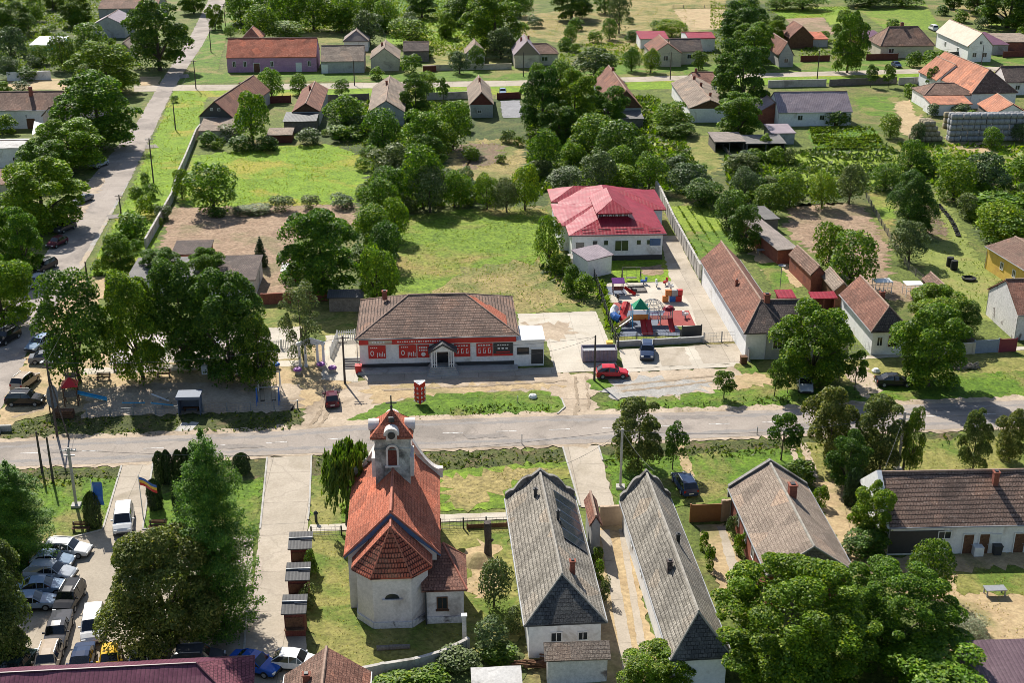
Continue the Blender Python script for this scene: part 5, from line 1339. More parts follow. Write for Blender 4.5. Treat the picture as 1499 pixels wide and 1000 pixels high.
def bottom_roof():
    he, hr = 3.4, 5.6
    a, b = G(-60, 990, hr), G(287, 972, hr); rot = math.atan2((b-a).y, (b-a).x)
    o = (a+b)/2; L = (b-a).length; root = thing('market_hall', 'long purple metal roof along the bottom left edge below the car park', 'hall', (o.x, o.y, 0), rot)
    m = MB(); y = 4.5
    m.slope([(-L/2, -y, he), (L/2+y, -y, he), (L/2, 0, hr), (-L/2, 0, hr)], 0); m.slope([(L/2+y*.9, y*.55, he+.9), (-L/2, y*.55, he+.9), (-L/2, 0, hr), (L/2, 0, hr)], 0)
    m.slope([(L/2+y, -y, he), (L/2+y*.9, y*.55, he+.9), (L/2, 0, hr)], 1)
    m.build('roof', [M['metal_purple'], M['roof_purple']], root)
    g = MB(); g.tube([(-L/2, 0, hr+.03), (L/2, 0, hr+.03), (L/2+y, -y, he+.03)], .1, 6); g.build('ridge_cap', M['metal_purple'], root)
    wm = MB(); wm.box((0, -y*.22, he/2), (L, y*1.35, he)); wm.build('wall', M['plaster_white'], root)
M['roof_purple'] = tile('roof_purple', (.16, .05, .07), (.22, .08, .1), (.07, .025, .035), None, .3, .3)
bottom_roof()
lowshed('barn', 'lilac metal roof cut by the bottom right corner', 'barn', (1440, 1040), (1640, 1030), (1433, 938), 3.0, 4.0, wall='plaster_white', roof='metal_mauve')
M['sheet_pale'] = surf('sheet_pale', (.5, .48, .45), (.6, .58, .55), .5, (.3, .28, .26), .4, (.55, .68), 4, .15, .2, .03)
lowshed('flat_shed', 'pale flat roof at the bottom edge between church lawn and long house', 'shed', (690, 1003), (765, 1003), (752, 976), 2.2, 2.5, wall='plaster_worn', roof='sheet_pale')
M['teal'] = plain('teal_sheet', (.01, .3, .25), .5)
M['white_sheet'] = ribbed('white_sheet', (.65, .68, .68), (.72, .74, .74), .4, .5, .8)
# ================================================================== houses on the north side of the main road
r, d = house('corner_house', 'large L-shaped house with faded red-brown roof beside the kindergarten drive', 'house', (1090, 489), (1156, 486), (1029, 381), 3.8, 7.6, near=4.2, hipm='roof_dark', roof='roof_redbrown', rpx=439,
    wall='plaster_white', gable='plaster_grey', chim=[(-.2, -.05, .7, .35), (.12, -.36, 1.5, .75)], win=[])
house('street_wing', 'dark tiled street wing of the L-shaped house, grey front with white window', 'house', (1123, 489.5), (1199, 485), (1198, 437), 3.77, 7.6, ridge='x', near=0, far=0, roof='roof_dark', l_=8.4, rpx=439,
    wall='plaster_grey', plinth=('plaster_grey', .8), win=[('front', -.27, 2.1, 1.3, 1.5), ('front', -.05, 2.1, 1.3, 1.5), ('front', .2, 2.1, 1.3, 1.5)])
house('village_house', 'reddish-brown gabled house with half-hipped dark tiled front and white side wall', 'house', (1276, 487), (1334, 484), (1229, 431), 3.4, 7.0, near=1.8, roof='roof_redbrown', hipm='roof_dark', rpx=449,
    wall='plaster_white', gable='plaster_grey', chim=[(.1, -.05, .9, .6)], win=[('front', .1, 1.9, 1.1, 1.5, 'wood_brown'), ('front', -.28, 1.9, .8, 1.3)])
r, d = house('gable_house', 'house with weathered whitewashed gable and dark red roof at the right edge above the road', 'house', (1492, 463), (1610, 458), (1446, 423), 3.7, 9.2, ridge='x', near=0, roof='roof_redbrown', rpx=408, wall='plaster_worn', gablefar='plaster_worn', win=[('front', -.3, 2.2, 1.2, 1.5)])
house('yellow_building', 'yellow and orange outbuilding with long roof at the right edge', 'outbuilding', (1503, 398), (1590, 392), (1462, 360), 3.6, 4.9, ridge='y', l_=12, rot=GR+R(6), roof='roof_brown', wall='plaster_yellow', near=0, win=[('left', .1, 2., .9, 1.2), ('left', -.2, 2., .9, 1.2)])
lowshed('garden_shed', 'narrow shed with orange and grey roof behind the L-shaped house', 'shed', (1138, 366), (1170, 364), (1112, 312), 2.4, 3.0, wall='brick', roof='sheet_old', rot=GR+R(10))
lowshed('garden_shed', 'old grey shed at the top of the row of outbuildings behind the L-shaped house', 'shed', (1120, 322), (1142, 320), (1108, 302), 2.2, 2.6, wall='wood_grey', roof='sheet_grey', rot=GR+R(10))
house('garden_shed', 'small brown-tiled shed with brick front in the yard behind the L-shaped house', 'shed', (1187, 404), (1210, 402), (1165, 372), 2.6, 4.0, near=0, roof='roof_brown', wall='brick', rot=GR+R(4), oh=.2)
house('garden_shed', 'mossy tiled shed between the yard and the reddish-brown gabled house', 'shed', (1222, 428), (1246, 424), (1212, 402), 2.4, 3.6, near=0, roof='roof_tan', wall='wood_brown', rot=GR, oh=.2)
lowshed('awning', 'bright red awning between the L-shaped house and the gabled house', 'awning', (1189, 438), (1226, 436), (1186, 427), 2.6, 2.9, wall='brick', roof='metal_pink', openf=True)
lowshed('awning', 'small red canopy behind the chimney of the L-shaped house', 'awning', (1140, 437), (1166, 436), (1133, 424), 2.6, 2.9, wall='brick', roof='metal_pink', openf=True)
house('garden_shed', 'small brown shed in the garden left of the mown lawn', 'shed', (1370, 428), (1393, 426), (1352, 408), 2.2, 3.2, near=0, roof='roof_brown', wall='wood_brown', oh=.2)
# ---- farm sheds left of the shop
def flatslab(name, label, px, he, th, roof, wall, cat='shed'):
    P = [G(x, y, he) for x, y in px]; c = sum(P, Vector())/4; c.z = 0
    root = thing(name, label, cat, c)
    m = MB(); m.slope([p-c for p in P], 0, .12); m.build('roof', M[roof], root)
    b = MB(); Q = [(p-c)*.96 for p in P]
    for i in range(4):
        p, q = Q[i], Q[(i+1) % 4]; b.poly([(p.x, p.y, 0), (q.x, q.y, 0), (q.x, q.y, he-.1), (p.x, p.y, he-.1)])
    b.build('wall', M[wall], root); return root
lowshed('farm_shed', 'long low grey shed behind the lindens, left of the dirt lot', 'shed', (183, 410), (300, 404), (183, 377), 2.6, 2.9, wall='plaster_worn', roof='sheet_grey')
lowshed('farm_shed', 'dark-roofed shed standing at the edge of the dirt lot', 'shed', (250, 373), (306, 372), (250, 352), 2.4, 3.0, wall='brick', roof='roof_dark')
lowshed('farm_shed', 'grey shed with white end wall at the corner of the dirt lot', 'shed', (300, 412), (374, 410), (320, 374), 2.8, 3.4, wall='plaster_worn', roof='roof_dark')
lowshed('farm_shed', 'small red-walled shed by the dirt lot under the wide walnut', 'shed', (410, 398), (436, 397), (411, 385), 1.8, 2.2, wall='wood_red', roof='sheet_pale')
lowshed('farm_shed', 'low shed with dark roof under the wide walnut left of the shop', 'shed', (478, 438), (532, 434), (480, 424), 2.2, 2.4, wall='wood_grey', roof='sheet_dark')
# ================================================================== row of houses on the back road, gables towards the gardens
kw = dict(roof='roof_brown', ridgem='ridge_tile', near=0, group=None, oh=.3)
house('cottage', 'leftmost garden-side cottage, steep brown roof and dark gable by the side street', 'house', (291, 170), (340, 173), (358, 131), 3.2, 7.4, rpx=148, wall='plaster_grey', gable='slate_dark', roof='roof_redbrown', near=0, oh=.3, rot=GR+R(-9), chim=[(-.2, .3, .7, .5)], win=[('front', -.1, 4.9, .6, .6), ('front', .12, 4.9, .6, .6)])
lowshed('lean_to', 'tan lean-to in front of the leftmost dark-gabled cottage', 'shed', (290, 191), (340, 192), (292, 172), 2.2, 3.2, wall='plaster_beige', roof='roof_tan')
house('cottage', 'steep brown-roofed cottage with a dark wooden lean-to in front', 'house', (428, 162), (468, 165), (477, 130), 3.2, 7.4, rpx=151, wall='plaster_grey', gable='wood_brown', roof='roof_redbrown', oh=.3, chim=[(-.05, .1, .9, .5)])
lowshed('lean_to', 'dark wooden lean-to in front of the steep brown-roofed cottage', 'shed', (414, 177), (463, 178), (415, 164), 2.6, 3.0, wall='wood_grey', roof='sheet_dark')
lowshed('garden_shed', 'small rusty-roofed garden shed beside the dark wooden lean-to', 'shed', (390, 198), (428, 197), (392, 187), 1.8, 2.2, wall='wood_red', roof='roof_tan')
house('cottage', 'wide tan-tiled cottage with grey gable, middle of the garden-side row', 'house', (538, 165), (593, 163), (587, 126), 3.2, 7.2, rpx=147, wall='plaster_grey', roof='roof_tan', oh=.3, chim=[(-.05, .15, .9, .5)])
house('cottage', 'narrow cottage with red timber gable beside the slated drive', 'house', (687, 155), (723, 152), (717, 127), 3.0, 6.6, rpx=135, wall='plaster_grey', gable='wood_red', roof='roof_tan', oh=.3, chim=[(0, .1, .8, .5)], win=[('front', -.1, 1.5, .9, .8)])
house('cottage', 'red-brown cottage half buried in trees, right of the slated drive', 'house', (892, 160), (940, 157), (919, 119), 3.2, 7.6, rpx=132, wall='plaster_grey', gable='wood_brown', roof='roof_redbrown', oh=.3, chim=[(0, .25, .8, .5)])
lowshed('lean_to', 'grey lean-to at the foot of the red-brown cottage in the trees', 'shed', (905, 172), (945, 176), (915, 160), 2.2, 2.8, wall='wood_grey', roof='sheet_grey')
house('cottage', 'tan-tiled cottage with dark gable and white side wall, rightmost of the garden-side row', 'house', (1022, 166), (1056, 151), (991, 121), 3.2, 7.4, rpx=146, wall='plaster_white', gable='wood_brown', roof='roof_tan', rot=GR-R(2), oh=.3, w_=9.5, chim=[(0, .3, .8, .6), (.05, .05, .8, .5), (.1, -.3, .7, .5)])
house('cottage', 'brown roof with chimney just behind the rightmost tan-tiled cottage', 'house', (1018, 125), (1050, 124), (1018, 112), 3.0, 5.2, ridge='x', roof='roof_redbrown', wall='plaster_white', oh=.3, chim=[(-.3, 0, .8, .5)])
r, d = house('farmhouse', 'white farmhouse with long lilac and rusty metal roof beside the vegetable plot', 'house', (1140, 165), (1248, 163), (1237, 134), 3.2, 5.4, ridge='x', near=0, roof='metal_lilac', l_=11, rpx=134, wall='plaster_white', win=[('front', -.2, 1.9, 1.2, 1.2), ('front', .1, 1.9, 1.2, 1.2)], doors=[('front', .3, 1, 2)])
house('brick_annex', 'red brick gabled annex at the left end of the lilac-roofed farmhouse', 'house', (1111, 162), (1156, 163), (1140, 150), 2.8, 4.8, near=0, roof='metal_lilac', wall='brick', l_=9, oh=.2)
lowshed('garden_shed', 'small shed with lilac roof below the brick annex', 'shed', (1130, 196), (1165, 194), (1128, 181), 2.4, 2.8, wall='plaster_grey', roof='metal_lilac')
lowshed('garden_shed', 'long open shed with pale sheet roof below the rightmost cottage', 'shed', (1046, 208), (1092, 207), (1046, 193), 2.2, 2.6, wall='wood_grey', roof='sheet_old', openf=True)
lowshed('garden_shed', 'grey patched sheet roof between the open shed and the lilac shed', 'shed', (1096, 214), (1148, 206), (1098, 197), 2.0, 2.4, wall='wood_grey', roof='sheet_grey', openf=True)
# orange-tiled farmstead
house('orange_farmhouse', 'big farmhouse with faded orange hipped roof beside the hay bales', 'house', (1433, 137), (1480, 135), (1441, 101), 3.6, 8.4, near=4.2, far=0, roof='roof_orange', hipm='roof_brown', rpx=None, wall='plaster_white', rot=GR+R(3), w_=11.5, oh=.3, win=[('left', .3, 2.1, 1., 1.2), ('left', 0, 2.1, 1, 1.2), ('left', -.3, 2.1, 1, 1.2)])
house('orange_farmhouse', 'left orange-roofed part of the farmstead with white gable', 'house', (1374, 110), (1420, 124), (1402, 96), 3.4, 7.2, ridge='y', near=0, roof='roof_orange', wall='plaster_white', rot=GR+R(2), w_=9, l_=12, oh=.3)
lowshed('farm_shed', 'bright orange-tiled low shed in front of the orange farmhouse', 'shed', (1364, 153), (1424, 152), (1365, 140), 2.6, 3.4, wall='plaster_white', roof='roof_orange')
house('farm_shed', 'dark brown hipped roof behind the bright orange low shed', 'shed', (1354, 140), (1428, 138), (1372, 124), 3.2, 5.2, ridge='x', near=4, far=4, roof='roof_brown', wall='plaster_white', l_=9, oh=.3)
house('barn', 'orange-tiled barn with open timber side, right of the orange farmhouse', 'barn', (1462, 172), (1500, 164), (1440, 150), 2.8, 5.2, near=0, roof='roof_orange', wall='wood_grey', gable='plaster_white', rot=GR-R(6), w_=8.5, l_=12, oh=.3)
house('cottage', 'white cottage with dark roof at the right edge near the back road', 'house', (1476, 122), (1560, 118), (1461, 104), 3.2, 6.4, ridge='x', near=0, roof='roof_dark', wall='plaster_white', l_=9, oh=.3, win=[('front', -.3, 1.9, 1.2, 1.2)])
# ================================================================== north side of the back road
house('mauve_hall', 'long mauve-walled hall with faded red roof at the corner of the back road', 'hall', (331, 84), (463, 83), (332, 62), 4.0, 7.0, ridge='x', near=0, roof='roof_red', rpx=55, l_=12, wall='plaster_mauve', oh=.25, win=[('front', -.42, 2.2, .9, 1.5), ('front', -.3, 2.2, .9, 1.5), ('front', .0, 2.2, .9, 1.5), ('front', .42, 2.2, .9, 1.5)], doors=[('front', -.17, 1.6, 2.4), ('front', .3, 1.4, 2.4, 'frame_white')])
house('annex', 'grey annex with pale roof joined to the right end of the mauve hall', 'hall', (469, 90), (533, 89), (466, 74), 3.2, 5.6, ridge='x', near=0, roof='roof_tan', rpx=66, l_=11, wall='plaster_grey', oh=.25, doors=[('front', -.42, 1.5, 2.3, 'frame_white')])
house('orange_house', 'white house whose orange pointed roof peeps over the mauve hall', 'house', (352, 58), (382, 58), (352, 50), 3.0, 6.0, near=3, far=3, roof='roof_orange', wall='plaster_white', oh=.3)
house('cottage', 'grey-tiled cottage with plain gable right of the annex', 'house', (541, 86), (585, 87), (541, 68), 3.2, 7.4, near=0, roof='roof_tan', rpx=70, wall='plaster_beige', l_=14, oh=.3, chim=[(-.1, .0, .9, .5)])
house('cottage', 'pale-roofed cottage behind the annex among trees', 'house', (502, 60), (540, 60), (502, 50), 3., 5.6, near=3, roof='sheet_old', wall='plaster_white', l_=9, oh=.3)
house('shed', 'dark thatched shed with long ridge behind the back road', 'shed', (590, 74), (628, 75), (590, 66), 3.0, 5.0, ridge='x', near=0, roof='roof_dark', wall='wood_grey', l_=8, oh=.3)
house('cottage', 'small pale gable half hidden by a tree north of the back road', 'house', (680, 80), (711, 80), (682, 66), 2.6, 5.6, near=0, roof='roof_tan', wall='plaster_grey', l_=9, oh=.3)
house('cottage', 'hip-roofed cream cottage with lilac left slope, north of the back road', 'house', (752, 82), (791, 80), (747, 71), 3.4, 7.6, near=0, roof='metal_lilac', rpx=60, wall='plaster_beige', gable='roof_tan', l_=13, oh=.3, chim=[(-.15, .1, .9, .5), (.15, .3, .9, .5)])
house('annex', 'right wing of the lilac-sloped cottage with small hipped roof', 'house', (778, 79), (818, 78), (780, 68), 3.2, 5.4, ridge='x', near=3, roof='roof_brown', wall='plaster_beige', l_=8, oh=.3, win=[('front', 0, 1.8, 1.8, 1.2)])
house('cottage', 'brown L-roofed cottage with gable window and pink shed behind it', 'house', (962, 78), (992, 79), (950, 58), 3.6, 7.4, near=0, roof='roof_redbrown', rpx=63, wall='plaster_beige', l_=15, w_=8.5, oh=.3, win=[('front', -.05, 2.4, 1.4, 1.4)])
house('annex', 'dark brown right wing of the L-roofed cottage', 'house', (985, 77), (1027, 73), (985, 60), 3.6, 6.4, ridge='x', near=0, roof='roof_dark', wall='plaster_beige', l_=9, oh=.3, win=[('front', .1, 2.2, 1.6, 1.3)])
house('shed', 'white shed with pinkish red metal roof behind the L-roofed cottage', 'shed', (1009, 57), (1046, 54), (1006, 44), 4.0, 4.8, ridge='x', near=0, roof='metal_pink', wall='plaster_white', l_=12, oh=.3)
lowshed('shed', 'low building with pink roof peeping out left of the L-roofed cottage', 'shed', (938, 58), (978, 55), (936, 45), 3.0, 4.0, wall='plaster_white', roof='metal_pink')
house('cottage', 'grey cottage with orange roof beside the big tree clump of the back road', 'house', (1138, 80), (1165, 82), (1131, 58), 3.2, 6.8, near=0, roof='roof_redbrown', wall='plaster_grey', l_=16, oh=.3, win=[('front', 0, 1.8, 1.2, 1.2)])
house('cottage', 'brown-gabled cottage left of the tall round tree north of the back road', 'house', (1156, 56), (1192, 55), (1152, 44), 3.0, 6.6, near=0, roof='roof_redbrown', wall='wood_brown', l_=11, oh=.3)
lowshed('shed', 'red roof patch with pale lean-to beside the brown-gabled cottage', 'shed', (1186, 58), (1212, 56), (1183, 46), 2.4, 3.2, wall='plaster_grey', roof='roof_red')
r, d = house('village_house', 'brown hip-roofed house with a small dormer chimney between two wooden gates', 'house', (1290, 68), (1368, 66), (1310, 48), 3.4, 8.0, ridge='x', near=3.5, far=4, roof='roof_brown', wall='plaster_beige', l_=12, oh=.3, chim=[(0, .05, 1.4, .8)], win=[('front', -.3, 2, 1.6, 1.4)])
lowshed('shed', 'long low purple shed left of the hip-roofed brown house', 'shed', (1262, 58), (1298, 56), (1262, 44), 2.4, 3.0, wall='wood_red', roof='metal_purple')
r, d = house('cream_house', 'white two-storey house with bright cream metal roof', 'house', (1413, 66), (1459, 69), (1380, 40), 4.4, 8.6, near=0, roof='metal_cream', rpx=48, wall='plaster_white', rot=GR+R(-1), l_=26, oh=.4, win=[('front', -.22, 2., 1.2, 1.3), ('front', .22, 2., 1.2, 1.3), ('front', 0, 5.4, .8, 1.0), ('left', .2, 2.2, 1.2, 1.3), ('left', -.2, 2.2, 1.2, 1.3)])
lowshed('shed', 'purple lean-to on the right of the cream-roofed house', 'shed', (1454, 66), (1476, 64), (1444, 46), 3.0, 3.8, wall='plaster_grey', roof='metal_purple')
lowshed('shed', 'brick shed with pale roof right of the purple lean-to', 'shed', (1474, 62), (1520, 60), (1470, 48), 2.6, 3.0, wall='brick', roof='roof_tan')
# ================================================================== far left
house('cottage', 'house with pinkish roof and grey gable among trees in the upper left', 'house', (136, 35), (180, 38), (152, 18), 4.0, 7.0, near=0, roof='metal_lilac', wall='plaster_grey', rpx=24, l_=16, w_=10.5, oh=.4)
house('barn', 'long dark barn roof at the top left edge', 'barn', (140, 14), (232, 10), (140, 2), 3.4, 6.0, ridge='x', near=0, roof='roof_brown', wall='plaster_grey', oh=.3)
house('cottage', 'small brown roof between the tall street trees in the upper left', 'house', (170, 74), (193, 72), (165, 60), 2.8, 5.0, near=0, roof='roof_tan', wall='plaster_beige', l_=9, oh=.3)
lowshed('pool_cover', 'turquoise tunnel shelter with white top among gardens in the upper left', 'shelter', (42, 66), (88, 65), (40, 53), 1.8, 2.6, wall='teal', roof='white_sheet')
house('courtyard_house', 'brown-roofed courtyard house with arched door left of the street trees', 'house', (-60, 162), (86, 161), (-60, 142), 4.2, 7.0, ridge='x', near=0, roof='roof_brown', wall='plaster_white', rpx=134, l_=11, oh=.4, chim=[(.18, -.1, 1.8, .7)], win=[('front', .38, 3.0, .7, .7), ('front', .16, 2.8, .4, .8)], doors=[('front', .2, 1.8, 2.3, 'wood_brown')])
house('courtyard_house', 'street wing with pink gable and two attic windows left of the street trees', 'house', (54, 172), (92, 168), (92, 118), 4.0, 7.6, near=0, roof='roof_brown', wall='plaster_pink', l_=28, rot=GR-R(14), rpx=157, oh=.3, win=[('front', -.12, 5.0, .6, .6), ('front', .12, 5.0, .6, .6)])
house('white_building', 'white flat-fronted building at the left edge beside the street trees', 'house', (-50, 218), (36, 216), (-50, 208), 4.0, 4.6, ridge='x', near=0, roof='sheet_pale', wall='plaster_white', l_=8, oh=.1, win=[('front', .3, 1.8, .7, .9)])
lowshed('shed', 'brown sheet roof at the left edge just above the street trees', 'shed', (-40, 272), (24, 268), (-40, 248), 3.2, 3.8, wall='plaster_beige', roof='roof_brown')
def sail():
    P = [G(47, 197, 2.6), G(64, 190, 3.2), G(70, 182, 3.2), G(50, 177, 4.2)]; m = MB(); m.slope(P, 0, .04)
    m.box((P[0].x, P[0].y, 1.3), (.1, .1, 2.6)); m.box((P[1].x, P[1].y, 1.6), (.1, .1, 3.2))
    tag(m.build('sun_sail', M['white_paint']), 'white sun sail in the courtyard beside the pink-gabled wing', 'sun sail')
sail()
# ================================================================== trees, one by one
def T1(k, x0, y0, x1, y1, label, group=None): return tree(k, (x0, y0, x1, y1), label, group)
SG = 'street trees along the side street'
T1('bigbright', 4, 234, 124, 328, 'broad bright street tree just above the silver car, third up the side street', SG)
T1('bigbright', -6, 306, 80, 394, 'broad street tree shading the maroon car, second up the side street', SG)
T1('bigbright', -40, 376, 50, 474, 'nearest broad street tree, cut by the left edge', SG)
T1('big', 28, 206, 112, 262, 'paler street tree squeezed behind the third broad one', SG)
T1('bigbright', 54, 174, 158, 246, 'street tree with many light shoots in front of the pink-gabled wing', SG)
T1('big', 88, 110, 206, 208, 'widest street tree, hiding the end of the courtyard house', SG)
T1('big', 108, 64, 208, 130, 'street tree behind the widest one, opposite the back road', SG)
T1('bigdark', 186, 4, 284, 94, 'big dark street tree at the top beside the mauve hall corner', SG)
T1('big', 262, -22, 306, 16, 'street tree at the very top of the side street', SG)
trees('in the upper left gardens', 'garden trees in the upper left', [
 ('bigdark', -10, 2, 45, 48), ('mid', 40, -5, 66, 28), ('bigdark', 85, -10, 140, 34), ('mid', 100, 16, 128, 40), ('middark', 74, 52, 114, 98), ('mid', 105, 34, 160, 76), ('midgrey', -5, 42, 42, 92), ('middark', 30, 20, 56, 44),
 ('mid', 45, 66, 76, 92), ('midgrey', -4, 84, 32, 112), ('bigdark', 60, -14, 96, 12), ('bush', 120, 60, 165, 92), ('bushdark', 24, 98, 56, 118)])
trees('in the courtyards left of the street trees', None, [('bush', -6, 168, 28, 196), ('bushgrey', 18, 118, 46, 134)])
# park lindens
LG = 'lindens in front of the long grey shed'
T1('streetdark', 66, 402, 170, 548, 'leftmost linden, rust-tinged, nearest to the play tower', LG)
T1('linden', 164, 400, 256, 548, 'second linden from the left, its stem beside the bench', LG)
T1('lindendark', 226, 388, 326, 534, 'darkest linden, third from the left', LG)
T1('lindendark', 288, 404, 390, 550, 'rightmost linden, in front of the grey shed end', LG)
T1('big', 205, 362, 268, 410, 'lighter tree top behind the second linden', None)
T1('big', 272, 366, 332, 420, 'lighter tree top behind the darkest linden', None)
T1('streetdark', 350, 462, 414, 562, 'dark ragged tree between rightmost linden and the birch')
T1('birch', 410, 412, 480, 518, 'pale loose birch beside the white park gate')
T1('big', 152, 344, 206, 398, 'round tree on the street verge before the long grey shed')
trees('on the grassy side street bank', 'bushes on the side street bank', [
 ('bushbright', 172, 308, 222, 350), ('bushbright', 196, 286, 226, 318), ('bush', 205, 252, 222, 270), ('bush', 180, 330, 200, 352), ('bushbright', 210, 268, 232, 290), ('bushgrey', 228, 300, 252, 322), ('bushbright', 150, 352, 172, 378), ('bush', 250, 140, 262, 150), ('bushbright', 135, 380, 158, 402)])
T1('midbright', 272, 240, 352, 304, 'low spreading tree on the bright meadow above the dirt lot')
T1('mid', 252, 248, 282, 288, 'tree beside the low spreading one at the plot wall')
T1('spruce', 370, 345, 394, 388, 'small dark fir alone on the dirt lot')
trees('along the upper edge of the dirt lot', 'bare brush on the dirt lot', [('bushgrey', 340, 296, 400, 316), ('bushdark', 300, 302, 330, 318), ('bushgrey', 395, 286, 430, 310), ('bushgrey', 440, 285, 470, 306), ('bushgrey', 482, 282, 520, 305)])
T1('big', 420, 310, 530, 424, 'wide walnut beside the dirt lot, left of the shop meadow')
trees('in the belt left of the shop meadow', 'tree belt left of the shop meadow', [
 ('middark', 524, 362, 582, 438), ('mid', 520, 300, 576, 360), ('middark', 540, 325, 590, 385), ('middark', 540, 382, 585, 432), ('mid', 525, 262, 585, 318), ('middark', 558, 290, 600, 345)])
trees('in the thicket behind the shop meadow', 'wild thicket in the middle of the gardens', [
 ('mid', 530, 160, 590, 216), ('middark', 588, 162, 650, 220), ('mid', 636, 150, 690, 215), ('bigdark', 595, 195, 650, 250), ('midgrey', 540, 210, 610, 262), ('mid', 590, 215, 650, 300),
 ('midgrey', 600, 245, 660, 305), ('mid', 545, 245, 600, 300), ('middark', 640, 250, 690, 300), ('middark', 694, 256, 732, 302), ('midgrey', 722, 262, 762, 306), ('middark', 745, 244, 792, 302), ('mid', 620, 180, 668, 226), ('bush', 655, 262, 700, 300)])
trees('in the grove behind the kindergarten', 'dense grove behind the kindergarten', [
 ('bigdark', 762, 102, 822, 188), ('big', 806, 108, 872, 190), ('bigdark', 790, 150, 850, 205), ('big', 858, 128, 922, 182), ('mid', 835, 168, 900, 222), ('middark', 862, 176, 935, 240), ('mid', 772, 190, 822, 250),
 ('midgrey', 850, 222, 905, 272), ('mid', 880, 215, 930, 262), ('bushbright', 820, 210, 856, 240), ('middark', 870, 240, 935, 275), ('midbright', 958, 150, 1010, 190), ('mid', 962, 176, 1020, 200), ('midgrey', 800, 242, 860, 276),
 ('mid', 925, 225, 975, 275), ('midgrey', 975, 238, 1040, 282), ('middark', 1000, 262, 1060, 300), ('bush', 920, 198, 950, 222), ('mid', 870, 100, 905, 135)])
T1('bigdark', 1042, 60, 1132, 156, 'huge dark walnut beside the rightmost tan-tiled cottage')
T1('bigdark', 1050, 4, 1120, 72, 'tall dark tree behind the huge dark walnut')
T1('big', 1040, 138, 1120, 196, 'light green tree below the huge dark walnut')
T1('big', 1066, 36, 1140, 92, 'tree clump between tall dark tree and orange-roofed cottage')
T1('big', 1212, 22, 1268, 98, 'tall round tree on the far back road verge, left of the dark blue car')
trees('along the far back road', 'trees along the far back road', [
 ('mid', 772, 92, 800, 118), ('mid', 800, 88, 840, 120), ('midgrey', 840, 72, 900, 112), ('midbright', 775, 95, 795, 115), ('mid', 870, 78, 905, 112), ('mid', 910, 70, 938, 102), ('mid', 938, 72, 966, 104), ('middark', 1010, 75, 1034, 100),
 ('bushgrey', 560, 82, 575, 102), ('bush', 586, 80, 618, 108), ('midgrey', 655, 76, 690, 104), ('middark', 686, 68, 712, 98), ('midbright', 380, 102, 416, 142), ('mid', 424, 108, 452, 136), ('mid', 488, 116, 512, 138),
 ('young', 640, 114, 660, 140), ('bushdark', 1326, 75, 1350, 98), ('bush', 1350, 74, 1390, 100), ('young', 1264, 95, 1284, 118), ('young', 1290, 95, 1310, 118), ('young', 1352, 98, 1372, 122), ('bush', 540, 98, 562, 116)])
trees('at the top edge of the photo', 'trees at the top edge', [
 ('middark', 328, -12, 379, 30), ('mid', 361, -10, 418, 34), ('middark', 396, -15, 447, 39), ('mid', 431, -11, 488, 41), ('middark', 468, -8, 529, 40), ('mid', 512, -10, 563, 36), ('mid', 353, 9, 410, 56), ('mid', 479, 12, 522, 45), ('midgrey', 518, 17, 565, 60),
 ('mid', 545, 1, 586, 44), ('mid', 391, 31, 448, 56), ('bigdark', 648, -18, 723, 30), ('big', 677, -7, 774, 67), ('bigdark', 693, 1, 736, 44), ('mid', 568, 28, 631, 65), ('bigdark', 801, -22, 873, 24), ('middark', 741, -11, 782, 21), ('midgrey', 889, -15, 923, 41), ('mid', 865, -15, 906, 17),
 ('midgrey', 713, 41, 754, 81), ('midbright', 329, 38, 347, 53), ('middark', 958, 29, 1007, 52), ('mid', 1119, -5, 1155, 13), ('middark', 1139, -12, 1211, 12), ('middark', 1232, -14, 1312, 8), ('mid', 1291, -14, 1348, 8),
 ('bigdark', 1424, -23, 1525, 35), ('bigdark', 1401, -28, 1458, 16), ('mid', 1476, 8, 1527, 43)])
trees('between the garden-side cottages', 'garden trees between the cottages', [
 ('middark', 345, 135, 396, 202), ('mid', 472, 140, 540, 190), ('bigdark', 586, 112, 634, 166), ('mid', 610, 105, 640, 140), ('bushgrey', 320, 182, 356, 204), ('bush', 290, 192, 322, 214), ('bushgrey', 500, 168, 540, 196), ('bushdark', 330, 198, 372, 222), ('mid', 660, 150, 690, 178),
 ('bush', 480, 182, 530, 206), ('bushdark', 372, 200, 410, 220), ('bushgrey', 432, 188, 470, 212), ('mid', 545, 172, 580, 200)])
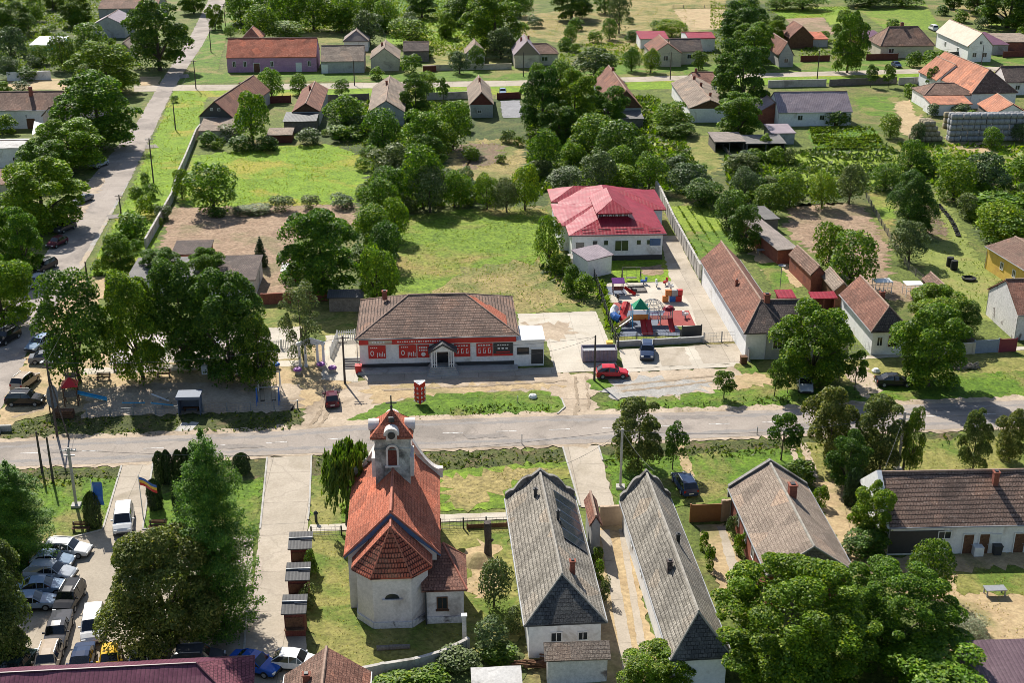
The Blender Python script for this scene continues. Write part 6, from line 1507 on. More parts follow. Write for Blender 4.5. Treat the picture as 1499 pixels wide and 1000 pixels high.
# kindergarten and gardens to the right
T1('mid', 784, 318, 824, 384, 'dense tree against the left wall of the kindergarten')
trees('left of the kindergarten playground', 'bushes left of the playground', [('bush', 800, 372, 835, 400), ('bushdark', 822, 388, 850, 425), ('bush', 838, 400, 872, 436), ('bush', 848, 372, 868, 400), ('bushdark', 826, 402, 840, 432)])
T1('middark', 1046, 282, 1088, 330, 'round tree behind the brown L-shaped house, left one of the pair')
T1('streetdark', 1062, 300, 1120, 360, 'rust-tinged tree behind the brown L-shaped house, right one of the pair')
T1('mid', 1188, 328, 1236, 396, 'left one of two round trees on the tilled garden')
T1('mid', 1206, 338, 1284, 416, 'right one of two round trees on the tilled garden')
T1('lindendark', 1300, 254, 1366, 338, 'tallest dark tree at the head of the mown lawn')
T1('midgrey', 1303, 322, 1358, 378, 'grey-green tree below the tallest dark one')
trees('in the wild gardens on the far right', 'wild gardens on the far right', [
 ('mid', 1365, 235, 1425, 290), ('midgrey', 1400, 225, 1470, 280), ('bushbright', 1420, 280, 1499, 318), ('midbright', 1425, 296, 1499, 352), ('mid', 1440, 312, 1520, 362), ('bushgrey', 1398, 284, 1430, 320), ('mid', 1270, 240, 1320, 278), ('midgrey', 1220, 240, 1265, 292),
 ('middark', 1180, 252, 1225, 300), ('mid', 1130, 250, 1180, 300), ('middark', 1100, 268, 1150, 312), ('mid', 1310, 205, 1350, 250), ('midgrey', 1330, 180, 1352, 206), ('mid', 1286, 168, 1320, 200), ('mid', 1436, 186, 1466, 215), ('bush', 1470, 230, 1520, 262), ('bushgrey', 1145, 215, 1165, 240),
 ('midgrey', 1476, 180, 1515, 205), ('bushgrey', 1060, 225, 1100, 255), ('midgrey', 1070, 245, 1110, 285), ('bush', 1336, 228, 1372, 258)])
trees('around the sheds of the far right farms', 'bushes around the farm sheds', [('bushdark', 1195, 160, 1245, 184), ('bush', 1108, 196, 1130, 220), ('bush', 1120, 215, 1150, 240), ('bushgrey', 1390, 152, 1420, 170), ('bush', 1410, 162, 1440, 178), ('bushgrey', 1355, 152, 1375, 170), ('bush', 1320, 122, 1345, 142), ('bushdark', 1345, 128, 1355, 145)])
T1('big', 1316, 420, 1416, 492, 'dense leafy garden tree right of the reddish-brown gabled house')
T1('streetdark', 1385, 440, 1430, 488, 'dark tree beside the mown lawn above the wide verge tree')
# along the main road, north side
T1('big', 1124, 443, 1250, 552, 'big light green tree shading the silver car on the north verge')
T1('big', 1296, 452, 1418, 560, 'wide dark-shadowed tree leaning over the main road from the north')
trees('on the north verge of the main road', 'small verge trees', [('young', 1040, 540, 1079, 573), ('young', 1116, 526, 1150, 566), ('young', 1236, 514, 1266, 556), ('young', 1140, 535, 1165, 565)])
# south side of the main road
T1('street', 894, 586, 974, 680, 'tall ragged tree south of the road left of the navy estate car')
T1('young', 964, 620, 1004, 670, 'small tree with slim stem right beside the tall ragged one')
T1('young', 1119, 600, 1167, 655, 'small tree above the wheel tracks south of the road')
T1('street', 1168, 566, 1256, 664, 'tall olive tree touching the road, left of the grey pole')
T1('street', 1248, 584, 1326, 684, 'dense olive tree just left of the grey pole')
T1('bigdark', 1206, 636, 1274, 712, 'bushy dark tree in front of the tall olive one')
T1('streetdark', 1312, 598, 1350, 682, 'slender dark tree behind the grey pole')
T1('street', 1400, 602, 1448, 682, 'left one of two bushy verge trees above the farmhouse roof')
T1('street', 1448, 600, 1504, 672, 'right one of two bushy verge trees above the farmhouse roof')
T1('thuja', 1234, 686, 1264, 740, 'pointed dark green conifer between brick house and farmhouse')
T1('bushdark', 1150, 672, 1198, 712, 'dark bush behind the street gable of the brick house')
T1('big', 1236, 712, 1316, 796, 'light green tree against the left end of the farmhouse')
T1('middark', 1232, 770, 1300, 820, 'dark tree in the yard below the light green one')
T1('middark', 1326, 790, 1396, 872, 'round dark tree in front of the farmhouse porch')
T1('bush', 1188, 712, 1212, 742, 'small bush beside the wheel tracks to the brick house')
T1('hugegreen', 1040, 822, 1256, 1010, 'huge light green walnut covering the end of the brick house')
T1('hugegreen', 1204, 822, 1392, 980, 'wide light green walnut right of the huge one')
T1('bigbright', 1280, 926, 1476, 1050, 'bright green tree crown at the bottom right edge')
T1('middark', 1110, 930, 1220, 1040, 'dark low tree under the huge walnut at the bottom edge')
T1('silver', 1380, 896, 1452, 946, 'silvery grey bush beside the lilac roof')
T1('big', 902, 938, 1012, 1020, 'tree crown at the bottom edge in front of the second long house')
T1('bush', 1492, 812, 1530, 880, 'green bush at the right edge below the farmhouse')
T1('conifer', -34, 672, 88, 824, 'feathery conifer at the left edge above the car park')
T1('chestnut', -70, 796, 64, 960, 'olive leafed tree at the left edge over the parked cars')
T1('chestnut', 170, 778, 327, 948, 'big brown-green chestnut in the middle of the car park')
T1('conifer', 268, 642, 392, 906, 'tallest feathery conifer between car park and promenade')
TG = 'clipped thujas at the car park entrance'
for i, (x0, y0, x1, y1) in enumerate([(228, 662, 246, 708), (242, 660, 258, 708), (255, 659, 270, 707), (267, 657, 282, 706), (279, 656, 297, 706)]):
    T1('thuja', x0, y0, x1, y1, f'{ordinal(i, 5)} thuja of the dense clipped row beside the road', TG)
T1('thuja', 218, 703, 240, 746, 'clipped thuja column at the flagpole right of the entrance drive', TG)
T1('thuja', 252, 698, 270, 744, 'clipped thuja, left one of the close pair before the tall conifer', TG)
T1('thuja', 268, 697, 286, 738, 'clipped thuja, right one of the close pair before the tall conifer', TG)
T1('thuja', 124, 720, 150, 772, 'clipped thuja column beside the blue flag', TG)
T1('thuja', 342, 664, 368, 694, 'low clipped thuja between tall conifer and promenade', TG)
T1('willow', 472, 642, 544, 748, 'weeping willow left of the church tower')
T1('midgrey', 698, 818, 748, 884, 'small blue-green tree on the church lawn by the long house')
trees('below the church lawn', 'weeds below the church lawn', [('bushgrey', 640, 945, 700, 985), ('bushgrey', 690, 905, 745, 960), ('bush', 600, 975, 660, 1010), ('bushgrey', 735, 890, 768, 930), ('bush', 540, 985, 610, 1020), ('bushdark', 700, 940, 760, 975)])
trees('along the long house walls', 'plants along the house walls', [('bush', 868, 820, 886, 850), ('bushgrey', 878, 845, 895, 880), ('bushdark', 866, 800, 884, 822), ('bush', 1022, 778, 1036, 806), ('bush', 1030, 800, 1046, 834), ('bushgrey', 1062, 755, 1082, 786), ('bush', 1072, 780, 1094, 812)])
trees('in the shrubbery beside the kiosks', None, [('bushdark', 446, 806, 466, 845), ('bushgrey', 440, 855, 466, 890)])

# wild bushes too alike to tell apart, filling the overgrown plots
def fill(label, group, poly, n, kinds, size, seed):
    rnd = random.Random(seed); xs = [p[0] for p in poly]; ys = [p[1] for p in poly]; k = 0
    while k < n:
        x, y = rnd.uniform(min(xs), max(xs)), rnd.uniform(min(ys), max(ys)); c = False; j = len(poly)-1
        for i in range(len(poly)):
            (xi, yi), (xj, yj) = poly[i], poly[j]
            if (yi > y) != (yj > y) and x < (xj-xi)*(y-yi)/(yj-yi)+xi: c = not c
            j = i
        if not c: continue
        s = PX(G(x, y))[2]*rnd.uniform(*size); k += 1
        tree(rnd.choice(kinds), (x-s*.55, y-s*.55, x+s*.55, y+s*.3), label, group)
BK = ['bush', 'bush', 'bushdark', 'bushgrey', 'bushbright']
fill('one of many wild bushes in the overgrown plots behind the kindergarten', 'wild bushes behind the kindergarten', [(690, 195), (850, 190), (1000, 205), (1050, 285), (965, 270), (810, 272), (700, 300), (640, 290)], 34, BK, (2, 4.2), 1)
fill('one of many wild bushes in the thicket left of the shop meadow', 'wild bushes left of the shop meadow', [(480, 180), (690, 170), (690, 300), (590, 305), (575, 430), (525, 420), (530, 300)], 32, BK, (2, 4.2), 2)
fill('one of many bushes in the gardens around the vegetable plots', 'bushes around the vegetable plots', [(1060, 230), (1140, 222), (1142, 268), (1200, 284), (1150, 305), (1070, 300)], 18, BK, (1.6, 3.6), 3)
fill('one of many leafy bushes in the green mass at the right edge', 'bushes in the green mass at the right edge', [(1395, 285), (1499, 275), (1520, 350), (1450, 355)], 16, ['bushbright', 'bush', 'bushbright', 'bushdark'], (2, 4), 4)
fill('one of many bushes among the far gardens north of the back road', 'bushes in the far gardens', [(330, 0), (760, 0), (900, 20), (1100, 40), (1130, 85), (900, 90), (640, 85), (560, 45), (350, 40)], 26, BK, (2, 5), 5)
fill('one of many bushes among the upper left gardens', 'bushes in the upper left gardens', [(0, 0), (180, 0), (180, 60), (110, 110), (0, 115)], 18, BK, (2, 5), 6)
fill('one of many bushes round the garden-side cottages', 'bushes round the cottages', [(300, 190), (540, 175), (620, 150), (690, 165), (690, 185), (540, 208), (420, 212), (310, 225)], 14, BK, (1.6, 3.6), 7)
fill('one of many weeds and bushes on the side street bank', 'bushes on the side street bank', [(205, 270), (250, 255), (245, 300), (215, 360), (165, 395), (150, 360)], 16, ['bushbright', 'bush', 'bushbright'], (1.2, 2.6), 8)

trees('behind the far cottages', 'tall trees behind the far cottages', [('big', 640, 20, 668, 52), ('bigdark', 596, -14, 640, 22), ('big', 1120, 30, 1150, 62), ('mid', 1080, -10, 1112, 20), ('bigdark', 1380, -16, 1412, 10), ('mid', 880, 28, 904, 56), ('mid', 824, 36, 846, 62), ('big', 300, 8, 330, 40)])
trees('in the courtyards at the left edge', None, [('big', -20, 120, 20, 150), ('mid', 20, 150, 50, 178), ('bigdark', 150, 84, 190, 112)])

trees('in the hedgerows of the far right plots', 'hedgerow bushes of the far right plots', [('bush', 1100, 18, 1126, 34), ('bushdark', 1128, 22, 1150, 36), ('bush', 1226, 14, 1250, 28), ('bushgrey', 1236, 30, 1258, 46), ('bush', 1190, 46, 1216, 62), ('bushdark', 1368, 8, 1390, 22), ('bush', 1392, 14, 1420, 32), ('bushgrey', 1424, 26, 1446, 42), ('bush', 1484, 40, 1510, 60), ('bush', 1296, 28, 1316, 42)])
trees('in the dry meadow behind the far cottages', 'bushes in the dry meadow', [('bush', 832, 26, 856, 44), ('bushbright', 860, 44, 884, 62), ('bushgrey', 770, 22, 796, 40), ('bush', 950, 30, 972, 44), ('bushdark', 914, 44, 936, 60), ('bushbright', 1010, 48, 1030, 60)])

fill('one of many bushes on the rough ground left of the green mass', 'bushes on the rough ground at the right', [(1345, 222), (1499, 228), (1499, 276), (1400, 284), (1350, 262)], 14, BK, (1.6, 3.2), 13)
# ================================================================== ground cover
cover('grass', gl['bright'], [[(254, 134), (304, 138), (268, 245), (222, 372), (180, 402), (128, 404), (195, 272)], [(282, 228), (390, 215), (530, 208), (600, 230), (590, 300), (300, 303)]], 4., .2, .3, seed=2)
cover('grass', gl['lush'], [[(588, 316), (800, 306), (840, 400), (868, 440), (760, 462), (585, 436)], [(1345, 285), (1375, 283), (1430, 380), (1468, 405), (1455, 470), (1355, 410)]], 4.5, .18, .28, seed=3)
cover('dry_grass', gl['dry'], [[(650, 408), (700, 392), (800, 378), (838, 420), (760, 458)], [(655, 232), (690, 205), (765, 202), (755, 262), (655, 262)], [(752, 24), (1010, 8), (1025, 45), (940, 80), (760, 50)]], 1.6, .2, .25, seed=4)
cover('weeds', gl['weed'], [[(480, 150), (665, 150), (650, 205), (650, 300), (590, 310), (570, 436), (525, 430), (545, 230)], [(772, 150), (960, 140), (1000, 200), (1050, 300), (965, 275), (810, 275), (770, 300)], [(1390, 275), (1530, 270), (1530, 350), (1440, 358)], [(1060, 230), (1320, 210), (1340, 275), (1150, 300), (1070, 300)], [(800, 380), (868, 440), (850, 450), (790, 400)]], 4.5, .7, .32, seed=5)
cover('scrub', LM['bright'], [[(480, 150), (665, 150), (650, 205), (650, 300), (590, 310), (570, 436), (525, 430), (545, 230)], [(772, 150), (960, 140), (1000, 200), (1050, 300), (965, 275), (810, 275), (770, 300)], [(1060, 230), (1150, 210), (1150, 300), (1070, 300)], [(1320, 210), (1499, 215), (1499, 275), (1400, 285), (1345, 262)]], 4., .75, .34, seed=21)
cover('scrub', gl['lush'], [[(330, 0), (760, -5), (745, 62), (640, 84), (560, 45), (345, 50)], [(1040, 0), (1130, 30), (1140, 90), (1040, 92)], [(-20, -8), (186, -8), (160, 100), (-20, 112)], [(820, 65), (1040, 60), (1040, 90), (820, 98)], [(1170, 60), (1290, 55), (1290, 85), (1170, 88)]], 3., .55, .35, seed=22)
cover('verge_grass', gl['lush'], [[(512, 614), (640, 578), (800, 573), (826, 597), (620, 615)], [(884, 590), (1060, 570), (1180, 572), (1290, 560), (1530, 540), (1530, 578), (1140, 600), (895, 606)], [(878, 665), (1140, 655), (1080, 735), (905, 742)], [(-40, 690), (180, 684), (150, 775), (-40, 790)], [(228, 725), (388, 700), (375, 778), (210, 778)]], 7., .12, .13, seed=6)
cover('ditch_weeds', gl['weed'], [[(30, 618), (438, 600), (445, 630), (0, 644)], [(-40, 700), (178, 690), (174, 708), (-40, 722)], [(462, 672), (824, 660), (824, 680), (462, 695)], [(884, 664), (1140, 648), (1499, 634), (1499, 648), (1140, 666), (884, 682)], [(620, 597), (824, 590), (815, 604), (620, 612)], [(900, 592), (1280, 575), (1290, 584), (900, 603)]], 9., .28, .2, seed=7)
cover('lawn_grass', gl['dry'], [[(462, 700), (500, 690), (505, 780), (640, 770), (745, 770), (770, 930), (700, 950), (600, 980), (470, 985)], [(640, 690), (830, 680), (770, 712), (645, 750)], [(1310, 830), (1499, 820), (1499, 940), (1400, 940)], [(1160, 650), (1499, 642), (1499, 680), (1290, 695), (1185, 705)]], 7., .1, .12, seed=8)
cover('garden_plants', gl['lush'], [[(970, 302), (1040, 302), (1062, 340), (990, 343)], [(1000, 340), (1072, 340), (1090, 370), (1015, 374)], [(1150, 226), (1310, 222), (1330, 268), (1200, 273)]], 9., .25, .26, seed=9, rows=(1.7, GR, .85))
cover('corn_rows', gl['lush'], [[(1184, 188), (1276, 187), (1298, 219), (1194, 221)]], 16., .42, .5, seed=10, rows=(1.9, R(90)+GR, .85), asp=.5)
cover('field_rows', gl['bright'], [[(567, 30), (690, 24), (708, 68), (640, 72)], [(382, 0), (575, -4), (580, 10), (390, 14)], [(562, -4), (658, -4), (658, 16), (572, 19)], [(1112, 12), (1242, 9), (1246, 24), (1116, 28)]], 3.2, .3, .22, seed=11, rows=(1.3, R(0)+GR, .6))
cover('soil_clods', leafmat('clods', (.16, .11, .065), (.3, .22, .14), (.38, .3, .2), .0), [[(250, 305), (520, 298), (430, 350), (422, 440), (375, 440), (232, 368)], [(1157, 300), (1240, 296), (1300, 360), (1360, 430), (1265, 440), (1155, 345)]], 2.2, .06, .14, seed=12)
cover('hedge_plants', gl['bright'], [[(869, 412), (882, 412), (908, 492), (894, 494)]], 40., .9, .2, seed=13)
# ================================================================== poles and wires
def pole(px, top, label, kind='wood', arm=True, name='utility_pole', lamp=False, stay=False):
    p = G(*px); h = zat(p, top)
    r = thing(name, label, 'pole', p, random.uniform(-.1, .1))
    m = MB()
    if kind == 'concrete': m.box((0, 0, h/2), (.24, .2, h)); m.box((0, 0, .15), (.9, .9, .3))
    else: m.tube([(0, 0, -.1), (0, 0, h)], [.15, .1], 8)
    m.build('shaft', M['concrete'] if kind == 'concrete' else M['wood_pole'], r)
    if arm:
        c = MB(); c.box((0, 0, h-.3), (1.5, .1, .1)); c.box((0, 0, h-.85), (1.1, .1, .1)); c.build('crossarm', M['metal_grey'] if kind == 'concrete' else M['wood_pole'], r)
        for x in (-.68, -.3, .3, .68):
            i = MB(); i.lathe((0, 0, 0), [(.03, 0), (.06, .05), (.03, .1), (.06, .14), (.02, .2)], 6); i.build('insulator', M['white_paint'], r, (x, 0, h-.25))
    if lamp:
        c = MB(); c.tube([(0, 0, h-.2), (0, -.5, h+.3), (0, -1.2, h+.45)], .04, 6); c.box((0, -1.45, h+.43), (.25, .6, .12)); c.build('lamp_arm', M['metal_grey'], r)
    if stay:
        c = MB(); c.tube([(0, 0, h*.85), (1.6, -1.0, 0)], .09, 6); c.build('stay', M['wood_pole'], r)
    return p+Vector((0, 0, h-.2))
w1 = pole((84, 640), 528, 'tallest wooden pole with crossarm at the corner by the play tower', stay=True, lamp=True)
pole((62, 692), 632, 'thin wooden pole at the roadside beside the left conifer', arm=False)
pole((78, 706), 640, 'leaning wooden pole right of the thin roadside one', arm=False)
w2 = pole((112, 742), 656, 'grey concrete pole on the lawn left of the blue flag', 'concrete', lamp=False)
w3 = pole((505, 562), 492, 'wooden pole on the dirt lane left of the shop', 'wood')
w4 = pole((870, 558), 491, 'wooden pole beside the red hatchback', 'wood', arm=False)
w5 = pole((1314, 690), 603, 'grey concrete pole in front of the slender dark tree', 'concrete')
pole((1322, 688), 618, 'thin steel pole right of the grey concrete pole', 'wood', arm=False)
w6 = pole((908, 715), 628, 'concrete pole under the tall ragged tree south of the road', 'concrete', arm=False)
s1 = pole((178, 320), 285, 'wooden pole at the edge of the side street halfway up', 'wood')
s2 = pole((225, 268), 202, 'wooden pole with crossarm on the bright verge of the side street', 'wood')
s3 = pole((257, 190), 150, 'wooden pole on the verge below the back road corner', 'wood', arm=False)
s4 = pole((287, 130), 88, 'wooden pole at the corner of side street and back road', 'wood')
s5 = pole((309, 76), 42, 'wooden pole beside the mauve hall corner', 'wood', arm=False)
s6 = pole((330, 38), 5, 'highest wooden pole at the top of the side street', 'wood')
s7 = pole((127, 403), 383, 'short post where the side street widens', 'wood', arm=False)
b1 = pole((519, 125), 88, 'wooden pole by the back road before the pale annex', 'wood', arm=False)
b2 = pole((981, 116), 76, 'wooden pole before the L-roofed cottage on the back road', 'wood', arm=False)
b3 = pole((1196, 117), 74, 'wooden pole on the back road left of the tall round tree', 'wood', arm=False)
b4 = pole((1436, 98), 65, 'wooden pole before the cream-roofed house', 'wood', arm=False)
b5 = pole((766, 112), 76, 'wooden pole by the lilac-sloped cottage', 'wood', arm=False)
wire_m = plain('wire', (.12, .12, .12), .5)
def wire(a, b, sag, label, off=0):
    P = []
    for k in range(13):
        t = k/12; p = a.lerp(b, t); P.append((p.x+off, p.y, p.z-4*sag*t*(1-t)))
    m = MB(); m.tube(P, .018, 4); tag(m.build('overhead_wire', wire_m), label, 'wire')
wire(w1, w3, 1.2, 'upper wire from the tall corner pole to the dirt lane pole'); wire(w3, w4, 1.2, 'wire from the dirt lane pole to the pole by the red car')
wire(w2, w6, 1.6, 'wire along the south side from the lawn pole past the church tower'); wire(w6, w5, 1.2, 'wire from the pole under the ragged tree to the grey concrete pole')
wire(w1, s1, 1.2, 'wire from the tall corner pole up the side street'); wire(s1, s2, .9, 'wire between the two middle side street poles'); wire(s2, s4, .9, 'wire from the bright verge pole to the back road corner'); wire(s4, s6, .9, 'wire along the top of the side street')
wire(w5, w5+Vector((60, 3, 0)), 1.2, 'wire from the grey concrete pole out to the right edge')
for i, (x, y, t) in enumerate([(764, 651, 636), (1108, 637, 625), (758, 590, 580), (945, 592, 580)]):
    p = G(x, y); h = zat(p, t); m = MB(); m.box((0, 0, h/2), (.09, .09, h)); m.box((0, -.05, h-.12), (.12, .02, .18), mi=1)
    tag(m.build('marker_post', [M['metal_grey'], M['white_paint']], None, p), ['roadside marker post right of the church tower', 'roadside marker post above the brick house gable', 'marker post in the grass before the shop', 'marker post on the verge right of the gravel'][i], 'post')
# ================================================================== fences and walls
def fence(name, label, px, h, m, style='board', step=2.4, cat='fence', pm=None, th=.08):
    P = [G(x, y) for x, y in px]; o = P[0].copy(); root = thing(name, label, cat, o)
    D = [p-o for p in P]; pan = MB()
    for a, b in zip(D, D[1:]):
        d = (b-a); L = d.length; rz = math.atan2(d.y, d.x); c = (a+b)/2
        if style in ('wall', 'board'):
            pan.box((c.x, c.y, h/2-.05), (L, th if style == 'board' else .22, h), rz)
            if style == 'wall': pan.box((c.x, c.y, h), (L, .32, .08), rz)
        elif style == 'mesh':
            for z in (.1, h*.33, h*.66, h-.06): pan.box((c.x, c.y, z), (L, .025, .025), rz)
            n = int(L/.35)
            for k in range(n):
                q = a.lerp(b, (k+.5)/n); pan.box((q.x, q.y, h/2), (.02, .02, h-.1), rz)
        elif style == 'picket':
            for z in (h*.25, h*.8): pan.box((c.x, c.y, z), (L, .05, .08), rz)
            n = int(L/.22)
            for k in range(n):
                q = a.lerp(b, (k+.5)/n); pan.box((q.x, q.y, h/2), (.1, .03, h), rz)
    pan.build('panel', m, root)
    k = 0; acc = 0
    for a, b in zip(D, D[1:]):
        L = (b-a).length; n = max(1, round(L/step))
        for j in range(n+(1 if b is D[-1] else 0)):
            if k >= 90: break
            q = a.lerp(b, j/n); s = .14 if style != 'wall' else .34
            c = MB(); c.box((0, 0, (h+.08)/2), (s, s, h+.08)); c.build('post', pm or m, root, (q.x, q.y, 0), math.atan2((b-a).y, (b-a).x)); k += 1
    return root
cw = surf('wall_concrete', (.38, .36, .33), (.5, .47, .43), .6, (.27, .25, .22), .4, (.52, .68), 4, .15, .2, .03, kind='obj')
fence('plot_wall', 'grey concrete wall along the dirt lot and side street verge', [(214, 364), (252, 296), (262, 262), (272, 240), (288, 200), (296, 190)], 1.7, cw, 'wall', 3)
fence('panel_fence', 'tall concrete panel fence along the kindergarten drive', [(1024, 408), (1005, 372), (985, 334), (966, 292), (960, 282)], 2.3, cw, 'wall', 2.2)
fence('mesh_fence', 'dark mesh fence with hedge left of the kindergarten playground', [(905, 512), (896, 492), (880, 440), (868, 404)], 1.7, M['metal_dark'], 'mesh', 2.2)
fence('front_wall', 'low dark wall with railings before the kindergarten playground', [(904, 508), (960, 505), (1028, 501)], .8, M['plaster_grey'], 'wall', 3.4, 'wall')
fence('railing', 'thin dark railing above the low kindergarten front wall', [(904, 501), (960, 499), (996, 497)], 1.2, M['metal_dark'], 'mesh', 2.6)
fence('steel_gate', 'pale steel sliding gate across the kindergarten drive', [(1030, 503), (1082, 500)], 1.5, M['metal_grey'], 'mesh', 2.6, 'gate')
fence('gate_wall', 'solid grey gate panel right of the playground', [(998, 497), (1026, 495)], 1.9, M['metal_dark'], 'board', 2.4, 'gate')
fence('side_fence', 'grey board fence between forecourt and L-shaped house', [(1080, 502), (1096, 530)], 1.7, M['plaster_grey'], 'board', 2.4)
PF = M['metal_grey']
fence('park_fence', 'low grey fence along the roadside of the play area', [(128, 612), (262, 606)], 1.1, PF, 'mesh', 2.6)
fence('park_fence', 'low grey fence right of the bus shelter', [(298, 604), (436, 599)], 1.1, PF, 'mesh', 2.6)
fence('park_fence', 'inner railing between terrace and play area', [(170, 540), (330, 532)], 1.0, M['metal_dark'], 'mesh', 2.6)
fence('picket_fence', 'white picket fence at the lane beside the shop corner', [(484, 524), (494, 500), (520, 498)], 1.5, M['white_paint'], 'picket', 2.)
fence('picket_fence', 'white picket fence between birch and rightmost linden', [(392, 512), (432, 510)], 1.3, M['white_paint'], 'picket', 2.)
fence('garden_wall', 'brown wall behind the birch along the dirt lot', [(384, 446), (424, 444), (478, 440)], 1.6, M['brick'], 'wall', 3, 'wall')
fence('iron_fence', 'iron fence on a low wall right of the church', [(645, 776), (745, 772)], 1.2, M['metal_dark'], 'mesh', 2.4)
fence('stone_bench', 'low brown wall under the iron fence right of the church', [(684, 775), (742, 772)], .55, M['wood_brown'], 'board', 4, 'wall')
fence('iron_fence', 'iron fence between promenade and church', [(456, 785), (500, 784)], 1.0, M['metal_dark'], 'mesh', 2.2)
fence('stone_wall', 'grey wall curving below the church lawn', [(520, 1000), (560, 992), (610, 984), (650, 972), (684, 955)], 1.3, cw, 'wall', 3, 'wall')
M['gate_tan'] = plain('gate_tan', (.42, .3, .2), .6); M['gate_orange'] = plain('gate_orange', (.3, .13, .05), .6)
fence('yard_gate', 'tan wall and gate between gatehouse and second long house', [(880, 771), (914, 769)], 2.2, M['gate_tan'], 'wall', 2.6, 'gate')
fence('yard_gate', 'orange-brown wooden gate between second long house and brick house', [(1010, 765), (1056, 763)], 2.0, M['gate_orange'], 'board', 2.4, 'gate')
fence('yard_gate', 'short tan wall beside the orange-brown gate', [(1057, 763), (1080, 761)], 2.3, M['gate_tan'], 'wall', 2.6, 'gate')
fence('street_fence', 'grey metal gate on the pavement near the right edge', [(1425, 518), (1460, 516)], 1.9, plain('gate_blue', (.22, .26, .34), .5), 'board', 2.4, 'gate')
fence('street_fence', 'dark red gate beside the grey metal gate near the right edge', [(1462, 516), (1486, 515)], 1.9, plain('gate_red', (.2, .03, .05), .5), 'board', 2.4, 'gate')
fence('street_fence', 'tan wall between the wide verge tree and grey metal gate', [(1340, 522), (1424, 518)], 1.5, M['plaster_beige'], 'wall', 3)
fence('street_fence', 'grey railing gate left of the reddish-brown gabled house', [(1240, 517), (1276, 516)], 1.5, M['metal_grey'], 'mesh', 2.2, 'gate')
fence('street_fence', 'low wall behind the big light green verge tree', [(1196, 521), (1238, 518)], 1.4, M['plaster_beige'], 'wall', 3)
fence('side_fence', 'grey plank fence running up beside the mown lawn', [(1426, 515), (1400, 475), (1385, 445)], 1.5, M['wood_grey'], 'picket', 2.4)
fence('lawn_fence', 'old wire fence between tilled garden and mown lawn', [(1372, 432), (1330, 395), (1290, 330), (1268, 290)], 1.1, M['wood_grey'], 'mesh', 2.8)
WG = M['wood_brown']
fence('back_fence', 'pale concrete fence along the garden side of the back road, left part', [(1125, 128), (1208, 126)], 1.8, cw, 'wall', 4)
fence('back_fence', 'dark plank fence along the garden side of the back road, right part', [(1214, 126), (1312, 122)], 1.8, M['wood_grey'], 'board', 4)
fence('back_fence', 'pale wall left of the orange farmstead', [(1316, 124), (1358, 122), (1374, 120)], 1.8, cw, 'wall', 4)
fence('back_fence', 'brown gate and fence behind the tan-tiled wide cottage', [(372, 152), (426, 150)], 1.8, M['wood_red'], 'board', 4)
fence('back_fence', 'dark fence between the two middle cottages', [(476, 148), (540, 146)], 1.6, M['wood_grey'], 'board', 4)
fence('back_fence', 'grey wall left of the narrow red-gabled cottage', [(626, 146), (684, 144)], 1.7, cw, 'wall', 4)
fence('back_fence', 'brown gate beside the slated drive', [(728, 146), (762, 144)], 1.7, M['wood_red'], 'board', 4)
fence('north_fence', 'pale fence with brown gate north of the back road', [(620, 104), (640, 103), (748, 101)], 1.5, M['plaster_beige'], 'wall', 4)
fence('north_fence', 'brown gate in the pale fence north of the back road', [(620, 105.5), (638, 104.5)], 1.6, M['wood_red'], 'board', 4, 'gate')
fence('north_fence', 'brown fence left of the tall round tree on the back road', [(1172, 90), (1214, 89)], 1.7, M['wood_red'], 'board', 4)
fence('north_fence', 'brown fence right of the tall round tree on the back road', [(1268, 88), (1314, 87)], 1.8, M['wood_red'], 'board', 4)
fence('north_fence', 'dark fence left of the cream-roofed house', [(1384, 85), (1414, 84)], 1.8, M['metal_dark'], 'board', 4)
fence('north_fence', 'brown fence right of the cream-roofed house', [(1468, 84), (1520, 82)], 1.8, M['wood_red'], 'board', 4)
fence('yard_wall', 'white wall among gardens in the upper left', [(12, 118), (74, 116)], 2.2, M['plaster_white'], 'wall', 5, 'wall')
fence('field_fence', 'thin fence between stubble field and dry field at the top', [(985, 12), (1062, 11)], 1.2, M['wood_grey'], 'mesh', 4)
fence('lane_fence', 'old picket fence down the garden path below the open shed', [(1054, 212), (1072, 235), (1086, 258)], 1., M['wood_grey'], 'mesh', 3)
patch('slate_drive', surf('drive_grey', (.2, .2, .21), (.28, .28, .29), .5), [(732, 148), (760, 147), (768, 172), (736, 173)], 9, .1)
# ================================================================== small things
def simple(name, label, cat, px, mk, mats, rz=0, group=None, smooth=False):
    m = MB(); mk(m); return tag(m.build(name, mats, None, G(*px), rz or GR, smooth), label, cat, group)
# totem sign
p = G(615, 592); h = zat(p, 559); rt = thing('totem_sign', 'red V-folded totem sign with white lettering on the verge before the shop', 'sign', p, GR)
wd = 16.5/PX(p)[2]
for s in (-1, 1):
    m = MB(); m.prism([(0, -.35, .12), (s*wd/2, .1, .42), (s*wd/2, .1, h), (0, -.35, h-.3)], (0, .16, 0)); f = m.build('panel', M['red'], rt)
    g = MB()
    for r_ in range(4):
        z = h-.85-r_*.55; off = [.14, .1, .12, .16][r_]
        for k in range(2):
            x = s*(.2+k*.38); y = -.35+.45*abs(x)/(wd/2)-.05
            g.box((x, y-.02, z+.1*abs(x)), (.06, .03, .32)); g.box((x+.1*s, y+.02, z+.12+.1*abs(x)), (.15, .03, .06)); g.box((x+.1*s, y+.02, z-.14+off), (.15, .03, .06))
    g.build('lettering', M['white_paint'], f)
m = MB(); m.prism([(-wd/2, .1, h-.02), (0, -.33, h-.32), (wd/2, .1, h-.02), (wd/2, .4, h), (-wd/2, .4, h)], (0, 0, .04)); m.build('cap', M['white_paint'], rt)
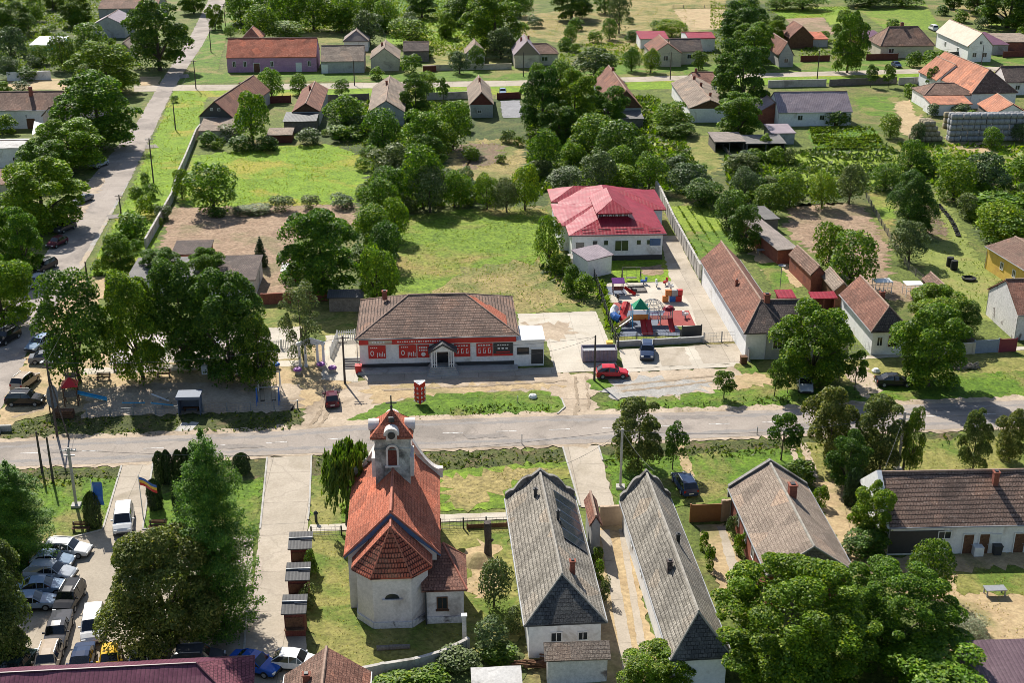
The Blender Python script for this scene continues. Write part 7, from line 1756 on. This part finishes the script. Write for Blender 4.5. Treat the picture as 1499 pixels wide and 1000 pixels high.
# hay bales
hay = surf('hay', (.3, .25, .17), (.42, .36, .25), 2., (.2, .17, .12), .8, (.5, .65), 9, .35, .5, .04, kind='obj')
wrap = surf('bale_wrap', (.28, .28, .29), (.4, .4, .4), 2., (.2, .19, .18), .8, (.5, .65), 9, .3, .4, .04, kind='obj')
def bale_mesh(mm):
    m = MB(); n = 14; prof = [(-.6, .5), (-.56, .6), (-.2, .64), (.2, .64), (.56, .6), (.6, .5)]
    m.tube([(0, y, 0) for y, r in prof], [r for y, r in prof], n); return m.mesh('hay_bale', mm, True)
BM = [bale_mesh(hay), bale_mesh(wrap)]
def bales(px0, nx, rows, depth, label, group, mm, pyramid=False):
    p0 = G(*px0); V_ = Vector((math.cos(GR), math.sin(GR), 0)); U_ = Vector((-math.sin(GR), math.cos(GR), 0)); rr = random.Random(5)
    for r_ in range(rows):
        for i in range(nx-(r_ if pyramid else 0)):
            for j in range(depth):
                if j > 0 and r_ < rows-1 and i > 0: continue      # shut in behind the others
                q = p0+V_*(i*1.28+(r_*.64 if pyramid else 0)+rr.gauss(0, .05))+U_*(j*1.25); q.z = .6+r_*(1.08 if pyramid else 1.2)
                o = link('hay_bale', BM[mm], None, q, GR+R(90)+rr.gauss(0, .06)); tag(o, label, 'hay bale', group)
bales((1392, 207), 13, 5, 2, 'round grey hay bale stacked in the long tall wall of bales', 'hay bales in the long wall', 1)
bales((1340, 207), 5, 4, 3, 'round pale hay bale stacked in the separate pyramid of bales', 'hay bales in the pyramid', 0, True)
bales((1384, 187), 3, 3, 1, 'round hay bale in the short stack behind the long wall', 'hay bales in the short stack', 0)
# black stepping pots along the mown lawn
pot = MB(); pot.lathe((0, 0, 0), [(.3, 0), (.42, .1), (.45, .3), (.3, .32), (.25, .2), (0, .2)], 10); potm = pot.mesh('tyre', M['rubber'])
for i in range(14):
    t = i/13; q = G(1374+28*t+4*math.sin(t*3), 301+45*t); tag(link('tyre', potm, None, q, i), 'black tyre lying in the curved row along the mown lawn', 'tyre', 'tyres in the curved row on the lawn')
def barrel(m): m.lathe((0, 0, 0), [(.0, 0), (.5, 0), (.55, .3), (.55, 1.1), (.5, 1.5), (.3, 1.55), (0, 1.5)], 12)
simple('barrel', 'black barrel on the mown lawn, left of two', 'barrel', (1390, 390), barrel, M['rubber'])
simple('barrel', 'black barrel on the mown lawn, right of two', 'barrel', (1396, 395), barrel, M['rubber'])
def trough(m): m.lathe((0, 0, 0), [(.9, 0), (1.1, .4), (.95, .45), (.8, .15), (0, .12)], 16)
simple('trough', 'round black water trough on the mown lawn', 'trough', (1418, 410), trough, M['rubber'])
# container beside the yard drive
p = G(878, 531); r = thing('skip_container', 'long lavender-grey open skip beside the yard drive', 'skip', p, GR); m = MB(); wd = 50/PX(p)[2]
for y in (0, 1.9): m.box((0, y, .95), (wd, .1, 1.5))
for x in (-wd/2, wd/2): m.box((x, .95, .95), (.1, 1.9, 1.5))
m.box((0, .95, .3), (wd, 1.9, .1)); m.build('body', surf('skip_paint', (.2, .18, .22), (.27, .24, .29), 1, kind='obj', fine=4, fineamt=.15), r)
for k in range(9):
    b = MB(); b.box((-wd/2+.2+k*(wd-.4)/8, -.08, .95), (.1, .08, 1.5)); b.build('rib', M['metal_lilac'], r)
b = MB(); b.box((0, .95, 1.2), (wd-.2, 1.7, .4)); b.build('load', M['metal_grey'], r)
def bin_(m): m.prism([(-.35, -.35, .1), (.35, -.35, .1), (.4, -.4, 1.0), (-.4, -.4, 1.0)], (0, .75, 0)); m.box((0, -.02, 1.04), (.86, .86, .1)); m.tube([(-.4, .35, .12), (.4, .35, .12)], .12, 8)
simple('wheelie_bin', 'yellow bin at the fence corner of the shop yard', 'bin', (892, 511), bin_, M['yellow'])
simple('wheelie_bin', 'red bin at the left corner of the shop', 'bin', (525, 546), bin_, M['red'])
simple('wheelie_bin', 'dark bin at the right-hand doors of the farmhouse', 'bin', (1458, 812), bin_, M['metal_dark'])
simple('wheelie_bin', 'dark bin on the forecourt corner by the L-shaped house', 'bin', (1088, 533), bin_, M['wood_brown'])
def stone(m): m.lathe((0, 0, 0), [(.45, 0), (.55, .2), (.42, .45), (.15, .56), (0, .57)], 7)
simple('boulder', 'white boulder on the grass island before the shop', 'boulder', (780, 583), stone, M['plaster_white'])
simple('sand_heap', 'small heap of pale sand on the church lawn', 'heap', (700, 822), lambda m: m.lathe((0, 0, 0), [(1.7, 0), (1.2, .35), (.6, .7), (.2, .85), (0, .88)], 16), soil_tan)
simple('tree_stump', 'tall bare tree stump on the church lawn', 'stump', (714, 818), lambda m: (m.tube([(0, 0, 0), (.05, 0, 1.8), (0, 0, 3.9)], [.42, .32, .36], 10), m.tube([(0, 0, 1.6), (.5, -.1, 2.1)], [.16, .12], 6)), M['wood_pole'])
simple('gate_post', 'weathered post at the foot of the sacristy', 'post', (680, 940), lambda m: (m.box((0, 0, 1.3), (.35, .35, 2.6)), m.box((0, 0, 2.65), (.5, .5, .12))), M['plaster_worn'])
simple('log', 'grey log lying on the church lawn', 'log', (576, 952), lambda m: m.tube([(-1.4, 0, .22), (0, .05, .24), (1.4, .1, .22)], [.24, .22, .2], 8), M['wood_grey'])
simple('bollard', 'dark post where the promenade path meets the church lawn', 'post', (463, 765), lambda m: (m.tube([(0, 0, 0), (0, 0, .9)], .14, 8), m.lathe((0, 0, .9), [(.2, 0), (.24, .15), (.1, .35), (0, .4)], 8)), M['metal_dark'])
for i, (x, y, t) in enumerate(((430, 806, 780), (426, 852, 826), (423, 904, 872))):
    # kiosks
    A, B, C = [((421, 804), (456, 804), (423, 779)), ((417, 850), (453, 850), (418, 824)), ((411, 899), (448, 899), (414, 871))][i]
    rt, (w_, l_, o_) = lowshed('kiosk', ['top wooden kiosk of the three beside the promenade', 'middle wooden kiosk of the three beside the promenade', 'bottom wooden kiosk of the three beside the promenade'][i], 'kiosk', A, B, C, 2.5, 3.1, wall='wood_red', roof='sheet_dark', oh=.22, group='wooden kiosks beside the promenade')
    b = MB(); b.box((0, -l_/2+.2, 1.5), (w_*.7, .06, 1.0)); b.build('hatch', M['wood_brown'], rt)
    b = MB(); b.box((0, -l_/2-.05, 1.0), (w_*.8, .5, .06)); b.build('counter', M['wood_brown'], rt)
    b = MB(); b.tube([(0, l_*.02, 3.02-.14), (w_/2, l_*.02, 2.92)], .03, 4); b.tube([(-w_/2, l_*.1, 2.93), (w_/2, l_*.1, 2.93)], .06, 6); b.build('roof_batten', M['metal_grey'], rt)
# flags
def flag(px, top, label, cols, vert=True):
    p = G(*px); h = zat(p, top); r = thing('flagpole', label, 'flagpole', p, 0)
    m = MB(); m.tube([(0, 0, 0), (0, 0, h)], [.06, .04], 8); m.lathe((0, 0, h), [(.04, 0), (.08, .06), (0, .14)], 8); m.build('pole', M['white_paint'], r)
    n = 10
    for ci, c in enumerate(cols):
        f = MB()
        for k in range(n):
            t0, t1 = k/n, (k+1)/n
            if vert:
                a0, a1 = .05+.95*ci/len(cols), .05+.95*(ci+1)/len(cols); wv = lambda t: .12*math.sin(t*7)
                f.poly([(a0, wv(t0), h-.15-2.6*t0), (a1, wv(t0)+.05, h-.15-2.6*t0), (a1, wv(t1)+.05, h-.15-2.6*t1), (a0, wv(t1), h-.15-2.6*t1)])
            else:
                u = lambda t, q: (t*1.7, .15*math.sin(t*6), h-.1-.9*t-q*.9)
                f.poly([u(t0, ci/3), u(t1, ci/3), u(t1, (ci+1)/3), u(t0, (ci+1)/3)])
        f.build('flag', c, r)
flag((142, 772), 704, 'tall flagpole with blue hanging flag left of the entrance drive', [M['blue']])
flag((210, 760), 697, 'flagpole with blowing three-colour flag right of the entrance drive', [M['blue'], M['yellow'], M['red']], False)
# benches
def bench(px, label, rz=0, group=None):
    r = thing('park_bench', label, 'bench', G(*px), rz or GR, group)
    m = MB()
    for k in range(3): m.box((0, -.15+.17*k, .45), (1.7, .13, .05))
    m.build('seat', M['wood_brown'], r); m = MB()
    for k in range(3): m.box((0, .34, .6+.15*k), (1.7, .04, .11))
    m.build('backrest', M['wood_brown'], r)
    for s in (-1, 1): m = MB(); m.box((0, 0, .22), (.1, .5, .44)); m.box((0, .3, .65), (.08, .08, .7)); m.build('leg', M['metal_dark'], r, (s*.7, 0, 0))
bench((119, 779), 'wooden bench beside the blue flag at the car park', group='park benches'); bench((231, 776), 'wooden bench right of the entrance drive before the chestnut', group='park benches')
bench((176, 544), 'bench on the terrace between the first two lindens', group='park benches'); bench((240, 552), 'bench by the path before the darkest linden', group='park benches'); bench((152, 557), 'bench in the shade before the second linden', group='park benches')
# park: play tower, board, shelter, swings, tent, gate
p = G(106, 592); r = thing('play_tower', 'wooden play tower with red roof and blue slide', 'play tower', p, GR+R(10))
m = MB()
for x in (-.75, .75):
    for y in (-.75, .75): m.box((x, y, 1.4), (.12, .12, 2.8))
m.build('posts', M['wood_brown'], r); m = MB(); m.box((0, 0, 1.3), (1.5, 1.5, .1)); m.box((0, -.72, 1.7), (1.5, .06, .7)); m.box((-.72, 0, 1.7), (.06, 1.5, .7)); m.build('deck', M['wood_grey'], r)
m = MB(); e = .95
for a, b in (((-e, -e), (e, -e)), ((e, -e), (e, e)), ((e, e), (-e, e)), ((-e, e), (-e, -e))): m.slope([(*a, 2.6), (*b, 2.6), (0, 0, 3.5)], th=.06)
m.build('roof', M['red'], r)
m = MB()
for k in range(8):
    x0, x1 = .75+k*.4, .75+(k+1)*.4; z0, z1 = 1.35-1.2*(k/8), 1.35-1.2*((k+1)/8); m.poly([(x0, -.3, z0), (x1, -.3, z1), (x1, .3, z1), (x0, .3, z0)])
    for s in (-.3, .3): m.poly([(x0, s, z0), (x1, s, z1), (x1, s, z1+.25), (x0, s, z0+.25)])
m.build('slide', M['lightblue'], r)
p = G(107, 562); r = thing('play_tower', 'small play tower with yellow-green roof behind the red-roofed one', 'play tower', p, GR); m = MB()
for x in (-.6, .6):
    for y in (-.6, .6): m.box((x, y, 1.2), (.12, .12, 2.4))
m.build('posts', M['wood_grey'], r); m = MB(); m.box((0, 0, 1.1), (1.3, 1.3, .1)); m.box((0, -.6, 1.45), (1.3, .06, .6)); m.build('deck', M['wood_grey'], r)
m = MB(); m.box((0, -.3, 2.65), (1.5, .8, .08), 0, 0, ('X', R(25))); m.box((0, .35, 2.65), (1.5, .8, .08), 0, 0, ('X', R(-25))); m.build('roof', plain('lime_paint', (.45, .55, .08), .5), r)
p = G(80, 605); r = thing('info_board', 'tall oval grey information board beside the tall corner pole', 'board', p, GR+R(50)); m = MB(); m.lathe((0, 0, 0), [(0, 0)], 3)
m = MB(); m.prism([(.75*math.cos(t), -.05, 2.1+1.5*math.sin(t)) for t in [6.283*k/18 for k in range(18)]], (0, .1, 0)); m.build('panel', M['metal_grey'], r)
for s in (-1, 1): m = MB(); m.box((s*.5, .1, 1.4), (.1, .1, 2.8)); m.build('post', M['wood_brown'], r)
simple('planter', 'wooden slatted planter at the corner of the play area', 'planter', (94, 612), lambda m: [m.box((0, 0, .25+.22*k), (2.3, .9, .18)) for k in range(4)], M['wood_brown'])
p = G(278, 609); r = thing('bus_shelter', 'dark blue-grey bus shelter on the main road', 'bus shelter', p, GR); wd = 31/PX(p)[2]; gmx = plain('shelter_blue', (.09, .12, .18), .6)
m = MB(); m.box((0, .75, 2.45), (wd+.3, 2.0, .16)); m.box((0, -.28, 2.35), (wd+.3, .08, .35)); m.build('roof', gmx, r)
m = MB(); m.box((0, 1.5, 1.2), (wd, .08, 2.3)); m.build('back_panel', gmx, r); m = MB()
for s in (-1, 1): m = MB(); m.box((0, .7, 1.2), (.08, 1.6, 2.3)); m.build('side_panel', gmx, r, (s*wd/2, 0, 0))
pass; m = MB(); m.box((0, 1.2, .5), (wd*.8, .4, .08)); m.box((-wd*.3, 1.2, .25), (.1, .3, .5)); m.box((wd*.3, 1.2, .25), (.1, .3, .5)); m.build('seat', M['wood_brown'], r)
m = MB(); m.box((0, 0, .02), (1., 2.2, .12)); ms_ = m.mesh('paving_slab', M['concrete'])
tag(link('paving_slab', ms_, None, G(267, 626), GR-R(14)), 'left concrete slab across the ditch before the bus shelter', 'slab'); tag(link('paving_slab', ms_, None, G(280, 625), GR-R(14)), 'right concrete slab across the ditch before the bus shelter', 'slab')
def swing(px, w, h, col, label):
    r = thing('park_swing', label, 'swing', G(*px), GR); m = MB()
    for s in (-1, 1): m = MB(); m.tube([(s*w/2, -.6, 0), (s*w/2, 0, h), (s*w/2, .6, 0)], .06, 6); m.build('frame', col, r)
    m = MB(); m.tube([(-w/2, 0, h), (w/2, 0, h)], .06, 6); m.build('crossbar', M['metal_grey'], r)
    for s in (-1, 1):
        m = MB(); m.box((0, 0, .5), (.5, .22, .06))
        for q in (-.22, .22): m.tube([(q, 0, .5), (q, 0, h)], .015, 4)
        m.build('seat', M['rubber'], r, (s*w/4, 0, 0))
swing((395, 570), 2.6, 2.3, M['white_paint'], 'white swing frame behind the blue one in the park shade'); swing((393, 592), 2.6, 2.2, M['blue'], 'blue swing frame near the road fence in the park shade')
def seesaw(px, col, label, rz):
    r = thing('seesaw', label, 'seesaw', G(*px), rz); m = MB(); m.box((0, 0, .55), (2.6, .2, .08), 0, 0, ('Y', R(9))); m.build('plank', col, r)
    m = MB(); m.prism([(-.25, -.12, 0), (.25, -.12, 0), (0, -.12, .5)], (0, .24, 0)); m.build('pivot', M['metal_grey'], r)
    for s in (-1, 1): m = MB(); m.box((s*1.05, 0, .78-s*.17), (.06, .5, .05)); m.build('grip', M['metal_dark'], r)
seesaw((196, 596), M['lightblue'], 'blue seesaw in the shade left of the bus shelter', R(20)); seesaw((235, 588), M['white_paint'], 'white seesaw behind the blue one in the park', R(-25)); seesaw((238, 598), M['lightblue'], 'second blue seesaw nearest the bus shelter', R(5))
p = G(304, 527); r = thing('party_tent', 'cream pointed tent between darkest and rightmost linden', 'tent', p, GR); m = MB(); e = 1.7
for a, b in (((-e, -e), (e, -e)), ((e, -e), (e, e)), ((e, e), (-e, e)), ((-e, e), (-e, -e))): m.slope([(*a, 2.1), (*b, 2.1), (0, 0, 4.0)], th=.04)
m.build('canopy', M['plaster_white'], r)
for x in (-1, 1):
    for y in (-1, 1): m = MB(); m.box((x*1.6, y*1.6, 1.05), (.08, .08, 2.1)); m.build('post', M['white_paint'], r)
p = G(457, 537); r = thing('park_gate', 'white columned park gate beside the birch', 'gate', p, GR)
for x in (-1.5, -.75, .75, 1.5): m = MB(); m.box((0, 0, 1.5), (.3, .3, 3.)); m.box((0, 0, 3.05), (.42, .42, .12)); m.box((0, 0, .15), (.42, .42, .3)); m.build('column', M['white_paint'], r, (x, 0, 0))
m = MB(); m.box((0, 0, 3.2), (3.6, .36, .25)); m.prism([(-1.7, -.12, 3.33), (1.7, -.12, 3.33), (0, -.12, 3.95)], (0, .24, 0)); m.build('lintel', M['white_paint'], r)
def steps(m):
    for k in range(5): m.box((0, .3*k, .11+.22*k/1), (2.2, .34, .22+.44*k/1))
simple('entrance_stairs', 'white stairs with landing at the left end of the shop', 'stairs', (517, 540), lambda m: [m.box((0, .32*k, .1+.1*k), (2.4, .34, .2+.2*k)) for k in range(5)], M['concrete'])
for i, (x, y) in enumerate(((436, 548), (404, 540), (470, 540), (487, 545), (330, 545))):
    simple('flower_tub', ['flower tub with purple blossoms left of the park gate', 'flower tub under the birch', 'flower tub right of the park gate', 'flower tub at the lane corner', 'flower tub before the rightmost linden'][i], 'flower tub', (x, y),
           lambda m: (m.lathe((0, 0, 0), [(.35, 0), (.5, .5), (.55, .55), (.4, .5)], 10, 0), [m.lathe((.3*math.cos(k*1.05), .3*math.sin(k*1.05), .5), [(.22, 0), (.28, .15), (.15, .32), (0, .36)], 6, 1) for k in range(6)]), [M['concrete'], M['purple'] if i != 1 else M['blue']])
# ---- kindergarten playground
def kp(px): return G(*px)
r = thing('play_castle', 'colourful climbing castle with green roof and red slides in the kindergarten yard', 'play castle', kp((936, 478)), GR)
m = MB()
for x in (-1.1, 1.1):
    for y in (-.8, .8): m.box((x, y, 1.5), (.12, .12, 3.))
m.build('posts', M['lightblue'], r); m = MB(); m.box((0, 0, 1.2), (2.2, 1.6, .1)); m.build('deck', M['wood_brown'], r); m = MB(); m.box((0, -.8, 1.65), (2.2, .06, .8)); m.build('panel', M['orange'], r)
m = MB()
for a, b in (((-1., -1), (1., -1)), ((1., -1), (1., 1)), ((1., 1), (-1., 1)), ((-1., 1), (-1., -1))): m.slope([(*a, 2.9), (*b, 2.9), (0, 0, 4.1)], th=.06)
m.build('roof', M['green'], r)
def slide(parent, x, y, z, L, col, rz, w=.7):
    m = MB(); n = 8
    for k in range(n):
        t0, t1 = k/n, (k+1)/n; f = lambda t: z*(1-t)**1.3+.12
        m.poly([(-w/2, -L*t0, f(t0)), (w/2, -L*t0, f(t0)), (w/2, -L*t1, f(t1)), (-w/2, -L*t1, f(t1))])
        for s in (-1, 1): m.poly([(s*w/2, -L*t0, f(t0)), (s*w/2, -L*t1, f(t1)), (s*w/2, -L*t1, f(t1)+.28), (s*w/2, -L*t0, f(t0)+.28)])
    m.build('slide', col, parent, (x, y, 0), rz)
slide(r, .25, -.8, 1.2, 2.6, M['red'], 0); slide(r, 1.0, -.8, 1.2, 2.6, M['red'], 0); slide(r, -1.1, 0, 1.2, 3.2, plain('slide_cream', (.6, .45, .3), .4), R(-62), .8)
r = thing('play_castle', 'second climbing frame with net bridge and red slide, right of the green roof', 'play castle', kp((965, 476)), GR); m = MB()
for x in (-1.6, 0, 1.6):
    for y in (-.7, .7): m.box((x, y, 1.2), (.1, .1, 2.4))
m.build('posts', M['metal_grey'], r); m = MB(); m.box((0, 0, 1.1), (3.2, 1.4, .08)); m.build('deck', M['wood_red'], r); m = MB()
for k in range(9): m.box((-1.5+k*.37, -.7, 1.6), (.04, .04, 1.))
m.box((0, -.7, 2.1), (3.2, .05, .05)); m.build('railing', M['purple'], r); slide(r, 1.3, -.7, 1.1, 2.2, M['red'], 0)
m = MB(); m.lathe((1.2, 0, 2.3), [(.9, 0), (.6, .4), (0, .6)], 8); m.build('roof', M['metal_pink'], r)
r = thing('tube_slide', 'white, blue and red tube slide at the left of the kindergarten yard', 'slide', kp((908, 470)), GR)
for (a, b, c, col) in (((-.5, .6, 1.9), (-.9, .3, 1.5), (-1.0, -.3, 1.1), 'white_paint'), ((-1.0, -.3, 1.1), (-.8, -.9, .9), (-.3, -1.2, .75), 'blue'), ((.9, .9, 2.2), (.6, .1, 1.7), (.2, -.6, 1.0), 'red'), ((.2, -.6, 1.0), (.3, -1.2, .7), (.6, -1.7, .5), 'red')):
    m = MB(); m.tube([a, b, c], .55, 10); m.build('tube', M[col], r)
m = MB(); m.tube([(0, 0, 0), (0, 0, 2.2)], .08, 6); m.tube([(.9, .9, 0), (.9, .9, 2.0)], .08, 6); m.build('post', M['metal_grey'], r)
r = thing('play_house', 'small play house with purple roof at the back left of the kindergarten yard', 'play house', kp((904, 430)), GR); m = MB()
for x in (-.7, .7):
    for y in (-.6, .6): m.box((x, y, 1.), (.1, .1, 2.))
m.build('posts', M['metal_lilac'], r); m = MB(); m.box((0, 0, .8), (1.5, 1.3, .08)); m.box((0, -.6, 1.1), (1.4, .05, .5)); m.build('deck', M['wood_red'], r)
m = MB(); m.slope([(-.9, -.8, 1.9), (.9, -.8, 1.9), (.9, 0, 2.5), (-.9, 0, 2.5)], th=.06); m.slope([(.9, .8, 1.9), (-.9, .8, 1.9), (-.9, 0, 2.5), (.9, 0, 2.5)], th=.06); m.build('roof', M['purple'], r); slide(r, .9, 0, .8, 1.8, M['red'], R(60), .5)
r = thing('play_cubes', 'stack of orange, blue and red activity panels at the right of the kindergarten yard', 'play panels', kp((984, 442)), GR)
for k, (x, z, c) in enumerate(((-1., .5, 'orange'), (0, .5, 'blue'), (.9, .5, 'red'), (-.6, 1.4, 'orange'), (.3, 1.4, 'metal_grey'), (1.0, 1.4, 'red'))): m = MB(); m.box((x, .1*(k % 2), z), (.85, .5, .85)); m.build('cube', M[c], r)
def swingset(m): 
    for s in (-1, 1): m.tube([(s*1.4, -.6, 0), (s*1.4, 0, 2.1), (s*1.4, .6, 0)], .06, 6)
    m.tube([(-1.4, 0, 2.1), (1.4, 0, 2.1)], .06, 6); m.box((0, 0, .5), (1.6, .5, .06))
    for q in (-.7, .7): m.tube([(q, 0, .5), (q, 0, 2.1)], .02, 4)
simple('garden_swing', 'hanging swing bench with white bar on the kindergarten lawn', 'swing', (924, 411), swingset, M['wood_grey'])
def rider(c):
    def f(m): m.lathe((0, 0, .0), [(.1, 0), (.12, .4), (.1, .5)], 8, 1); m.box((0, 0, .62), (.9, .3, .3)); m.box((.4, 0, .95), (.28, .26, .4)); m.box((-.1, 0, .85), (.06, .6, .06), mi=1)
    return f
for i, (x, y, c) in enumerate(((942, 417, 'blue'), (974, 418, 'red'), (961, 421, 'white_paint'), (982, 424, 'white_paint'), (928, 430, 'metal_dark'), (1003, 466, 'white_paint'), (905, 440, 'metal_dark'))):
    simple('spring_rider', ['blue spring rider at the back of the kindergarten yard', 'red spring rider at the back of the kindergarten yard', 'white spring rider between the blue and red ones', 'white spring rider beside the orange panels', 'dark spring rider in the middle of the pale court', 'white spring rider on the red rubber mat', 'dark spring rider above the tube slide'][i], 'spring rider', (x, y), rider(c), [M[c], M['metal_grey']], rz=i*.7+.2)
simple('sandbox', 'low grey sandbox on the pale court', 'sandbox', (932, 425), lambda m: ([m.box((s*1.3, 0, .15), (.12, 2.2, .3)) for s in (-1, 1)], [m.box((0, s*1.1, .15), (2.6, .12, .3)) for s in (-1, 1)], m.box((0, 0, .08), (2.5, 2.1, .04))), M['wood_grey'])
def dome(m):
    for k in range(6):
        a = k*math.pi/6; m.tube([(1.6*math.cos(a)*math.cos(t), 1.6*math.sin(a)*math.cos(t), 1.4*math.sin(t)) for t in [math.pi*j/10 for j in range(11)]], .035, 4)
    for z, q in ((.5, 1.49), (1.0, 1.12)): m.tube([(q*math.cos(6.283*j/14), q*math.sin(6.283*j/14), z) for j in range(15)], .035, 4)
simple('climbing_dome', 'thin metal climbing dome in the middle of the kindergarten yard', 'climbing dome', (955, 452), dome, M['metal_grey'])
simple('culvert', 'white concrete culvert head at the road corner on the left edge', 'culvert', (8, 632), lambda m: (m.box((0, 0, .4), (1.4, .3, .8)), m.box((-.55, -.7, .3), (.3, 1.4, .6))), M['concrete'])
simple('boat', 'small white upturned boat on the verge left of the wide tree', 'boat', (1282, 545), lambda m: m.lathe((0, 0, 0), [(.5, 0), (.55, .2), (.3, .5), (0, .55)], 10), M['white_paint'])
simple('satellite_dish', 'grey satellite dish behind the red canopy of the L-shaped house', 'dish', (1141, 432), lambda m: (m.tube([(0, 0, 0), (0, 0, 4.2)], .05, 6), m.lathe((0, -.1, 4.3), [(0, 0), (.35, .08), (.55, .3)], 12)), M['metal_grey'])
def table(m): m.box((0, 0, .75), (1.9, .9, .08)); [m.box((x, y, .37), (.1, .1, .75)) for x in (-.8, .8) for y in (-.35, .35)]
simple('garden_table', 'low white table on the yard below the farmhouse', 'table', (1455, 872), table, M['metal_grey'])
for i, (x, y) in enumerate(((300, 548), (348, 548), (390, 520))):
    simple('waste_bin', ['small white bin by the path left of the park swings', 'white electricity cabinet in the shade before the rightmost linden', 'pale cabinet under the ragged tree'][i], 'cabinet', (x, y), lambda m: (m.box((0, 0, .6), (.7, .5, 1.2)), m.box((0, 0, 1.22), (.8, .6, .06))), M['white_paint'])
simple('log_pile', 'heap of brushwood at the kerb right of the wide verge tree', 'heap', (1412, 540), lambda m: [m.tube([(random.uniform(-2, 2), random.uniform(-.6, .6), .1), (random.uniform(-2, 2), random.uniform(-.6, .6), random.uniform(.3, .9))], .07, 5) for k in range(40)], M['wood_grey'])

def coop(m):
    for x in (-1.2, 0, 1.2):
        for y in (-.8, .8): m.box((x, y, .9), (.08, .08, 1.8))
    for y in (-.8, .8): m.box((0, y, 1.78), (2.5, .08, .08)); m.box((0, y, .9), (2.5, .06, .06))
    m.box((0, 0, 1.85), (2.6, 1.8, .06))
simple('hen_coop', 'white-framed hen coop at the foot of the tilled garden', 'coop', (1290, 428), coop, M['white_paint'])
simple('hen_coop', 'white-framed hen coop beside the small brown garden shed', 'coop', (1335, 432), coop, M['white_paint'])
simple('garden_table', 'white table in the yard behind the L-shaped house', 'table', (1180, 408), table, M['white_paint'])
simple('garden_table', 'grey table in the yard below the orange and grey roofed shed', 'table', (1116, 372), table, M['metal_grey'])
def pile(m):
    r_ = random.Random(9)
    for k in range(30): m.box((r_.uniform(-1.3, 1.3), r_.uniform(-.5, .5), .12+.1*(k % 6)), (1.2, .12, .1), r_.uniform(-.3, .3))
simple('plank_pile', 'pile of grey planks beside the grey patched roof', 'pile', (1100, 226), pile, M['wood_grey'])
simple('plank_pile', 'pile of grey planks below the wall of the dirt lot', 'pile', (470, 345), pile, M['wood_grey'])
simple('plank_pile', 'pile of brown planks in front of the long house lean-to', 'pile', (778, 975), pile, M['wood_brown'])

wire(w4, G(757, 520, 4.2), .5, 'service wire from the pole by the red hatchback to the shop'); wire(w5, G(1289, 700, 6), .4, 'service wire from the grey concrete pole to the farmhouse'); wire(w6, G(958, 690, 7), .4, 'service wire from the verge pole to the second long house')
wire(w6, G(795, 690, 7), .6, 'service wire from the verge pole to the long house with solar panels'); wire(b1, b5, 1., 'wire along the far back road, left span'); wire(b5, b2, 1., 'wire along the far back road, middle span'); wire(b2, b3, 1., 'wire along the far back road, right-hand span'); wire(b3, b4, 1., 'wire along the far back road, rightmost span'); wire(s4, b1, 1., 'wire from the street corner pole along the back road')
